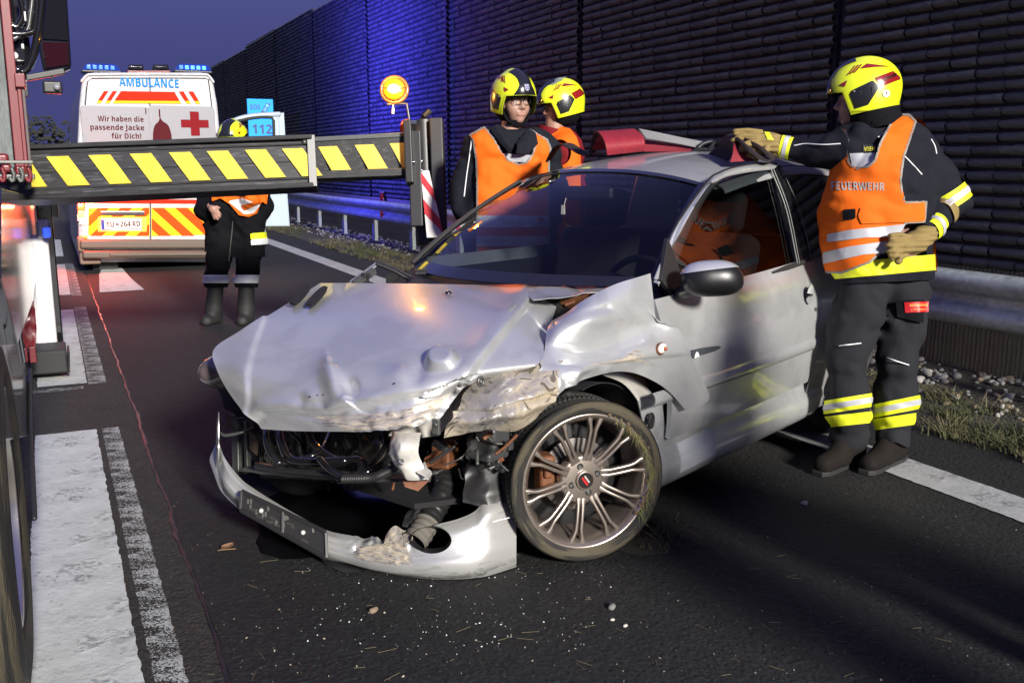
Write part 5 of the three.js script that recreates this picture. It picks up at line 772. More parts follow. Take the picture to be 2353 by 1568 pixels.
  P('hose_reel', [bz(-6.8, 16, -60, 84, 60, 0.3, 0.05), bz(-6.7, 20, 60, 72, 150, 0.2, 0.04), bz(-6.65, 30, 150, 62, 186, 0.15, 0.03)], M.gloss);
  P('work_lamp', [new THREE.SphereGeometry(0.022, 14, 10).applyMatrix4(new THREE.Matrix4().setPosition(WZ(32, 128, -6.45)))], std([0.75, 0.75, 0.72], 0.2)); P('valve', [bz(-6.45, 48, 100, 55, 112, 0.04), bz(-6.45, 55, 26, 60, 48, 0.04)], std([0.5, 0.5, 0.46], 0.3));

  // outrigger: outer box, inner box, end plate, leg
  const q = (x, y, d) => D(x, y, d), dl = 5.8, dm = 6.0, de = 6.1;
  const out = P('outrigger_beam', [(() => { const a = mixv(q(66, 337, dl), q(80, 457, dl), .5), b = mixv(q(714, 311, dm), q(720, 427, dm), .5); const e = a.clone().addScaledVector(b.clone().sub(a), -0.25); return bar(e.addScaledVector(camF, 0.13), b.addScaledVector(camF, 0.13), 0.315, 0.26, 0.012, q(66, 337, dl).sub(q(80, 457, dl)).normalize()); })()], M.beam);
  const seg = (x0, y0, x1, y1, d0, d1, h, w, r = 0.006) => bar(q(x0, y0, d0), q(x1, y1, d1), h, w, r);
  P('beam_flange', [seg(20, 339, 716, 313, dl - .02, dm - .02, 0.028, 0.05), seg(20, 355, 714, 330, dl - 0.006, dm - 0.006, 0.012, 0.02)], M.beam, out);
  P('beam_flange', [seg(30, 455, 720, 424, dl - .02, dm - .02, 0.03, 0.05), seg(30, 438, 720, 408, dl - 0.006, dm - 0.006, 0.012, 0.02)], M.beam, out);
  P('beam_seam', seg(60, 398, 714, 369, dl - 0.002, dm - 0.002, 0.004, 0.012, 0.001), M.dark, out);
  P('beam_bolt', new THREE.SphereGeometry(0.016, 14, 8).applyMatrix4(new THREE.Matrix4().setPosition(q(699, 326, dm - .02))), M.steel, out); P('beam_edge', seg(713, 309, 719, 428, dm - 0.02, dm - .02, 0.012, 0.05, 0.003), M.beam, out);
  M.yellow = phy([0.80, 0.62, 0.05], 0.42, 0, { map: rep(T.scuffY || (T.scuffY = tex(512, (u, v) => { const a = tfbm(u, v, 9, 5, 640), b = tnoise(u, v, 90, 642); const k = 0.86 + 0.14 * sst(0.3, 0.6, a) - (b > 0.955 ? 0.3 : 0); return [k, k, k]; })), 1), clearcoat: 0.3 });
  const camN = camF.clone().negate();
  const faceN = (a, b) => { const n = b.clone().sub(a).normalize().cross(q(66, 337, dl).sub(q(80, 457, dl)).normalize()).normalize(); return n.dot(camF) > 0 ? n.negate() : n; };
  const oa = mixv(q(66, 337, dl), q(80, 457, dl), .5), ob = mixv(q(714, 311, dm), q(720, 427, dm), .5), oN = faceN(oa, ob), ia = mixv(q(700, 313, dm + .03), q(700, 416, dm + .03), .5), ib = mixv(q(934, 302, de), q(936, 404, de), .5), iN = faceN(ia, ib);
  const of = (x, y) => onPlane(x, y, oN, oN.dot(oa) + 0.016), inf = (x, y) => onPlane(x, y, iN, iN.dot(ia) + 0.016);
  const stripe = (x, w, y0, y1, sh, d, slope) => P('hazard_stripe', slab([of(x, y0), of(x + w, y0 - slope * w), of(x + w + sh, y1 - slope * (w + sh)), of(x + sh, y1 - slope * sh)].reverse(), oN, 0.004), M.yellow, out);
  for (const x of [106, 203, 298, 388, 475, 563, 648]) { const k = (x - 66) / 650, d = dl + (dm - dl) * (x + 40 - 66) / 650 - 0.0045; stripe(x - 1, 51 - 4 * k, 361 - 22 * k, 430 - 26 * k, 50 - 4 * k, d, 0.038); }
  P('hazard_stripe', slab([of(66, 372), of(70, 372), of(107, 428), of(72, 430)].reverse(), oN, 0.004), M.yellow, out);
  const inn2 = P('inner_beam', [(() => { const a = mixv(q(700, 313, dm + .03), q(700, 416, dm + .03), .5), b = mixv(q(934, 302, de), q(936, 404, de), .5); return bar(a.addScaledVector(camF, 0.1), b.addScaledVector(camF, 0.1), 0.272, 0.2, 0.01); })()], M.beam);
  P('inner_flange', seg(718, 320, 933, 309, dm + .015, de - .015, 0.03, 0.03), std([0.2, 0.21, 0.21], 0.45, 0.3, { map: T.galv }), inn2); P('inner_flange', seg(718, 402, 936, 394, dm + .012, de - .016, 0.05, 0.03), M.beam, inn2);
  for (const [x, w] of [[729, 43], [813, 43], [893, 38]]) { const k = (x - 729) / 164, d = dm + .03 + 0.07 * (x - 690) / 240 - 0.006, y0 = 334 - 8 * k, y1 = 394 - 7 * k, c = x > 880; P('hazard_stripe', slab((c ? [inf(x, y0), inf(932, y0 - 1), inf(934, 383), inf(924, 384)] : [inf(x, y0), inf(x + w, y0 - 1.5), inf(x + w + 36, y1 - 2), inf(x + 34, y1)]).reverse(), iN, 0.004), M.yellow, inn2); }
  // leg with its cylinder, flange plates and reflective boards
  const leg = P('outrigger_leg', [rod(q(972, 280, de + .16), q(985, 560, de + .16), 0.085, 0.085, 24), rod(q(985, 540, de + .16), V(q(986, 560, de + .16).x, 0.05, q(986, 560, de + .16).z), 0.06, 0.06, 20), rod(V(q(986, 560, de + .16).x, 0.0, q(986, 560, de + .16).z), V(q(986, 560, de + .16).x, 0.05, q(986, 560, de + .16).z), 0.2, 0.18, 24), bar(q(938, 282, de), q(944, 425, de), 0.05, 0.2, 0.008, camR), bar(q(952, 300, de - .02), q(958, 520, de), 0.08, 0.05, 0.008, camR)], M.plastic);
  P('leg_flange', bar(q(1003, 275, de + .1), q(1012, 560, de + .12), 0.085, 0.16, 0.01, camR), std([0.03, 0.03, 0.032], 0.5), leg);
  P('leg_clamp', [rbox(0.05, 0.025, 0.05, 0.004).applyMatrix4(new THREE.Matrix4().setPosition(q(946, 281, de - .04))), new THREE.SphereGeometry(0.014, 12, 8).applyMatrix4(new THREE.Matrix4().setPosition(q(950, 372, de - .05))), new THREE.SphereGeometry(0.014, 12, 8).applyMatrix4(new THREE.Matrix4().setPosition(q(968, 370, de - .02))), new THREE.SphereGeometry(0.013, 12, 8).applyMatrix4(new THREE.Matrix4().setPosition(q(968, 391, de - .02)))], M.chrome, leg);
  P('leg_hose', capped([q(968, 300, de + .1), q(974, 268, de + .12), q(984, 258, de + .1)], 0.022, 16), M.rubber, leg); P('hose_fitting', [rod(q(976, 266, de + .08), q(988, 254, de + .06), 0.016)], M.steel, leg);
  P('orange_flag', patch([[q(918, 302, de), q(936, 300, de)], [q(920, 285, de - .02), q(937, 283, de)], [q(926, 275, de), q(938, 272, de)]], 8, 8, { thick: 0.003 }), std([0.45, 0.07, 0.01], 0.6), leg);
  { // slanting red and white board on the leg
    const L = (t0) => q(966 + 12 * t0, 394 + 126 * t0, de - 0.03), Rr = (t0) => q(986 + 28 * t0, 394 + 126 * t0, de - 0.02), board = P('striped_board', slab([L(-.02), Rr(-.02), Rr(1.2), L(1.2)].reverse(), camN, 0.02), std([0.62, 0.6, 0.58], 0.45), leg);
    board.userData.label = 'red and white striped reflective board';
    const redM = std([0.5, 0.02, 0.03], 0.4); const bnd = (a, b, c, d) => P('red_band', slab([L(a), Rr(b), Rr(d), L(c)].map((p) => p.addScaledVector(camF, -0.004)).reverse(), camN, 0.004), redM, leg);
    bnd(0.0, 0.32, 0.20, 0.56); bnd(0.5, 0.86, 0.76, 1.12);
  }
  // amber beacon
  const bc = q(905, 205, de - .06), bn = camN.clone(), bm = new THREE.Matrix4().lookAt(V(0, 0, 0), camF, V(0, 1, 0)).setPosition(bc);
  const B = (g) => prep(g).applyMatrix4(bm), lamp = new THREE.Group(); lamp.name = 'beacon'; t.add(lamp); lamp.userData.label = 'lit amber beacon on a thin bracket';
  P('beacon_lens', B(new THREE.SphereGeometry(0.072, 32, 12, 0, 6.2832, 0, 1.25).rotateX(R90).scale(1, 1, 0.4).translate(0, 0, 0.0)), std([0.35, 0.09, 0.004], 0.3, 0, { emissive: lin(1, 0.30, 0.008), emissiveIntensity: 1.25 }), lamp);
  P('beacon_bulb', B(new THREE.SphereGeometry(0.03, 16, 12).scale(1.3, 1.0, 0.5).translate(0, -0.005, 0.032)), std([1, 0.9, 0.4], 0.3, 0, { emissive: lin(1, 0.72, 0.16), emissiveIntensity: 5 }), lamp);
  P('beacon_ring', B(new THREE.TorusGeometry(0.082, 0.012, 10, 48).translate(0, 0, -0.012)), phy([0.5, 0.22, 0.10], 0.2, 0, { transmission: 0.5, thickness: 0, clearcoat: 1 }), lamp);
  P('beacon_housing', B(rod(V(0, 0, -0.03), V(0, 0, -0.01), 0.085, 0.085, 32)), std([0.2, 0.1, 0.06], 0.5), lamp);
  P('beacon_bar', B(box(0.165, 0.004, 0.006, 0, 0, 0.034)), M.dark, lamp);
  P('beacon_bracket', [capped([q(890, 240, de - .05), q(930, 238, de - .04)], 0.007, 8), capped([q(934, 238, de - .04), q(942, 286, de - .03)], 0.007, 8)], M.steel, lamp);
  P('beacon_plug', [rod(q(903, 248, de - .06), q(902, 262, de - .06), 0.009), rod(q(903, 240, de - .06), q(903, 250, de - .06), 0.004)], std([0.7, 0.7, 0.7], 0.4), lamp);
  const am = new THREE.PointLight(new THREE.Color(1, 0.42, 0.04), 0.4); am.position.copy(bc.clone().addScaledVector(camN, 0.09)); am.castShadow = true; scene.add(am);
  // small blue flasher low on the body
  const bp = WZ(106, 534, -7.2); P('blue_flasher', new RoundedBoxGeometry(0.05, 0.07, 0.05, 3, 0.015).translate(bp.x, bp.y, bp.z), std([0.02, 0.06, 0.5], 0.2, 0, { emissive: lin(0.05, 0.12, 1), emissiveIntensity: 0.6 }));
}
// ---------------------------------------------------------------- ambulance seen from behind
{
  const ZR = -13.9, t = thing('ambulance', 'white high-roofed ambulance with chevron striped rear doors standing on the road', 'ambulance', V(1.28, 0, -16.6));
  const P = (name, geo, mat, parent = t, label) => put(t, name, geo, mat, parent, label);
  const w = (x, y, dz = 0) => WZ(x, y, ZR + dz);
  M.van = phy([0.46, 0.465, 0.50], 0.5, 0, { map: T.dirt, clearcoat: 0.5, clearcoatRoughness: 0.1 });
  const ol = [[183, 602], [176, 470], [177, 330], [181, 240], [187, 185], [196, 171], [215, 166], [460, 166], [480, 170], [489, 184], [499, 240], [507, 330], [511, 470], [512, 602]];
  P('body', slab(ol.map(([x, y]) => w(x, y)).reverse(), V(0, 0, 1), 5.6, 0.03), M.van);
  P('roof_rim', capped([[187, 186], [197, 175], [215, 171], [340, 170], [462, 171], [479, 175], [489, 188]].map(([x, y]) => w(x, y, 0.006)), 0.02, 60), M.van);
  const dl = [[188, 570], [184, 470], [186, 330], [196, 190], [206, 178], [340, 177]], dr = [[344, 177], [470, 178], [480, 188], [497, 330], [503, 470], [503, 570]];
  const d1 = P('rear_door', slab([...dl, [343, 570]].map(([x, y]) => w(x, y, 0.02)).reverse(), V(0, 0, 1), 0.03, 0.008), M.van), d2 = P('rear_door', slab([...dr, [346, 570]].map(([x, y]) => w(x, y, 0.02)).reverse(), V(0, 0, 1), 0.03, 0.008), M.van);
  const gap = [[188, 470], [190, 330], [199, 195], [208, 183], [225, 180], [462, 180], [474, 186], [480, 198], [494, 330], [500, 470]];
  P('door_gap', capped(gap.map(([x, y]) => w(x, y, 0.021)), 0.007, 60), M.dark); P('door_gap', bar(w(344, 180, 0.02), w(345, 570, 0.02), 0.008, 0.008, 0, V(1, 0, 0)), M.dark);
  // frosted windows and the prints on them
  const frost = phy([0.25, 0.25, 0.27], 0.3, 0, { clearcoat: 0.8, clearcoatRoughness: 0.03 });
  const rr = (x0, y0, x1, y1, z, d, r, inset = 0) => { const a = w(x0, y1, 0), b = w(x1, y0, 0), cx0 = (a.x + b.x) / 2, W2 = b.x - a.x, H2 = b.y - a.y, s = new THREE.Shape(), l = -W2 / 2, R = W2 / 2, bt = -H2 / 2, tp = H2 / 2; s.moveTo(l + r, bt).lineTo(R - r, bt).quadraticCurveTo(R, bt, R, bt + r).lineTo(R, tp - r).quadraticCurveTo(R, tp, R - r, tp).lineTo(l + r, tp).quadraticCurveTo(l, tp, l, tp - r).lineTo(l, bt + r).quadraticCurveTo(l, bt, l + r, bt); const g = new THREE.ExtrudeGeometry(s, { depth: d, bevelEnabled: true, bevelSize: 0.006, bevelThickness: 0.004, bevelSegments: 2 }); return g.translate(cx0, (a.y + b.y) / 2, ZR + z); };
  const g1 = P('window', rr(194, 246, 339, 372, 0.02, 0.006, 0.06), frost, d1), g2 = P('window', rr(349, 246, 490, 372, 0.02, 0.006, 0.06), frost, d2);
  const decal = (name, par, x0, y0, x1, y1, W2, H2, draw, z = 0.036, rough = 0.6) => { const a = w(x0, y1, z), b = w(x1, y0, z), g = new THREE.PlaneGeometry(b.x - a.x, b.y - a.y).translate((a.x + b.x) / 2, (a.y + b.y) / 2, ZR + z); const tx = canvasTex(W2, H2, draw); return P(name, g, phy([0.75, 0.75, 0.75], 0.85, 0, { map: tx, alphaTest: 0.5, specularIntensity: 0.25 }), par); };
  decal('slogan', d1, 204, 264, 332, 322, 512, 232, (x) => { x.clearRect(0, 0, 512, 232); x.fillStyle = '#5a1a22'; x.font = 'bold 66px sans-serif'; x.textAlign = 'right'; x.fillText('Wir haben die', 500, 62, 410); x.fillText('passende Jacke', 500, 138, 500); x.fillText('für Dich!', 470, 214, 280); });
  decal('red_cross', d2, 416, 256, 478, 312, 128, 128, (x) => { x.clearRect(0, 0, 128, 128); x.fillStyle = '#8a2027'; x.fillRect(44, 2, 40, 124); x.fillRect(2, 44, 124, 40); });
  decal('jacket_print', d2, 350, 250, 396, 322, 128, 200, (x) => { x.clearRect(0, 0, 128, 200); x.fillStyle = '#5a2228'; x.fillRect(46, 4, 8, 50); x.beginPath(); x.moveTo(50, 40); x.quadraticCurveTo(54, 76, 78, 88); x.quadraticCurveTo(112, 104, 112, 200); x.lineTo(2, 200); x.quadraticCurveTo(2, 108, 34, 88); x.quadraticCurveTo(48, 76, 50, 40); x.fill(); });
  decal('print_hook', d1, 330, 248, 338, 262, 32, 64, (x) => { x.clearRect(0, 0, 32, 64); x.fillStyle = '#5a3a3a'; x.fillRect(12, 0, 8, 64); });
  // roof lettering and the red and yellow bar
  decal('lettering', t, 268, 178, 416, 202, 512, 84, (x) => { x.clearRect(0, 0, 512, 84); x.fillStyle = '#2a8fe8'; x.font = 'bold 78px sans-serif'; x.textAlign = 'center'; x.fillText('AMBULANCE', 256, 70, 500); }, 0.034);
  const mt = (c) => phy(c, 0.85, 0, { specularIntensity: 0.25 }), red = mt([0.50, 0.025, 0.008]), yel = mt([0.66, 0.47, 0.02]), ora = mt([0.60, 0.07, 0.008]);
  const sl = (name, pts, m, z = 0.03, par = t) => P(name, slab(pts.map(([x, y]) => w(x, y, z)).reverse(), V(0, 0, 1), 0.003), m, par);
  sl('bar', [[277, 209], [400, 211], [412, 232], [262, 231]], red); sl('bar_rim', [[262, 231], [412, 232], [416, 238], [258, 237]], yel);
  for (const [x, s] of [[238, 1], [258, 1]]) { sl('dash', [[x, 209], [x + 10, 209], [x - 4, 231], [x - 14, 231]], red); sl('dash_rim', [[x - 14, 231], [x - 4, 231], [x - 7, 237], [x - 17, 237]], yel); }
  for (const x of [410, 432]) { sl('dash', [[x, 210], [x + 11, 210], [x + 24, 232], [x + 14, 232]], red); sl('dash_rim', [[x + 14, 232], [x + 24, 232], [x + 28, 238], [x + 18, 238]], yel); }
  // lower chevrons
  sl('red_line', [[200, 456], [502, 459], [502, 468], [200, 466]], red, 0.03);
  sl('yellow_field', [[202, 478], [343, 477], [343, 542], [202, 540]], yel, 0.029, d1); sl('yellow_field', [[347, 477], [503, 477], [503, 538], [347, 542]], yel, 0.029, d2);
  const clipX = (pts, x0, x1) => pts; const stripe = (x, wd, k, lo, hi, par) => { const y0 = 477.5, y1 = 541; const sh = k * (y1 - y0); let p = [[x, y0], [x + wd, y0], [x + wd + sh, y1], [x + sh, y1]]; const cut = (P2, c, s) => { const o = []; for (let i = 0; i < P2.length; i++) { const a = P2[i], b = P2[(i + 1) % P2.length], ia = s * (a[0] - c) >= 0, ib = s * (b[0] - c) >= 0; if (ia) o.push(a); if (ia !== ib) { const tt = (c - a[0]) / (b[0] - a[0]); o.push([c, a[1] + (b[1] - a[1]) * tt]); } } return o; }; p = cut(cut(p, lo, 1), hi, -1); if (p.length > 2) sl('chevron', p, ora, 0.033, par); };
  for (const x of [205, 258, 311, 364]) stripe(x + 18, 27, -1.1, 203, 342, d1);
  for (const x of [270, 324, 378, 432, 486]) stripe(x + 24, 28, 1.1, 348, 502, d2);
  P('handle_recess', [bar(w(230, 491, 0.035), w(331, 491, 0.035), 0.035, 0.02, 0.006)], M.plastic, d1); P('handle_bar', bar(w(230, 486, 0.05), w(331, 486, 0.05), 0.02, 0.02, 0.006), M.van, d1);
  P('plate_panel', sl0(), M.yellow, d1);
  function sl0() { return slab([[224, 498], [336, 498], [336, 532], [224, 532]].map(([x, y]) => w(x, y, 0.036)).reverse(), V(0, 0, 1), 0.006); }
  const pl = P('number_plate', slab([[231, 501], [324, 501], [324, 529], [231, 529]].map(([x, y]) => w(x, y, 0.046)).reverse(), V(0, 0, 1), 0.01, 0.002), std([0.78, 0.78, 0.78], 0.4), d1);
  decal('plate_text', d1, 232, 502, 323, 528, 512, 146, (x) => { x.fillStyle = '#e9e9e6'; x.fillRect(0, 0, 512, 146); x.fillStyle = '#b02a2a'; x.fillRect(0, 0, 512, 7); x.fillRect(0, 139, 512, 7); x.fillStyle = '#2a4fa8'; x.fillRect(2, 8, 40, 130); x.fillStyle = '#222'; x.font = 'bold 104px sans-serif'; x.fillText('TU', 62, 110, 112); x.fillStyle = '#6a6a72'; x.beginPath(); x.arc(204, 74, 20, 0, 7); x.fill(); x.fillStyle = '#222'; x.fillText('264', 238, 110, 138); x.fillText('RD', 392, 110, 108); }, 0.05);
  // bumper and step, lamps
  P('rear_bumper', [bar(w(182, 560, 0.05), w(512, 560, 0.05), 0.12, 0.14, 0.03), bar(w(188, 584, 0.12), w(512, 582, 0.12), 0.10, 0.2, 0.03), bar(w(250, 584, 0.2), w(512, 582, 0.2), 0.05, 0.1, 0.015)], std([0.10, 0.075, 0.055], 0.6));
  P('bumper_corner', [rbox(0.26, 0.16, 0.2, 0.03).applyMatrix4(new THREE.Matrix4().setPosition(w(206, 592, -0.02))), rbox(0.1, 0.2, 0.14, 0.03).applyMatrix4(new THREE.Matrix4().setPosition(w(186, 560, 0.0)))], std([0.17, 0.12, 0.085], 0.6));
  P('mudflap', rbox(0.32, 0.22, 0.02, 0.005).applyMatrix4(new THREE.Matrix4().setPosition(w(240, 600, -0.2))), M.rubber);
  const tl = (name, x0, y0, x1, y1, c, e, s) => P(name, bar(w((x0 + x1) / 2, y0, 0.03), w((x0 + x1) / 2, y1, 0.03), Math.abs(w(x1, y1).x - w(x0, y1).x), 0.05, 0.012, V(1, 0, 0)), std(c, 0.25, 0, e ? { emissive: lin(...e), emissiveIntensity: s } : {}));
  tl('tail_light', 177, 456, 194, 484, [0.6, 0.03, 0.01], [1, 0.10, 0.02], 1.3); tl('indicator_light', 178, 484, 193, 500, [0.7, 0.3, 0.1], [1, 0.5, 0.2], 0.5); tl('reversing_light', 182, 500, 200, 516, [0.85, 0.8, 0.75], [1, 0.85, 0.7], 0.35); tl('fog_light', 184, 540, 200, 548, [0.7, 0.25, 0.03], [1, 0.3, 0.03], 0.5); tl('tail_light', 502, 456, 514, 516, [0.4, 0.02, 0.01]);
  const rl = new THREE.PointLight(new THREE.Color(1, 0.09, 0.03), 5); rl.position.copy(w(184, 470, 0.16)); rl.castShadow = true; scene.add(rl);
  P('hinge', [rbox(0.12, 0.09, 0.05, 0.01).applyMatrix4(new THREE.Matrix4().setPosition(w(184, 343, 0.03))), rbox(0.07, 0.05, 0.06, 0.01).applyMatrix4(new THREE.Matrix4().setPosition(w(176, 343, 0.03)))], M.van); P('hinge', rbox(0.1, 0.09, 0.05, 0.01).applyMatrix4(new THREE.Matrix4().setPosition(w(186, 500, 0.02))), M.van);
  for (const x of [0.36, 2.05]) { const g = new THREE.TorusGeometry(0.25, 0.1, 12, 30); g.rotateY(R90).translate(x + 0.06, 0.35, ZR - 0.75); const k = P('wheel', [g, rod(V(x, 0.35, ZR - 0.75), V(x + 0.12, 0.35, ZR - 0.75), 0.2, 0.2, 24)], M.rubber); }
  for (const x of [0.36, 2.05]) { const g = new THREE.TorusGeometry(0.25, 0.1, 12, 30); g.rotateY(R90).translate(x + 0.06, 0.35, ZR - 4.6); P('wheel', [g, rod(V(x, 0.35, ZR - 4.6), V(x + 0.12, 0.35, ZR - 4.6), 0.2, 0.2, 24)], M.rubber); }
  // roof beacons
  const bb = (x0, x1, lit) => { const a = w(x0, 166, -0.05), b = w(x1, 166, -0.05), W2 = b.x - a.x, y = a.y; const h = new THREE.Group(); h.name = 'blue_light_bar'; t.add(h);
    P('light_base', new RoundedBoxGeometry(W2, 0.03, 0.3, 2, 0.01).translate((a.x + b.x) / 2, y + 0.02, ZR - 0.2), M.plastic, h);
    P('light_cover', slab([V(a.x, y + 0.03, 0), V(a.x + 0.05, y + 0.1, 0), V(a.x + 0.1, y + 0.12, 0), V(b.x - 0.1, y + 0.12, 0), V(b.x - 0.03, y + 0.1, 0), V(b.x, y + 0.03, 0)].map((p) => p.setZ(ZR - 0.05)).reverse(), V(0, 0, 1), 0.28, 0.015), phy([0.01, 0.03, 0.22], 0.1, 0, { clearcoat: 1 }), h);
    for (let i = 0; i < 5; i++) { const x = a.x + W2 * (0.18 + 0.15 * i); P('lamp', new RoundedBoxGeometry(W2 * 0.1, 0.05, 0.02, 2, 0.006).translate(x, y + 0.07, ZR - 0.035), std([0.05, 0.15, 0.6], 0.2, 0, { emissive: lin(0.05, 0.22, 1), emissiveIntensity: lit && i > 0 ? 2.2 : 0.7 }), h); } };
  bb(187, 278, false); bb(400, 487, true);
  for (const [x0, x1] of [[290, 332], [346, 390]]) P('roof_lamp', [slab([w(x0, 168, -0.05), w(x1, 168, -0.05), w(x1 - 5, 148, -0.05), w(x0 + 5, 148, -0.05)], V(0, 0, 1), 0.1, 0.008), rbox(0.16, 0.035, 0.02, 0.005).applyMatrix4(new THREE.Matrix4().setPosition(w((x0 + x1) / 2, 155, -0.03)))], M.gloss);
  P('roof_lamp_foot', bar(w(290, 166, -0.06), w(390, 166, -0.06), 0.04, 0.1, 0.01), M.red);
  const bl = new THREE.SpotLight(new THREE.Color(0.06, 0.045, 1), 92, 0, 1.53, 0.8, 2); bl.position.set(2.9, 2.75, -16.6); bl.target.position.set(5.6, 3.6, -17.0); bl.castShadow = true; scene.add(bl, bl.target);
  // open cab door standing out on the right
  { const zd = -13.75, e = (x, y, dz = 0) => WZ(x, y, zd + dz);
    const s = (pts) => pts.map(([x, y]) => e(x, y));
    const door = P('open_door', [slab(s([[508, 430], [516, 522], [666, 520], [660, 436]]), V(0, 0, 1), 0.1, 0.02), bar(e(640, 440), e(632, 268), 0.09, 0.08, 0.02, V(1, 0, 0)), slab(s([[632, 440], [663, 440], [652, 258], [626, 262]]), V(0, 0, 1), 0.06, 0.01), capped([e(505, 300, .0), e(540, 276), e(580, 266), e(640, 262)], 0.035, 24), bar(e(508, 310), e(508, 440), 0.08, 0.08, 0.02, V(1, 0, 0))], phy([0.34, 0.42, 0.47], 0.4, 0, { clearcoat: 0.4 }));
    P('open_door_seal', capped([e(510, 430, .06), e(520, 300, .06), e(560, 275, .06), e(622, 270, .06), e(628, 290, .06), e(630, 430, .06)], 0.02, 40), M.rubber, door); }
}
{ // emergency phone sign by the guardrail
  const zs = -20, s = thing('emergency_phone_sign', 'bright blue emergency phone sign with SOS and 112 standing before the noise barrier', 'sign', V(WZ(598, 330, zs).x, 0, zs));
  const a = WZ(568, 262, zs), b = WZ(626, 228, zs);
  const body = (x0, y0, x1, y1) => { const p = WZ(x0, y1, zs), q = WZ(x1, y0, zs); return new RoundedBoxGeometry(q.x - p.x, q.y - p.y, 0.04, 2, 0.015).translate((p.x + q.x) / 2, (p.y + q.y) / 2, zs); };
  const cy0 = phy([0.035, 0.32, 0.62], 0.8, 0, { specularIntensity: 0.3 });
  put(s, 'sign_plate', body(568, 228, 626, 272), cy0); put(s, 'sign_plate', body(573, 273, 629, 360), cy0);
  const pr = (x0, y0, x1, y1, W, H, dr, nm) => { const p = WZ(x0, y1, zs), q = WZ(x1, y0, zs); put(s, nm, new THREE.PlaneGeometry(q.x - p.x, q.y - p.y).translate((p.x + q.x) / 2, (p.y + q.y) / 2, zs + 0.025), std([1, 1, 1], 0.5, 0, { map: canvasTex(W, H, dr), alphaTest: 0.5 })); };
  pr(569, 229, 625, 271, 256, 192, (x) => { x.clearRect(0, 0, 256, 192); x.fillStyle = '#0c2750'; x.font = 'bold 70px sans-serif'; x.fillText('SOS', 22, 104, 106); x.save(); x.translate(178, 96); x.rotate(0.55); x.fillRect(-22, -62, 44, 140); x.fillRect(10, -86, 9, 30); x.fillStyle = '#58c2f2'; x.fillRect(-14, -52, 28, 26); x.fillRect(-14, -14, 28, 8); x.fillRect(-14, 2, 28, 8); x.fillRect(-14, 18, 28, 8); x.restore(); }, 'sos_print');
  pr(574, 274, 628, 316, 256, 192, (x) => { x.clearRect(0, 0, 256, 192); x.fillStyle = '#0c1c48'; x.font = 'bold 132px sans-serif'; x.textAlign = 'center'; x.fillText('112', 128, 150, 226); }, 'number_print');
  const c = WZ(598, 330, zs); put(s, 'post', rod(V(c.x, 0, zs - 0.05), V(c.x, 2.4, zs - 0.05), 0.03), M.galv);
}
{ // dark trees far down the road
  const r = rng(33), m4 = new THREE.Matrix4(), leaf = new THREE.IcosahedronGeometry(1, 0), n = 2600, im = new THREE.InstancedMesh(leaf, std([0.02, 0.022, 0.018], 1), n);
  im.name = numbered('wood'); im.userData = { kind: 'stuff', label: 'dark bare wood low on the horizon far down the road', category: 'wood' };
  for (let i = 0; i < n; i++) { const t = (r() * 26) | 0, x = -75 + t * 4.4 + (r() - 0.5) * 5, h = 6 + 5 * hash3(t, 3, 7), y = h * (0.25 + 0.8 * Math.pow(r(), 0.8)), s = 0.2 + 0.5 * r() * (1.15 - y / h * 0.8); im.setMatrixAt(i, m4.makeScale(s * 1.3, s, s).setPosition(x + (r() - 0.5) * 3 * (1.2 - y / h), y, -230 + (r() - 0.5) * 10)); }
  scene.add(im);
  const tr = []; for (let t = 0; t < 26; t++) tr.push(prep(rod(V(-75 + t * 4.4, 0, -230), V(-75 + t * 4.4, 7, -230), 0.2, 0.08, 6))); const k = obj('tree_trunks', tr, im.material, scene); k.userData = { kind: 'stuff', label: 'thin dark trunks of the far wood on the horizon', category: 'wood' };
}
// ---------------------------------------------------------------- people
M.navy = phy([0.013, 0.0145, 0.022], 0.85, 0, { map: T.cloth, specularIntensity: 0.3 });
M.redCloth = phy([0.20, 0.012, 0.018], 0.8, 0, { map: T.cloth, specularIntensity: 0.3 });
M.navyDark = phy([0.006, 0.0065, 0.009], 0.9, 0, { map: T.cloth, specularIntensity: 0.3 });
M.greyCloth = phy([0.024, 0.025, 0.030], 0.9, 0, { map: T.cloth, specularIntensity: 0.3 });
M.orange = phy([0.95, 0.17, 0.012], 0.75, 0, { map: T.cloth, specularIntensity: 0.3 });
M.orangeTrim = std([0.22, 0.2, 0.17], 0.6);
M.lime = std([0.72, 0.78, 0.02], 0.6);
M.limeHelmet = phy([0.70, 0.80, 0.015], 0.3, 0, { clearcoat: 0.8, clearcoatRoughness: 0.06 });
M.refl = std([0.42, 0.43, 0.46], 0.45);
M.skin = phy([0.34, 0.19, 0.14], 0.5, 0, { sheen: 0.2 });
M.glove = phy([0.30, 0.22, 0.085], 0.85, 0, { map: T.cloth, specularIntensity: 0.3 });
M.redBand = phy([0.22, 0.012, 0.012], 0.2, 0, { clearcoat: 0.8 });
M.piping = std([0.75, 0.75, 0.75], 0.5);
const camFh = V(Math.sin(HEAD), 0, -Math.cos(HEAD));
const toPx = (p) => { const d = p.clone().sub(camO), k = FOC / d.dot(camF); return [PW / 2 + d.dot(camR) * k, PH / 2 - d.dot(camU) * k]; };
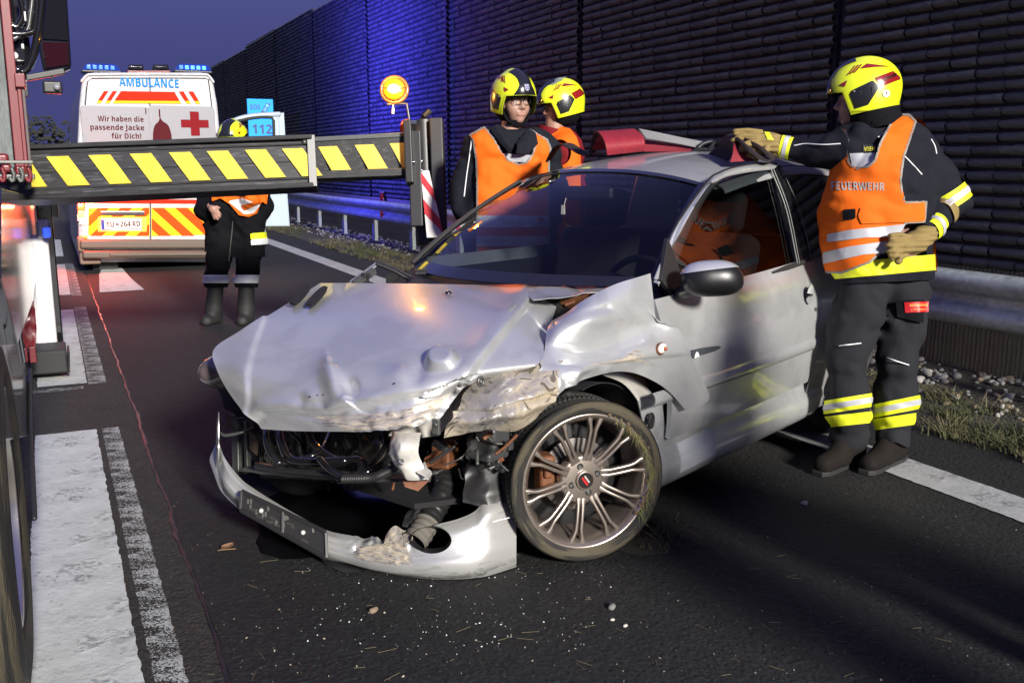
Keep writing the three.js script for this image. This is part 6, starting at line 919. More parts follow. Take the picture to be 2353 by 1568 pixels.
function polySD(poly) { // signed distance to a polygon of photo units, positive inside
  return (x, y) => { let d = 1e9, c = false; for (let i = 0, j = poly.length - 1; i < poly.length; j = i++) { const [ax, ay] = poly[j], [bx, by] = poly[i]; if ((ay > y) !== (by > y) && x < (bx - ax) * (y - ay) / (by - ay) + ax) c = !c; const l2 = (bx - ax) ** 2 + (by - ay) ** 2, t = cl(((x - ax) * (bx - ax) + (y - ay) * (by - ay)) / l2); d = Math.min(d, Math.hypot(x - ax - (bx - ax) * t, y - ay - (by - ay) * t)); } return c ? d : -d; };
}
// cut shape for a garment: the outline on the side turned to us, whole at the back
const cutPx = (poly) => { const f = polySD(poly); return (p) => { const [x, y] = toPx(p); return f(x, y); }; };
const near = (fn, base) => (p) => p.clone().sub(base).dot(camFh) > 0.02 ? 1 : fn(p);
function hitPx(F, x, y, d0, d1, off) { const r = ray(x, y).divideScalar(FOC); let d = d0; for (let i = 0; i < 90; i++) { const p = camO.clone().addScaledVector(r, d), f = F(p) - off; if (f < 0.0006) return p; d += Math.max(0.0008, f * 0.8); if (d > d1) break; } return camO.clone().addScaledVector(r, Math.min(d, d1)); }
function decalPx(F, quad, d0, d1, off, nu, nv) { const [a, b, c, e] = quad.map(([x, y]) => V(x, y, 0)); return grid(nu, nv, (u, v) => { const q = mixv(mixv(e, c, u), mixv(a, b, u), v); return hitPx(F, q.x, q.y, d0, d1, off); }); }
const bb3 = (pts, m) => { const b = new THREE.Box3().setFromPoints(pts); return [b.min.subScalar(m), b.max.addScalar(m)]; };
const wrinkle = (p, a = 0.008) => a * (1.7 * (rid(p.x * 5 + p.y * 3, p.y * 8, p.z * 5) - 0.5) + 1.3 * (rid(p.x * 11, p.y * 13 + p.x * 6, p.z * 11) - 0.5) + 0.8 * (fbm(p.x * 20, p.y * 24, p.z * 20, 2) - 0.5));

// head frame: x towards the wearer's left, y up, z where the face looks
function headFrame(c, look, tilt = 0, s = 1) { const z = look.clone().normalize(), y0 = V(0, 1, 0).addScaledVector(z, -z.y).normalize(), x = y0.clone().cross(z); const m = new THREE.Matrix4().makeBasis(x, y0, z); m.multiply(new THREE.Matrix4().makeRotationZ(tilt)); m.scale(V(s, s, s)); m.setPosition(c); return m; }
const faceF = (() => {
  const base = blend([ell(V(0, 0.03, -0.012), V(0.077, 0.105, 0.097)), ell(V(0, -0.052, 0.02), V(0.062, 0.068, 0.07)), ell(V(0.038, -0.025, 0.048), V(0.034, 0.036, 0.036)), ell(V(-0.038, -0.025, 0.048), V(0.034, 0.036, 0.036))], 0.03);
  const add = [cap(V(0, 0.022, 0.086), V(0, -0.022, 0.108), 0.007, 0.0125), cap(V(0.011, -0.025, 0.094), V(-0.011, -0.025, 0.094), 0.009, 0.009), cap(V(-0.04, 0.032, 0.072), V(0.04, 0.032, 0.072), 0.012, 0.012), cap(V(-0.02, -0.053, 0.083), V(0.02, -0.053, 0.083), 0.006, 0.006), cap(V(-0.017, -0.062, 0.083), V(0.017, -0.062, 0.083), 0.007, 0.007), ell(V(0, -0.095, 0.06), V(0.024, 0.02, 0.022)), ell(V(0.08, -0.005, -0.012), V(0.012, 0.032, 0.02)), ell(V(-0.08, -0.005, -0.012), V(0.012, 0.032, 0.02))];
  return (p) => { let d = base(p); for (const f of add) d = smin(d, f(p), 0.016); for (const s of [-1, 1]) { const e = Math.hypot(p.x - s * 0.032, p.y - 0.013, p.z - 0.098) - 0.016; d = -smin(-d, e, 0.012); } { const e = cap(V(-0.018, -0.0575, 0.094), V(0.018, -0.0575, 0.094), 0.0035, 0.0035)(p); d = -smin(-d, e, 0.004); } return d; };
})();
const faceGeo = (() => mesh(faceF, V(-0.11, -0.14, -0.13), V(0.11, 0.15, 0.14), 0.0042))();
const shellF = (p) => { const b = ell(V(0, 0.055, -0.012), V(0.130, 0.146, 0.168))(p), lower = ell(V(0, -0.03, -0.02), V(0.122, 0.11, 0.150))(p), crest = ell(V(0, 0.075, -0.03), V(0.045, 0.137, 0.155))(p); let d = smin(smin(b, lower, 0.05), crest, 0.03); return d; };
const openF = (p) => { const ze = 0.082 + 0.40 * (p.y - 0.03); return Math.max(p.y - 0.042 - 0.15 * Math.max(0, 0.10 - Math.abs(p.x)) * 0.2, ze - p.z); };
const rimF = (p) => p.y + 0.066 - 0.20 * (0.05 - p.z);
const HEL = (() => { // the parts of one helmet, made once
  const B = [V(-0.16, -0.15, -0.21), V(0.16, 0.23, 0.19)], S = (o, s = 0.0065) => mesh((p) => shellF(p) - o, B[0], B[1], s);
  const zy = (poly) => { const f = polySD(poly); return (p) => f(p.z, p.y); }, side = (p) => Math.abs(p.x) - 0.03;
  const base = S(0), up1 = S(0.0025, 0.005), up2 = S(0.0035, 0.005);
  const shell = clips(base, openF, rimF), edge = clips(up1, openF, rimF, (p) => 0.009 - Math.min(openF(p), rimF(p) + 0.004));
  const panel = clips(up1, openF, side, zy([[0.046, 0.048], [-0.045, 0.09], [-0.078, 0.06], [-0.03, -0.022], [0.028, -0.038], [0.056, 0.03]]));
  const red = clips(up1, side, zy([[-0.054, 0.101], [-0.14, 0.135], [-0.185, 0.10], [-0.085, 0.058]]));
  const tri = clips(up1, side, zy([[0.104, 0.078], [0.066, 0.098], [0.078, 0.066]]));
  const sw = join([[[0.014, 0.148], [-0.018, 0.172], [-0.13, 0.155], [-0.06, 0.154]], [[0.073, 0.118], [0.036, 0.166], [0.030, 0.166], [0.067, 0.118]], [[0.060, 0.124], [0.022, 0.168], [0.014, 0.168], [0.052, 0.124]], [[0.044, 0.130], [0.008, 0.170], [0, 0.170], [0.034, 0.130]]].map((q) => clips(up1, (p) => Math.abs(p.x) - 0.02, zy(q))));
  const front = clips(up2, openF, (p) => p.z - 0.005 - 0.25 * Math.max(0, p.y - 0.1), (p) => 0.043 + 0.8 * Math.pow(Math.max(0, 0.105 - p.y), 1.1) * 1.0 + 0.25 * Math.max(0, p.y - 0.14) - Math.abs(p.x), (p) => p.y - 0.046);
  const visor = clips(S(-0.012), (p) => -openF(p) , (p) => p.y - 0.012, (p) => p.z - 0.05);
  const liner = clips(mesh((p) => shellF(p) + 0.02, B[0], B[1], 0.009), (p) => Math.max(p.y - 0.035, 0.045 - p.z), (p) => p.y + 0.115);
  const gear = join([new RoundedBoxGeometry(0.012, 0.03, 0.036, 3, 0.004).translate(0.128, 0.03, -0.008), new RoundedBoxGeometry(0.014, 0.03, 0.008, 2, 0.002).translate(0.129, 0.045, -0.045), new RoundedBoxGeometry(0.012, 0.03, 0.036, 3, 0.004).translate(-0.128, 0.03, -0.008), new RoundedBoxGeometry(0.014, 0.03, 0.008, 2, 0.002).translate(-0.129, 0.045, -0.045)]);
  const knob = join([new THREE.SphereGeometry(0.007, 10, 8).translate(0.128, 0.042, 0.036), new THREE.SphereGeometry(0.007, 10, 8).translate(-0.128, 0.042, 0.036), new THREE.SphereGeometry(0.006, 10, 8).translate(0.03, 0.16, 0.09)]);
  return { shell, edge, panel, red, tri, sw, front, visor, liner, gear, knob };
})();
function helmet(t, m, o = {}) {
  const h = new THREE.Group(); h.name = 'helmet'; t.add(h); const P = (n, g, mat, par = h) => put(t, n, prep(g.clone()).applyMatrix4(m), mat, par);
  P('shell', HEL.shell, M.limeHelmet); P('shell_rim', HEL.edge, std([0.5, 0.56, 0.02], 0.4)); P('side_panel', HEL.panel, phy([0.012, 0.013, 0.014], 0.25, 0, { clearcoat: 0.6 })); P('red_band', HEL.red, M.redBand); P('red_mark', HEL.tri, M.redBand); P('red_stripes', HEL.sw, M.redBand);
  P('front_cover', HEL.front, phy([0.012, 0.013, 0.015], 0.2, 0, { clearcoat: 0.7 })); P('liner', HEL.liner, M.navyDark); P('side_switch', HEL.gear, M.plastic); P('rivet', HEL.knob, M.steel);
  if (o.visor) P('visor', HEL.visor, phy([0.3, 0.3, 0.3], 0.05, 0, { transmission: 0.8, thickness: 0 }));
  if (o.badge) { const g = grid(8, 8, (u, v) => { const x = (u - 0.5) * 0.034, y = 0.068 + v * 0.042; let z = 0.2; for (let i = 0; i < 60; i++) { const d = shellF(V(x, y, z)) - 0.006; if (d < 0.0004) break; z -= d * 0.8; } return V(x, y, z); }); P('badge', g, std([1, 1, 1], 0.4, 0, { map: canvasTex(96, 112, (x) => { x.clearRect(0, 0, 96, 112); x.fillStyle = '#b9b8cc'; x.beginPath(); x.moveTo(6, 4); x.lineTo(90, 4); x.lineTo(90, 70); x.quadraticCurveTo(84, 98, 48, 108); x.quadraticCurveTo(12, 98, 6, 70); x.fill(); x.fillStyle = '#232b66'; x.beginPath(); x.moveTo(14, 11); x.lineTo(82, 11); x.lineTo(82, 68); x.quadraticCurveTo(76, 90, 48, 99); x.quadraticCurveTo(20, 90, 14, 68); x.fill(); x.fillStyle = '#c9c8d4'; for (const [a, b] of [[24, 18], [54, 18], [24, 46], [54, 46], [40, 72]]) x.fillRect(a, b, 18, 14); }), alphaTest: 0.5 })); }
  return h;
}
// text and a round sticker bent onto the helmet side (s = +1 wearer's left)
function helmetPrint(t, m, par, s, z0, y0, w, h, draw, slant = 0, W2 = 256, H2 = 64, nm = 'lettering') { const g = grid(14, 4, (u, v) => { const z = z0 - s * (u - 0.5) * w * s * (s > 0 ? 1 : 1), y = y0 + (v - 0.5) * h + slant * (u - 0.5) * w; let x = 0.2; for (let i = 0; i < 70; i++) { const d = shellF(V(s * x, y, z)) - 0.0045; if (d < 0.0004) break; x -= d * 0.8; } return V(s * x, y, z); }); put(t, nm, prep(g).applyMatrix4(m), std([1, 1, 1], 0.45, 0, { map: canvasTex(W2, H2, draw), alphaTest: 0.5 }), par); }

function glasses(t, m) { const P = (n, g, mat) => put(t, n, prep(g).applyMatrix4(m), mat); const rim = (s) => { const pts = []; for (let i = 0; i < 24; i++) { const a = i / 24 * 6.2832, c = Math.cos(a), d = Math.sin(a); pts.push(V(s * 0.034 + Math.sign(c) * Math.pow(Math.abs(c), 0.5) * 0.026, 0.010 + Math.sign(d) * Math.pow(Math.abs(d), 0.5) * 0.0165, 0.101 - 0.008 * Math.abs(c * (c * s > 0 ? 1 : 0)))); } return tube(pts, 0.0022, 60, 6, true); };
  P('spectacles', join([prep(rim(1)), prep(rim(-1)), prep(capped([V(-0.009, 0.014, 0.104), V(0, 0.017, 0.107), V(0.009, 0.014, 0.104)], 0.0018, 8, 6)), prep(capped([V(0.060, 0.016, 0.096), V(0.082, 0.014, 0.05), V(0.086, 0.012, 0)], 0.002, 10, 6)), prep(capped([V(-0.060, 0.016, 0.096), V(-0.082, 0.014, 0.05), V(-0.086, 0.012, 0)], 0.002, 10, 6))]), M.gloss); }
function eyes(t, m) { const P = (n, g, mat) => put(t, n, prep(g).applyMatrix4(m), mat); for (const s of [-1, 1]) { P('eye', new THREE.SphereGeometry(0.0118, 14, 10).translate(s * 0.032, 0.012, 0.0745), std([0.6, 0.58, 0.55], 0.25)); P('iris', new THREE.SphereGeometry(0.0052, 10, 8).scale(1, 1, 0.5).translate(s * 0.032 - 0.001, 0.012, 0.0848), std([0.05, 0.06, 0.08], 0.2)); P('eyebrow', prep(capped([V(s * 0.016, 0.032, 0.087), V(s * 0.032, 0.037, 0.084), V(s * 0.05, 0.032, 0.072)], 0.0034, 10, 6)), std([0.10, 0.06, 0.035], 0.9)); P('eyelid', new THREE.SphereGeometry(0.0128, 14, 8, 0, 6.3, 0, 1.15).rotateX(0.35).translate(s * 0.032, 0.012, 0.0742), M.skin); } P('mouth', prep(capped([V(-0.02, -0.0585, 0.0855), V(0, -0.057, 0.0905), V(0.02, -0.0585, 0.0855)], 0.0042, 12, 6)), std([0.42, 0.17, 0.14], 0.5)); }
// a limb given as points with radii
const limb = (pts) => pts.slice(1).map((b, i) => cap(pts[i][0], b[0], pts[i][1], b[1]));
const handField = (palm, fingers) => blend([...palm.slice(1).map((b, i) => cap(palm[i][0], b[0], palm[i][1], b[1])), ...[]], 0.02) && ((p) => { let d = blend(palm.slice(1).map((b, i) => cap(palm[i][0], b[0], palm[i][1], b[1])), 0.02)(p); for (const f of fingers) { let e = 1e9; for (let i = 0; i + 1 < f.length; i++) e = Math.min(e, cap(f[i], f[i + 1], 0.0125, 0.0115)(p)); d = smin(d, e, 0.007); } return d; });

// ======== firefighter on the right, one hand on the roof sling, the other on his hip
{
  const base = G(1978, 1070), J = (x, y, o = 0) => onPlane(x, y, camFh, camFh.dot(base) + o);
  const t = thing('person', 'person in orange vest and yellow helmet standing right of the car, hand on hip', 'person', base);
  const P = (n, g, m, par = t) => put(t, n, g, m, par);
  const torsoPts = [[1982, 640, .0], [1978, 560, 0], [1985, 470, 0], [1982, 360, 0.02]], torso2 = [[2086, 640, 0.06], [2066, 560, 0.05], [2062, 470, 0.04], [2080, 355, 0.05]];
  const tp = torsoPts.map(([x, y, o]) => [J(x, y, o), 0.135]), tp2 = torso2.map(([x, y, o]) => [J(x, y, o), 0.125]);
  tp[3][1] = 0.10; tp2[3][1] = 0.10; tp[0][1] = 0.122; tp2[0][1] = 0.125;
  const T0 = blend([...limb(tp), ...limb(tp2), cap(J(1985, 330, 0.02), J(2075, 322, 0.04), 0.085, 0.08), cap(J(2030, 600, 0.02), J(2030, 400, 0.02), 0.15, 0.15)], 0.13);
  const sh2 = J(2120, 345, 0.06), el2 = J(2192, 462, 0.02), wr2 = J(2128, 538, -0.14);
  const sh1 = J(1945, 338, 0.0), el1 = J(1868, 352, 0.10), wr1 = J(1792, 338, 0.16);
  const armL = blend(limb([[sh2, 0.082], [mixv(sh2, el2, .5), 0.078], [el2, 0.066], [wr2, 0.05]]), 0.05), armR = blend(limb([[sh1, 0.08], [mixv(sh1, el1, .5), 0.07], [el1, 0.062], [wr1, 0.05]]), 0.05);
  const collar = cap(J(1985, 298, 0.0), J(2010, 282, 0.02), 0.085, 0.08);
  const upper = (p) => smin(smin(smin(T0(p), armL(p), 0.06), armR(p), 0.06), collar(p), 0.04);
  const ptsU = [sh2, el2, wr2, sh1, el1, wr1, ...tp.map((a) => a[0]), ...tp2.map((a) => a[0]), J(1985, 290)];
  const lim = (p) => wrinkle(p, 0.012) + 0.010 * (rid(p.x * 3 + p.y * 7, p.y * 4, p.z * 3) - 0.6);
  const jk = mesh((p) => upper(p) + lim(p), ...bb3(ptsU, 0.22), 0.0125);
  const hem = (p) => { const [x, y] = toPx(p); return 650 - 0.045 * (x - 1975) - y; };
  const cutHand = (c, ax, o) => (p) => p.clone().sub(c).dot(ax) < o ? 1 : -1;
  const armClip = (wr, el, o) => { const ax = wr.clone().sub(el).normalize(); return (p) => { const d = p.clone().sub(wr); if (d.length() > 0.14) return 1; return o - d.dot(ax); }; };
  const jacket = P('jacket', clips(jk, hem, armClip(wr1, el1, 0.0), armClip(wr2, el2, 0.0)), M.navy);
  // trousers and boots
  const hpR = J(1985, 660, 0), hpL = J(2078, 660, 0.05), knR = J(1945, 822, -0.03), knL = J(2062, 825, 0.02), anR = J(1952, 1000, 0.02), anL = J(2052, 1000, 0.06);
  const leg1 = blend(limb([[hpR, 0.125], [mixv(hpR, knR, .5), 0.115], [knR, 0.098], [mixv(knR, anR, .45), 0.095], [anR, 0.094]]), 0.05), leg2 = blend(limb([[hpL, 0.125], [mixv(hpL, knL, .5), 0.117], [knL, 0.098], [mixv(knL, anL, .45), 0.094], [anL, 0.092]]), 0.05);
  const hipB = cap(hpR.clone().add(V(0, 0.1, 0)), hpL.clone().add(V(0, 0.1, 0)), 0.11, 0.115), legs = (p) => smin(smin(leg1(p), leg2(p), 0.015), hipB(p), 0.03);
  const lw = (p) => wrinkle(p, 0.013);
  const tr = mesh((p) => legs(p) + lw(p), ...bb3([hpR, hpL, knR, knL, anR, anL], 0.16), 0.0125);
  const trousers = P('trousers', clips(tr, (p) => { const [x, y] = toPx(p); return (x < 1998 ? 1030 : 1022) + 6 * Math.sin(x * 0.1) - y; }, (p) => 1.06 - p.y), M.greyCloth);
  const side0 = 0 && clips(mesh((p) => legs(p) + lw(p) - 0.005, ...bb3([hpR, hpL, knR, knL, anR, anL], 0.16), 0.014), cutPx([[2000, 660], [2150, 660], [2140, 760], [2128, 830], [2110, 900], [2112, 870], [2085, 1020], [2000, 1020], [1996, 840]]), (p) => 0.9 - p.y);
  
  const toeR = J(1893, 1062, -0.12), toeL = J(1998, 1062, -0.10), heR = J(1960, 1050, 0.06), heL = J(2058, 1050, 0.08);
  const up0 = (q, k) => q.clone().setY(k), boot = (() => { const one = (a, h, o) => blend([cap(a, up0(h, 0.09), 0.066, 0.058), cap(up0(h, 0.06), mixv(up0(h, 0.055), up0(o, 0.055), .55), 0.052, 0.05), cap(mixv(up0(h, 0.06), up0(o, 0.06), .5), up0(o, 0.045), 0.05, 0.047), cap(up0(h, 0.12), mixv(up0(h, 0.1), up0(o, 0.1), .45), 0.05, 0.04)], 0.03); const b1 = one(anR, heR, toeR), b2 = one(anL, heL, toeL); return (p) => Math.min(b1(p), b2(p)); })();
  for (const [h, o] of [[heR, toeR], [heL, toeL]]) { const ax = o.clone().sub(h).setY(0).normalize(), nx = V(-ax.z, 0, ax.x), pt = (a, b) => up0(mixv(h, o, a), 0.024).addScaledVector(nx, b); P('sole', slab([pt(-.25, .03), pt(-.25, -.03), pt(0, -.047), pt(.5, -.043), pt(.9, -.05), pt(1.08, -.045), pt(1.2, -.025), pt(1.2, .025), pt(1.08, .045), pt(.9, .05), pt(.5, .043), pt(0, .047)].reverse(), V(0, 1, 0), 0.024, 0.004), M.rubber); P('laces', [0.15, 0.35, 0.55].map((k) => prep(capped([up0(mixv(h, o, k), 0.145 - k * 0.075).addScaledVector(nx, 0.034), up0(mixv(h, o, k), 0.162 - k * 0.08), up0(mixv(h, o, k), 0.145 - k * 0.075).addScaledVector(nx, -0.034)], 0.004, 8, 5))), M.rubber); }
  P('boots', clip(mesh((p) => Math.max(boot(p) + 0.004 * (fbm(p.x * 30, p.y * 30, p.z * 30) - .5), 0.004 - p.y), ...bb3([anR, anL, toeR, toeL], 0.1), 0.009), (p) => 0.26 - p.y), phy([0.012, 0.0095, 0.0085], 0.8, 0, { specularIntensity: 0.3 }));
  // bands
  const ringPx = (F, off, box3, fns, m, n, par, res = 0.01) => P(n, clips(mesh((p) => F(p) - off, ...box3, res), ...fns), m, par);
  const bandY = (y0, y1, sl, cx0) => [(p) => { const [x, y] = toPx(p); return y - y0 - sl * (x - cx0); }, (p) => { const [x, y] = toPx(p); return y1 + sl * (x - cx0) - y; }];
  const legF = (f) => (p) => f(p) + lw(p), b1 = bb3([knR, anR], 0.16), b2 = bb3([knL, anL], 0.16);
  for (const [f, bx, sl, c, dy] of [[leg1, b1, -0.16, 1945, 0], [leg2, b2, -0.2, 2060, 6]]) { ringPx(legF(f), 0.006, bx, bandY(912 + dy, 943 + dy, sl, c), M.lime, 'reflective_band', trousers); ringPx(legF(f), 0.009, bx, bandY(921 + dy, 934 + dy, sl, c), M.refl, 'reflective_band', trousers); ringPx(legF(f), 0.006, bx, bandY(951 + dy * .6, 977 + dy * .6, sl * .7, c), M.lime, 'reflective_band', trousers); }
  const UF = (p) => upper(p) + lim(p);
  ringPx(UF, 0.006, bb3([J(1960, 620), J(2110, 600)], 0.25), [...bandY(592, 628, -0.09, 2060), hem], M.lime, 'hem_band', jacket);
  const ringAx = (a, b, t0, t1, F, off, m, n, par) => { const ax = b.clone().sub(a), L = ax.length(); ax.normalize(); const c = mixv(a, b, (t0 + t1) / 2); P(n, clips(mesh((p) => F(p) - off, ...bb3([c], 0.13), 0.009), (p) => p.clone().sub(a).dot(ax) - t0 * L, (p) => t1 * L - p.clone().sub(a).dot(ax), (p) => 0.13 - p.distanceTo(c)), m, par); };
  const fa = (p) => armL(p) + lim(p), fr2 = (p) => armR(p) + lim(p);
  ringAx(sh2, el2, 0.80, 1.06, fa, 0.008, M.lime, 'sleeve_band', jacket); ringAx(sh2, el2, 0.88, 0.98, fa, 0.011, M.refl, 'sleeve_band', jacket);
  ringAx(el1, wr1, 0.66, 0.98, fr2, 0.009, M.lime, 'sleeve_band', jacket); ringAx(el1, wr1, 0.76, 0.88, fr2, 0.012, M.refl, 'sleeve_band', jacket);
  ringAx(el2, wr2, 0.30, 0.42, fa, 0.011, M.glove, 'glove_cuff', jacket); ringAx(el2, wr2, 0.62, 0.92, fa, 0.009, M.lime, 'sleeve_band', jacket); ringAx(el2, wr2, 0.72, 0.82, fa, 0.012, M.refl, 'sleeve_band', jacket);
  // piping
  const pipe = (pts, r = 0.003) => P('piping', capped(pts.map(([x, y]) => hitPx(UF, x, y, 3.4, 4.9, 0.003)), r, pts.length * 8, 6), M.piping, jacket);
  pipe([[2072, 352], [2092, 372], [2118, 400]]); pipe([[2140, 320], [2148, 335], [2152, 352]]); pipe([[1930, 330], [1890, 332], [1850, 330], [1825, 334]]); pipe([[2018, 315], [2030, 305], [2042, 290]]);
  P('chest_patch', decalPx(UF, [[1952, 352], [2010, 350], [2006, 384], [1958, 384]], 3.4, 4.9, 0.006, 10, 6), M.refl, jacket);
  P('name_tag', decalPx(UF, [[1983, 333], [2016, 331], [2016, 350], [1983, 352]], 3.4, 4.9, 0.006, 8, 4), std([1, 1, 1], 0.7, 0, { map: canvasTex(128, 64, (x) => { x.fillStyle = '#0c0d10'; x.fillRect(0, 0, 128, 64); x.fillStyle = '#c8c02a'; x.font = 'bold 44px sans-serif'; x.fillText('VIEH', 10, 48, 110); }) }), jacket);
  // vest
  const vestPoly = [[1925, 296], [1890, 345], [1870, 384], [1870, 438], [1870, 477], [1870, 520], [1870, 548], [1870, 576], [1870, 626], [1934, 627], [1999, 603], [2018, 585], [2050, 575], [2078, 520], [2082, 512], [2126, 510], [2130, 462], [2080, 463], [2070, 415], [2078, 360], [2106, 278], [2090, 262], [2058, 262], [2050, 276], [2022, 329], [2010, 368], [1995, 381], [1967, 386], [1952, 376], [1947, 345], [1950, 318], [1942, 298]];
  const VF = (p) => T0(p) + 1.1 * wrinkle(p, 0.010) + 0.006 * Math.sin(p.x * 30 + p.y * 11 + 4 * fbm(p.x * 4, p.y * 4, p.z * 4)), fv = near(cutPx(vestPoly), J(2030, 450, 0.05)), vb = bb3(ptsU.slice(6), 0.2);
  const UV2 = (p) => smin(VF(p), collar(p) + 0.02, 0.03);
  const vg = mesh((p) => UV2(p) - 0.022, ...vb, 0.011), hemV = (p) => p.y - J(1910, 628).y, topV = (p) => J(2070, 262).y - p.y;
  const vest = P('vest', clips(vg, fv, hemV, topV), M.orange);
  P('vest_trim', clips(mesh((p) => UV2(p) - 0.0245, ...vb, 0.011), (p) => p.clone().sub(J(2030, 450, 0.05)).dot(camFh) > 0.0 ? -1 : 2.6 - Math.abs(cutPx(vestPoly)(p) - 1.2) , hemV), M.orangeTrim, vest);
  const onVest = (poly, off, m, n) => P(n, clips(mesh((p) => UV2(p) - off, ...vb, 0.011), (p) => p.clone().sub(J(2030, 450, 0.06)).dot(camFh) > 0 ? -1 : cutPx(poly)(p), fv), m, vest);
  onVest([[1900, 538], [1950, 528], [2085, 514], [2060, 544], [1990, 545], [1900, 556]], 0.026, M.refl, 'reflective_strip');
  onVest([[1890, 580], [1950, 566], [2040, 553], [2046, 580], [1985, 584], [1890, 606]], 0.026, M.refl, 'reflective_strip');
  onVest([[1936, 481], [1966, 479], [1966, 503], [1936, 506]], 0.026, M.navyDark, 'strap');
  onVest([[1978, 476], [2126, 464], [2126, 508], [1980, 514], [1972, 496]], 0.03, M.orange, 'side_strap');
  P('lettering', decalPx((p) => UV2(p), [[1906, 410], [2034, 414], [2034, 443], [1908, 442]], 3.4, 4.9, 0.0245, 26, 6), std([1, 1, 1], 0.5, 0, { map: canvasTex(512, 112, (x) => { x.clearRect(0, 0, 512, 112); x.fillStyle = '#9b9a96'; x.font = 'bold 96px sans-serif'; x.fillText('FEUERWEHR', 4, 90, 504); }), alphaTest: 0.5 }), vest);
  // thigh pocket with a red tag
  P('pocket', decalPx(legF(leg2), [[2058, 690], [2124, 688], [2122, 742], [2062, 728]], 3.4, 4.9, 0.016, 8, 6), M.navyDark, trousers);
  P('red_tag', decalPx(legF(leg2), [[2078, 694], [2134, 692], [2134, 716], [2080, 718]], 3.4, 4.9, 0.021, 12, 5), std([1, 1, 1], 0.5, 0, { map: canvasTex(192, 84, (x) => { x.fillStyle = '#b3121c'; x.fillRect(0, 0, 192, 84); x.fillStyle = '#d8b24a'; x.font = 'bold 30px sans-serif'; x.fillText('Notfallausrüstung', 40, 36, 146); x.font = '24px sans-serif'; x.fillText('J. Viehberger', 50, 68, 120); }) }), trousers);
  const pl = (f, pts) => P('piping', capped(pts.map(([x, y]) => hitPx(legF(f), x, y, 3.4, 4.9, 0.006)), 0.003, 20, 6), M.piping, trousers); pl(leg1, [[1888, 800], [1930, 794], [1978, 788]]); pl(leg2, [[2006, 806], [2040, 822], [2088, 838]]);
  // head, hands, gloves
  const look = camR.clone().negate().multiplyScalar(0.95).addScaledVector(camFh, 0.28), hm = headFrame(J(1976, 234, 0.02), look.add(V(0, -0.02, 0)), 0.0, 0.93);
  const neck = mesh(cap(J(1985, 300, 0.0), J(1975, 245, 0.02), 0.062, 0.06), ...bb3([J(1985, 300), J(1975, 245)], 0.09), 0.01);
  const inner = mesh((p) => Math.min(upper(p), legs(p)) + 0.06, ...bb3([...ptsU, hpR, hpL, knR, knL, anR, anL], 0.1), 0.028);
  P('body', [prep(faceGeo.clone()).applyMatrix4(hm), prep(neck), prep(inner)], std([0.30, 0.17, 0.13], 0.55));
  const h = helmet(t, hm); helmetPrint(t, hm, h, 1, -0.132, 0.108, 0.075, 0.03, (x) => { x.clearRect(0, 0, 256, 64); x.fillStyle = '#14090a'; x.font = 'bold 52px sans-serif'; x.fillText('FEUERW', 6, 50, 244); }, 0.45);
  helmetPrint(t, hm, h, 1, -0.11, 0.028, 0.034, 0.034, (x) => { x.clearRect(0, 0, 128, 128); x.fillStyle = '#e8e8ee'; x.beginPath(); x.arc(64, 64, 62, 0, 7); x.fill(); x.fillStyle = '#7c2030'; x.beginPath(); x.arc(64, 58, 20, 0, 7); x.fill(); x.fillRect(50, 30, 28, 16); x.fillStyle = '#444'; x.fillRect(44, 92, 40, 8); }, 0, 128, 128, 'sticker');
  helmetPrint(t, hm, h, 1, -0.0, -0.050, 0.085, 0.010, (x) => { x.clearRect(0, 0, 256, 40); x.fillStyle = '#262708'; x.font = 'bold 34px sans-serif'; x.fillText('VIEHBERGER J.', 4, 32, 248); }, -0.02, 256, 40);
  P('neck_guard', clips(mesh((p) => Math.abs(blend([cap(J(2020, 290, 0.0), J(1990, 232, 0.02), 0.10, 0.108)], 0.02)(p)) - 0.007, ...bb3([J(2010, 270)], 0.2), 0.01), (p) => { const [x, y] = toPx(p); return polySD([[1945, 250], [2000, 244], [2066, 222], [2078, 262], [2050, 284], [2000, 294], [1962, 290]])(x, y); }), M.navyDark);
  // left glove on the hip
  const q = (x, y, o) => J(x, y, o), z0 = -0.20;
  const palmL = [[wr2, 0.046], [q(2104, 556, z0 + .03), 0.046], [q(2076, 566, z0), 0.036]];
  const fL = [[q(2088, 548, z0 - .0), q(2066, 540, z0 - .02), q(2048, 543, z0 - .03)], [q(2074, 556, z0 - .02), q(2054, 556, z0 - .04), q(2043, 562, z0 - .035)], [q(2070, 566, z0 - .02), q(2052, 571, z0 - .04), q(2044, 579, z0 - .035)], [q(2072, 576, z0 - .02), q(2056, 584, z0 - .035), q(2050, 592, z0 - .03)], [q(2078, 584, z0 - .01), q(2068, 594, z0 - .02), q(2064, 602, z0 - .02)]];
  const gl = (palm, fs) => mesh((p) => handField(palm, fs)(p) - 0.003 + 0.003 * Math.sin(p.y * 260), ...bb3([...palm.map((a) => a[0]), ...fs.flat()], 0.06), 0.0055);
  P('glove', clip(gl(palmL, fL), (p) => p.clone().sub(wr2).dot(wr2.clone().sub(el2).normalize()) + 0.02), M.glove);
  const z1 = 0.16, palmR = [[wr1, 0.046], [q(1768, 328, z1), 0.045], [q(1738, 326, z1), 0.04]];
  const fR = [[q(1748, 306, z1), q(1718, 300, z1), q(1690, 303, z1)], [q(1738, 314, z1 - .03), q(1708, 312, z1 - .03), q(1686, 322, z1 - .03)], [q(1738, 326, z1 - .05), q(1712, 332, z1 - .06), q(1700, 345, z1 - .05)], [q(1744, 338, z1 - .05), q(1726, 346, z1 - .06), q(1720, 358, z1 - .05)], [q(1762, 342, z1 - .05), q(1744, 354, z1 - .06), q(1736, 364, z1 - .05)]];
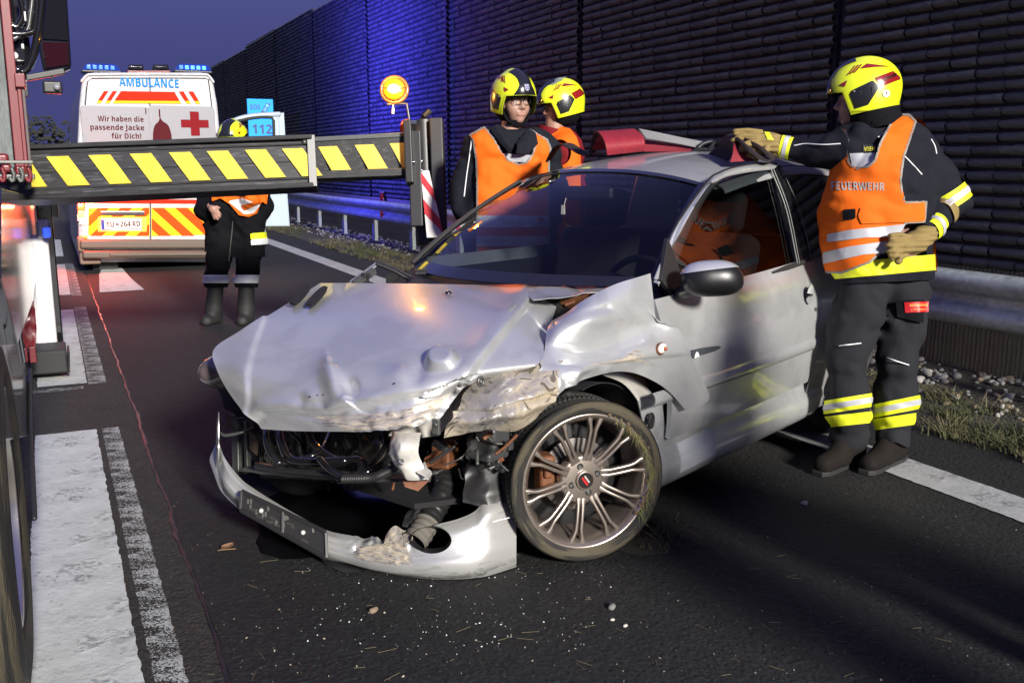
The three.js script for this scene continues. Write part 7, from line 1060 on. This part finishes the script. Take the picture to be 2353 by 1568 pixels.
  const gR = P('glove', clip(gl(palmR, fR), (p) => p.clone().sub(wr1).dot(wr1.clone().sub(el1).normalize()) + 0.02), M.glove);
  P('glove_band', decalPx(handField(palmR, fR), [[1756, 302], [1768, 303], [1778, 322], [1764, 320]], 3.6, 5.2, 0.007, 6, 6), M.lime, gR);
}

// ======== the two behind the car
{
  const base = D(1165, 420, 5.75).setY(0), J = (x, y, o = 0) => onPlane(x, y, camFh, camFh.dot(base) + o);
  const t = thing('person', 'person with dark-rimmed spectacles and yellow helmet behind the car, facing us', 'person', base);
  const P = (n, g, m, par = t) => put(t, n, g, m, par);
  const tp = [[J(1120, 640, 0), 0.14], [J(1125, 500, 0), 0.14], [J(1125, 360, 0), 0.11]], tp2 = [[J(1215, 640, 0), 0.14], [J(1215, 500, 0), 0.14], [J(1220, 360, 0), 0.11]];
  const T0 = blend([...limb(tp), ...limb(tp2), cap(J(1115, 325, 0), J(1235, 320, 0), 0.075, 0.075)], 0.13);
  const s1 = J(1090, 345, 0), e1 = J(1058, 455, 0.02), w1 = J(1085, 560, -0.05), s2 = J(1258, 340, 0), e2 = J(1280, 440, 0.05), w2 = J(1262, 540, 0.0);
  const arms = blend([...limb([[s1, 0.085], [e1, 0.075], [w1, 0.055]]), ...limb([[s2, 0.08], [e2, 0.07], [w2, 0.055]])], 0.04);
  const legs = blend([...limb([[J(1130, 640), 0.12], [J(1130, 850), 0.10], [J(1130, 1010), 0.1]]), ...limb([[J(1210, 640), 0.12], [J(1210, 850), 0.10], [J(1210, 1010), 0.1]])], 0.03);
  const up = (p) => smin(T0(p), arms(p), 0.06), W = (p) => wrinkle(p, 0.012), pts = [s1, e1, w1, s2, e2, w2, J(1120, 640), J(1215, 640), J(1165, 300)];
  const jacket = P('jacket', clip(mesh((p) => up(p) + W(p), ...bb3(pts, 0.18), 0.0135), (p) => p.y - 0.75), M.navy);
  P('trousers', mesh((p) => legs(p) + W(p), ...bb3([J(1130, 640), J(1210, 1010)], 0.15), 0.02), M.greyCloth);
  // raised collar: an upright open ring of cloth
  const cr = (k, off) => { const c = J(1172, 318, -0.01), ring = (u, v) => { const a = 0.55 + u * (6.2832 - 1.1) + Math.PI / 2 * 0, x = Math.sin(a) * (0.092 + 0.035 * (1 - v)), z = Math.cos(a) * (0.085 + 0.03 * (1 - v)); return c.clone().addScaledVector(camR, x * -1).addScaledVector(camFh, -z).add(V(0, -0.08 + 0.135 * v - 0.05 * Math.exp(-Math.pow((u - 0.5) * 2.2, 2)) * 0 - 0.06 * Math.pow(Math.abs(Math.cos(a * 0.5)), 3) * (Math.cos(a) > 0 ? 1 : 0), 0)); }; return grid(50, 10, (u, v) => { const p = ring(u, v); p.y += 0.01 * (vn(u * 9, v * 3) - 0.5); return p; }, { thick: 0.012 }); };
  P('collar', cr(), M.navy, jacket);
  P('collar_flap', [patch([[J(1128, 300, -.12), J(1150, 330, -.15), J(1172, 352, -.16)], [J(1140, 285, -.12), J(1158, 318, -.16), J(1178, 340, -.17)], [J(1152, 292, -.1), J(1168, 315, -.13), J(1182, 330, -.14)]], 10, 8, { thick: 0.01 }), patch([[J(1185, 352, -.17), J(1212, 352, -.16), J(1236, 330, -.13)], [J(1188, 338, -.17), J(1212, 325, -.15), J(1230, 305, -.11)], [J(1186, 328, -.14), J(1202, 310, -.12), J(1214, 295, -.1)]], 10, 8, { thick: 0.01 })], M.navy, jacket);
  P('shirt', mesh(ell(J(1172, 320, 0), V(0.075, 0.09, 0.075)), ...bb3([J(1172, 320)], 0.1), 0.012), M.navyDark);
  const vp = [[1078, 309], [1113, 290], [1133, 315], [1152, 349], [1169, 368], [1193, 377], [1212, 371], [1224, 352], [1232, 325], [1219, 297], [1258, 320], [1266, 340], [1262, 372], [1262, 700], [1094, 700], [1095, 430], [1093, 366], [1085, 320]];
  const VF = (p) => T0(p) + 1.0 * W(p), fv = near(cutPx(vp), J(1165, 450, 0.05)), vb = bb3(pts.slice(6), 0.2);
  const vest = P('vest', clips(mesh((p) => VF(p) - 0.022, ...vb, 0.0125), fv, (p) => p.y - 0.72), M.orange);
  P('vest_trim', clips(mesh((p) => VF(p) - 0.025, ...vb, 0.0125), (p) => p.clone().sub(J(1165, 450, 0.05)).dot(camFh) > 0 ? -1 : 2.2 - Math.abs(cutPx(vp)(p) - 1.0), (p) => p.y - 0.8), M.orangeTrim, vest);
  for (const [y0, y1] of [[495, 522], [541, 565]]) P('reflective_strip', clips(mesh((p) => VF(p) - 0.027, ...vb, 0.0125), fv, (p) => toPx(p)[1] - y0, (p) => y1 - toPx(p)[1]), std([0.6, 0.62, 0.58], 0.4), vest);
  P('chest_patch', decalPx(up, [[1148, 352], [1222, 356], [1212, 372], [1168, 372]], 4.6, 6.4, 0.008, 10, 4), M.refl, jacket);
  P('piping', capped([[1083, 322], [1078, 360], [1072, 400], [1066, 450]].map(([x, y]) => hitPx((p) => up(p) + W(p), x, y, 4.6, 6.6, 0.003)), 0.004, 30, 6), M.piping, jacket);
  const look = camFh.clone().negate().multiplyScalar(0.86).addScaledVector(camR, 0.50).add(V(0, 0.0, 0)), hm = headFrame(J(1181, 239, -0.02), look, 0.02, 0.96);
  const neck = mesh(cap(J(1170, 310, 0.0), J(1178, 262, 0.0), 0.058, 0.056), ...bb3([J(1170, 310), J(1178, 262)], 0.08), 0.009);
  P('body', [prep(faceGeo.clone()).applyMatrix4(hm), prep(neck), prep(mesh((p) => Math.min(up(p), legs(p)) + 0.04, ...bb3([...pts, J(1130, 1010)], 0.1), 0.03))], M.skin);
  eyes(t, hm); glasses(t, hm); helmet(t, hm, { badge: true });
  P('chin_strap', [prep(capped([V(0.098, -0.03, 0.03), V(0.07, -0.095, 0.035), V(0.02, -0.125, 0.05), V(-0.03, -0.122, 0.05), V(-0.075, -0.09, 0.035), V(-0.098, -0.03, 0.03)], 0.009, 40)), prep(grid(16, 5, (u, v) => { const a = -1.2 + 2.4 * u; return V(Math.sin(a) * (0.068 + 0.01 * v), -0.128 + 0.03 * v, -0.0 + Math.cos(a) * (0.062 + 0.012 * v)); }))].map((g) => g.applyMatrix4(hm)), M.navyDark);
}
{
  const base = D(1280, 420, 6.15).setY(0), J = (x, y, o = 0) => onPlane(x, y, camFh, camFh.dot(base) + o);
  const t = thing('person', 'person in profile with yellow helmet and red collar, half hidden behind the spectacled one', 'person', base);
  const P = (n, g, m, par = t) => put(t, n, g, m, par);
  const tp = [[J(1262, 640, 0), 0.14], [J(1262, 500, 0), 0.14], [J(1262, 365, 0), 0.10]], tp2 = [[J(1310, 640, 0), 0.14], [J(1310, 500, 0), 0.14], [J(1305, 365, 0), 0.10]];
  const T0 = blend([...limb(tp), ...limb(tp2), cap(J(1250, 322, 0), J(1302, 322, 0), 0.07, 0.075)], 0.12), arm = blend([...limb([[J(1298, 340, -.12), 0.075], [J(1308, 450, -.14), 0.07], [J(1290, 540, -.2), 0.055]]), ...limb([[J(1255, 335, .14), 0.075], [J(1240, 450, .16), 0.07]])], 0.04);
  const legs = blend([...limb([[J(1265, 640), 0.12], [J(1262, 990), 0.1]]), ...limb([[J(1310, 640), 0.12], [J(1310, 990), 0.1]])], 0.03), up = (p) => smin(T0(p), arm(p), 0.05), W = (p) => wrinkle(p, 0.012), pts = [J(1225, 640), J(1345, 640), J(1280, 300), J(1300, 540, -.2), J(1250, 340, .2)];
  const jacket = P('jacket', mesh((p) => up(p) + W(p), ...bb3(pts, 0.18), 0.0145), M.redCloth); P('trousers', mesh(legs, ...bb3([J(1265, 640), J(1310, 990)], 0.14), 0.022), M.greyCloth);
  const redC = M.redCloth;
  //([0.28, 0.015, 0.022], 0.8, 0, { map: T.cloth });
  P('collar', clips(mesh((p) => Math.abs(cap(J(1268, 325, 0), J(1268, 285, 0), 0.10, 0.075)(p)) - 0.008, ...bb3([J(1268, 305)], 0.14), 0.009), (p) => { const [x, y] = toPx(p); return y - 284 - 0.25 * (x - 1235); }, (p) => { const [x, y] = toPx(p); return 342 - y; }), redC, jacket);
  const vp = [[1280, 345], [1272, 318], [1262, 306], [1290, 290], [1310, 295], [1325, 315], [1334, 345], [1334, 720], [1240, 720], [1240, 345]];
  const vest = P('vest', clips(mesh((p) => up(p) + 0.5 * W(p) - 0.022, ...bb3(pts, 0.16), 0.013), near(cutPx(vp), J(1285, 450, 0.06)), (p) => p.y - 0.72, (p) => J(1300, 288).y - p.y, (p) => { const [x, y] = toPx(p); return Math.hypot((x - 1286) / 26, (y - 350) / 30) - 1; }), M.orange);
  const look = camR.clone().negate().multiplyScalar(0.95).addScaledVector(camFh, -0.22).add(V(0, -0.05, 0)), hm = headFrame(J(1285, 251, 0), look, 0.0, 0.90);
  P('body', [prep(faceGeo.clone()).applyMatrix4(hm), prep(mesh(cap(J(1272, 320, 0), J(1275, 265, 0), 0.06, 0.058), ...bb3([J(1272, 320), J(1275, 265)], 0.08), 0.01)), prep(mesh((p) => Math.min(up(p), legs(p)) + 0.04, ...bb3([...pts, J(1290, 990)], 0.1), 0.03))], M.skin);
  eyes(t, hm); glasses(t, hm); const h = helmet(t, hm, {}); P('visor_raised', prep(grid(10, 4, (u, v) => V((u - 0.5) * 0.16, 0.165 + 0.05 * v, 0.10 - 0.09 * v - 0.05 * Math.pow(u - 0.5, 2) * 4))).applyMatrix4(hm), phy([0.4, 0.45, 0.42], 0.1, 0, { transmission: 0.5, thickness: 0 }), h);
}
// ======== standing by the ambulance behind the beam
{
  const base = G(530, 742), J = (x, y, o = 0) => onPlane(x, y, camFh, camFh.dot(base) + o);
  const t = thing('person', 'person in long dark coat and yellow helmet standing behind the striped beam', 'person', base);
  const P = (n, g, m, par = t) => put(t, n, g, m, par);
  const tp = [[J(506, 590, 0), 0.125], [J(508, 480, 0), 0.14], [J(512, 380, 0), 0.13]], tp2 = [[J(578, 585, 0), 0.125], [J(572, 480, 0), 0.14], [J(566, 380, 0), 0.13]];
  const T0 = blend([...limb(tp), ...limb(tp2), cap(J(500, 362, 0), J(572, 362, 0), 0.1, 0.1)], 0.14);
  const s1 = J(488, 378, 0), e1 = J(468, 478, -0.02), w1 = J(492, 470, -0.24), s2 = J(588, 378, 0), e2 = J(606, 470, 0.02), w2 = J(575, 455, -0.22);
  const arms = blend([...limb([[s1, 0.085], [e1, 0.08], [w1, 0.055]]), ...limb([[s2, 0.085], [e2, 0.08], [w2, 0.055]])], 0.05);
  const k1 = J(496, 640, 0), k2 = J(566, 640, 0), a1 = J(490, 712, 0), a2 = J(564, 712, 0);
  const legs = blend([...limb([[J(504, 570), 0.125], [k1, 0.11], [a1, 0.085]])], 0.03), legs2 = blend([...limb([[J(575, 570), 0.125], [k2, 0.11], [a2, 0.085]])], 0.03), LG = (p) => smin(legs(p), legs2(p), 0.02);
  const up = (p) => smin(T0(p), arms(p), 0.07), W = (p) => wrinkle(p, 0.014), pts = [s1, e1, w1, s2, e2, w2, J(502, 590), J(580, 585)];
  const coat = P('coat', clips(mesh((p) => up(p) + W(p), ...bb3(pts, 0.2), 0.018), (p) => 590 - toPx(p)[1]), M.navyDark);
  const tr = P('trousers', clips(mesh((p) => LG(p) + W(p), ...bb3([J(502, 570), a2, J(575, 570), a1], 0.18), 0.018), (p) => 660 - toPx(p)[1]), M.navyDark);
  for (const f of [legs, legs2]) P('reflective_band', clips(mesh((p) => f(p) + W(p) - 0.008, ...bb3([k1, k2], 0.16), 0.015), (p) => toPx(p)[1] - 631, (p) => 650 - toPx(p)[1]), std([0.62, 0.64, 0.66], 0.45), tr);
  const toe1 = J(474, 738, -0.12), toe2 = J(556, 738, -0.12);
  P('boots', mesh((p) => Math.max(blend([...limb([[k1, 0.07], [a1, 0.075], [J(494, 730, 0.03), 0.06], [toe1, 0.055]]), ...limb([[k2, 0.07], [a2, 0.075], [J(568, 730, 0.03), 0.06], [toe2, 0.055]])], 0.03)(p), 0.004 - p.y), ...bb3([k1, k2, toe1, toe2], 0.12), 0.014), M.rubber);
  const on = (poly, off, m, n, par) => P(n, clips(mesh((p) => up(p) + W(p) - off, ...bb3(pts, 0.2), 0.014), (p) => p.clone().sub(base).dot(camFh) > 0.02 ? -1 : cutPx(poly)(p)), m, par);
  const vest = on([[484, 440], [510, 440], [512, 448], [560, 452], [585, 440], [616, 440], [612, 470], [600, 462], [590, 490], [570, 498], [548, 494], [526, 468], [505, 455], [486, 462]], 0.03, M.orange, 'vest', t);
  on([[522, 462], [556, 455], [598, 470], [582, 490], [560, 492]], 0.034, std([0.7, 0.7, 0.7], 0.4), 'reflective_strip', vest); on([[552, 472], [604, 458], [600, 466], [560, 484]], 0.037, M.orange, 'vest_fold', vest);
  on([[562, 436], [576, 436], [578, 452], [566, 454]], 0.02, std([0.7, 0.7, 0.72], 0.4), 'chest_band', coat); on([[577, 436], [592, 436], [590, 452], [579, 452]], 0.02, M.lime, 'chest_band', coat);
  on([[574, 536], [622, 532], [622, 546], [575, 550]], 0.016, M.lime, 'pocket_band', coat); on([[575, 550], [622, 546], [622, 560], [576, 563]], 0.016, std([0.66, 0.68, 0.68], 0.4), 'pocket_band', coat);
  on([[455, 520], [478, 505], [488, 560], [470, 580], [456, 575]], 0.02, M.navyDark, 'pocket', coat);
  P('zip', capped([[536, 470], [533, 520], [528, 570], [525, 600]].map(([x, y]) => hitPx((p) => up(p) + W(p), x, y, 7.5, 11, 0.004)), 0.006, 24, 6), M.steel, coat);
  const hm = headFrame(J(534, 326, -0.02), camFh.clone().negate().addScaledVector(camR, -0.15), 0, 0.95);
  const z = -0.26, palm = [[J(484, 474, z + .04), 0.036], [J(490, 480, z), 0.036], [J(494, 486, z), 0.03]], fs = [[J(496, 480, z), J(502, 488, z - .01), J(505, 492, z)], [J(494, 486, z - .01), J(501, 495, z - .01), J(504, 498, z)], [J(490, 488, z - .01), J(496, 499, z - .01), J(499, 503, z)], [J(487, 488, z - .01), J(491, 498, z), J(493, 502, z)], [J(488, 474, z), J(497, 475, z - .01), J(502, 477, z)]];
  P('body', [prep(faceGeo.clone()).applyMatrix4(hm), prep(mesh(cap(J(530, 350), J(530, 320), 0.065, 0.06), ...bb3([J(530, 350), J(530, 320)], 0.09), 0.014)), prep(mesh(handField(palm, fs), ...bb3([...palm.map((a) => a[0]), ...fs.flat()], 0.05), 0.006)), prep(mesh((p) => Math.min(up(p), LG(p)) + 0.05, ...bb3([...pts, a1, a2], 0.1), 0.035))], M.skin);
  eyes(t, hm); helmet(t, hm);
}
// ---------------------------------------------------------------- sling on the roof, debris on the road, unseen people added for their shadows
{
  T.web = tex(256, (u, v) => { const k = 0.72 + 0.28 * Math.abs(Math.sin(v * Math.PI * 26)) - 0.12 * tfbm(u, v, 8, 3, 400); return [k, k, k]; });
  M.webRed = std([0.34, 0.018, 0.035], 0.62, 0, { map: T.web, bumpMap: T.web, bumpScale: 0.003 });
  M.webDark = std([0.028, 0.014, 0.018], 0.8, 0, { map: T.web });
  const roofPx = (x, y) => { // where a sight line meets the roof skin
    const r = ray(x, y).divideScalar(FOC); for (let d = 3.5; d < 6; d += 0.004) { const p = camO.clone().addScaledVector(r, d), l = p.clone().applyMatrix4(carInv); if (l.y < roofAt(l.x, l.z) + 0.006 && Math.abs(l.z) < 0.6 && l.x < -1.1) return p; } return camO.clone().addScaledVector(r, 4.9); };
  const t = thing('lifting_sling', 'red webbing lifting sling looped across the car roof', 'sling', roofPx(1440, 352));
  const P = (n, g, m, par = t, l) => put(t, n, g, m, par, l);
  // a ribbon: centre line seen in the photograph, and its edge line on the far side
  const rib = (name, A, B, m, th = 0.006, nu = 40, par = t) => P(name, grid(nu, 8, (u, v) => mixv(crAt(A, u), crAt(B, u), v), { thick: th, su: 0.8, sv: 1 }), m, par);
  const L = (a) => a.map(([x, y, d]) => D(x, y, d));
  // near loop: comes up over the far roof edge, dips, rises into a roll, lies down again
  rib('webbing', L([[1252, 372, 5.3], [1270, 340, 5.22], [1292, 332, 5.12], [1330, 352, 5.05], [1352, 353, 4.98], [1358, 320, 4.92], [1372, 304, 4.9]]), L([[1268, 362, 5.5], [1288, 334, 5.42], [1312, 328, 5.3], [1345, 346, 5.2], [1366, 348, 5.12], [1376, 316, 5.06], [1390, 300, 5.04]]), M.webDark);
  rib('webbing_roll', L([[1394, 355, 4.80], [1391, 338, 4.77], [1385, 320, 4.79], [1374, 305, 4.86], [1366, 306, 4.94], [1360, 322, 4.98], [1362, 345, 4.98]]), L([[1480, 345, 4.92], [1480, 330, 4.88], [1476, 314, 4.9], [1458, 299, 4.98], [1446, 300, 5.06], [1440, 314, 5.1], [1442, 340, 5.1]]), M.webRed);
  rib('webbing_tail', L([[1480, 346, 4.95], [1540, 346, 5.05], [1605, 344, 5.15]]), L([[1478, 318, 5.05], [1545, 328, 5.12], [1606, 338, 5.2]]), M.webRed);
  rib('grey_sleeve', L([[1466, 298, 4.96], [1500, 304, 5.0], [1560, 316, 5.08], [1612, 326, 5.16]]), L([[1482, 320, 4.94], [1515, 325, 5.0], [1565, 333, 5.08], [1606, 342, 5.14]]), std([0.22, 0.22, 0.23], 0.7, 0, { map: T.web }), 0.01);
  P('black_strap', [capped(L([[1600, 345, 5.1], [1615, 330, 5.1], [1640, 325, 5.1], [1632, 340, 5.08], [1620, 350, 5.06]]), 0.012, 24, 6), bar(D(1628, 345, 5.05), D(1680, 345, 5.0), 0.03, 0.05, 0.01), capped(L([[1588, 350, 5.08], [1612, 342, 5.05], [1650, 350, 5.02]]), 0.009, 16, 6)], M.plastic);
  // loop on our side of the roof
  rib('webbing', L([[1628, 355, 4.8], [1650, 335, 4.7], [1668, 312, 4.62], [1688, 310, 4.58]]), L([[1668, 372, 4.62], [1690, 350, 4.55], [1690, 325, 4.5], [1694, 312, 4.5]]), M.webDark);
  rib('webbing', L([[1676, 372, 4.42], [1682, 352, 4.42], [1684, 334, 4.44], [1690, 316, 4.48]]), L([[1734, 370, 4.46], [1712, 352, 4.46], [1700, 336, 4.47], [1694, 314, 4.5]]), M.webRed);
  rib('webbing_eye', L([[1686, 308, 4.5], [1716, 318, 4.44], [1748, 338, 4.4], [1772, 362, 4.4], [1768, 372, 4.4], [1745, 366, 4.38], [1715, 342, 4.38], [1690, 318, 4.44]]), L([[1696, 306, 4.58], [1724, 314, 4.52], [1756, 334, 4.48], [1779, 358, 4.48], [1776, 370, 4.48], [1752, 363, 4.46], [1722, 338, 4.46], [1697, 314, 4.52]]), M.webDark, 0.01);
}
{ // chips of glass, plastic and gravel strewn over the asphalt
  const r = rng(2024), shapes = [new THREE.TetrahedronGeometry(1, 0), new THREE.OctahedronGeometry(1, 0), new THREE.BoxGeometry(1.6, 0.5, 1)], m4 = new THREE.Matrix4(), qt = new THREE.Quaternion(), e = new THREE.Euler();
  [[520, std([0.2, 0.2, 0.195], 0.7), 0.0008, 0.0021, 'tiny pale chips and grit strewn over the dark asphalt'], [130, phy([0.7, 0.72, 0.72], 0.1, 0, { clearcoat: 1 }), 0.001, 0.0025, 'splinters of clear plastic and glass strewn before the car'], [150, std([0.3, 0.26, 0.2], 0.8), 0.0014, 0.0032, 'bits of gravel and soil strewn over the asphalt']].forEach(([n, m, a, b, label], k) => {
    const im = new THREE.InstancedMesh(shapes[k], m, n); im.name = numbered('debris'); im.userData = { kind: 'stuff', label, category: 'debris' };
    for (let i = 0; i < n; i++) { let p; if (k === 1 && i < 170) { const s = G(950 + (r() - 0.35) * 700, 1360 + (r() - 0.4) * 240); p = s; } else { p = G(380 + 1960 * r(), 1130 + 438 * Math.pow(r(), 0.8)); if (p.x < 0.36) p = G(900 + 1400 * r(), 1250 + 300 * r()); } const s = a + (b - a) * Math.pow(r(), 2.4); e.set(r() * 6, r() * 6, r() * 6); im.setMatrixAt(i, m4.compose(V(p.x, s * 0.5, p.z), qt.setFromEuler(e), V(s * (1 + r()), s * 0.8, s * (1 + r())))); }
    scene.add(im);
  });
  const st = new THREE.InstancedMesh(new THREE.CylinderGeometry(0.5, 0.5, 1, 5).rotateZ(R90), std([0.2, 0.165, 0.09], 0.85), 90); st.name = 'straw'; st.userData = { kind: 'stuff', label: 'short straws and stalks scattered on the dark asphalt', category: 'debris' };
  for (let i = 0; i < 90; i++) { const p = G(420 + 1800 * r(), 1180 + 380 * r()); e.set(0, r() * 6.28, 0.05 * r()); st.setMatrixAt(i, m4.compose(V(p.x, 0.003, p.z), qt.setFromEuler(e), V(0.012 + 0.05 * r(), 0.0011, 0.0011))); } scene.add(st);
  const stone = (x, y, s, sq, label, col) => { const p = G(x, y), g = new THREE.IcosahedronGeometry(1, 2), a = g.attributes.position; for (let i = 0; i < a.count; i++) { const k = 0.75 + 0.5 * vn(a.getX(i) * 1.4 + x, a.getY(i) * 1.4, a.getZ(i) * 1.4); a.setXYZ(i, a.getX(i) * k * s, a.getY(i) * k * s * sq, a.getZ(i) * k * s * 0.7); } const q = mergeVertices(prep(g).deleteAttribute('normal').deleteAttribute('uv')); q.computeVertexNormals(); const o = obj('stone', q, std(col, 0.8), scene); o.position.set(p.x, s * sq * 0.6, p.z); o.rotation.y = x; tag(o, label, 'stone'); };
  stone(1848, 1157, 0.024, 0.28, 'flat grey stone lying on the road between wheel and right person', [0.2, 0.2, 0.19]); stone(858, 1405, 0.016, 0.6, 'small brown stone on the asphalt below the bumper', [0.2, 0.15, 0.10]); stone(1405, 1397, 0.016, 0.7, 'small grey stone on the asphalt below the front wheel', [0.16, 0.16, 0.15]); stone(1436, 1438, 0.009, 0.5, 'tiny pale chip lowest before the front wheel', [0.5, 0.48, 0.42]); stone(1407, 1424, 0.008, 0.5, 'tiny pale chip just above the lowest chip', [0.5, 0.48, 0.42]);
  const lf = thing('dry_leaf', 'curled brown dry leaf on the asphalt left of the bumper', 'leaf', G(522, 1261));
  put(lf, 'blade', grid(10, 6, (u, v) => { const c = G(522, 1261), w = 0.014 * Math.sin(u * 3.1) + 0.001; return V(c.x + (u - 0.5) * 0.045, 0.006 + 0.012 * Math.pow(v - 0.5, 2) * 4 + 0.006 * u, c.z + (v - 0.5) * 2 * w + 0.01 * Math.sin(u * 3)); }, { thick: 0.001 }), std([0.16, 0.085, 0.04], 0.7)); put(lf, 'stalk', capped([G(500, 1264, 0.006), G(512, 1262, 0.01), G(540, 1260, 0.012)], 0.0015, 12, 5), std([0.3, 0.18, 0.09], 0.7));
  // turf clump by the wheel
  const tc = thing('grass_clump', 'clump of torn grass lying on the road beside the front wheel', 'grass clump', G(1525, 1240)); const c0 = G(1525, 1240), rr = rng(6);
  put(tc, 'blades', [bladeGeo(rr, 90, 0.05, 0.025, 0.075, 1.2).translate(c0.x + 0.03, 0, c0.z), bladeGeo(rr, 130, 0.11, 0.01, 0.03, 1.6).translate(c0.x - 0.04, 0, c0.z)], M.blade[1]).userData.kind = 'stuff'; put(tc, 'dry_blades', [bladeGeo(rr, 50, 0.07, 0.02, 0.06, 1.4).translate(c0.x + 0.02, 0, c0.z)], M.blade[2]).userData.kind = 'stuff';
  put(tc, 'soil', grid(18, 18, (u, v) => { const x = (u - 0.5) * 0.36, z = (v - 0.5) * 0.22, d = Math.hypot(x / 0.18, z / 0.11); return V(c0.x - 0.02 + x, Math.max(-0.004, 0.022 * (1 - d) * (0.3 + 1.2 * fbm(x * 30 + 9, z * 30 + 4))) + 0.001, c0.z + z); }), M.earth);
  // oil that ran out under the car
  const oil = []; for (let i = 0; i < 60; i++) { const a = i / 60 * 6.2832, k = 1 + 0.25 * (fbm(Math.cos(a) * 1.5 + 5, Math.sin(a) * 1.5 + 5) - 0.5) * 2 + 0.05 * Math.sin(a * 7); oil.push(new THREE.Vector2(Math.cos(a) * 0.62 * k, Math.sin(a) * 0.48 * k)); }
  const og = new THREE.ShapeGeometry(new THREE.Shape(oil)); og.rotateX(-R90).rotateY(-2.7 + 0.5); const oc = G(860, 1165); struct('oil_puddle', og.translate(oc.x, 0.009, oc.z), phy([0.004, 0.004, 0.005], 0.2, 0, {}));
}
{ // three unseen people, added only to shade the road and the car door
  const mk = (lat, fw, turn, label, h) => { const b = camR.clone().multiplyScalar(lat).addScaledVector(camFh, fw), f = V(Math.cos(turn), 0, Math.sin(turn)), s = V(-f.z, 0, f.x), J = (a, y, o = 0) => b.clone().addScaledVector(s, a).addScaledVector(f, o).setY(y * h);
    const t = thing('person', label, 'person', b); const F = blend([...limb([[J(-.09, .92), .13], [J(-.11, .5), .085], [J(-.12, .1), .06]]), ...limb([[J(.09, .92), .13], [J(.11, .5), .085], [J(.12, .1), .06]]), ...limb([[J(0, 1.0), .17], [J(0, 1.35), .18]]), cap(J(-.17, 1.42), J(.17, 1.42), .075, .075), ...limb([[J(-.22, 1.4), .065], [J(-.27, 1.1), .055], [J(-.2, .95, .16), .045]]), ...limb([[J(.22, 1.4), .065], [J(.27, 1.1), .055], [J(.2, .95, .16), .045]]), cap(J(-.12, .05), J(-.13, .04, .17), .045, .04), cap(J(.12, .05), J(.13, .04, .17), .045, .04)], 0.05);
    const hd = headFrame(J(0, 1.66), f, 0, h);
    put(t, 'body', [prep(faceGeo.clone()).applyMatrix4(hd), prep(mesh(cap(J(0, 1.45), J(0, 1.6), .06, .055), ...bb3([J(0, 1.45), J(0, 1.6)], .08), .015))], M.skin); put(t, 'clothes', mesh((p) => F(p) + wrinkle(p, 0.008), ...bb3([J(-.3, 0), J(.3, 1.5), J(0, 0, .3)], 0.16), 0.02), M.navy); helmet(t, hd); };
  mk(1.86, 2.2, 2.2, 'unseen person in dark clothes and yellow helmet added right of the frame to cast a shadow, nearest the car door', 1.0);
  mk(2.75, 1.0, 2.2, 'unseen person in dark clothes and yellow helmet added right of the frame to cast a shadow, farther from the door', 1.02);
  mk(2.05, 0.85, 2.3, 'unseen person in dark clothes and yellow helmet added right of the camera to cast a shadow on the road', 0.98);
}
scene.traverse((o) => { if (o.isMesh) o.castShadow = o.receiveShadow = true; });
renderer.render(scene, camera);
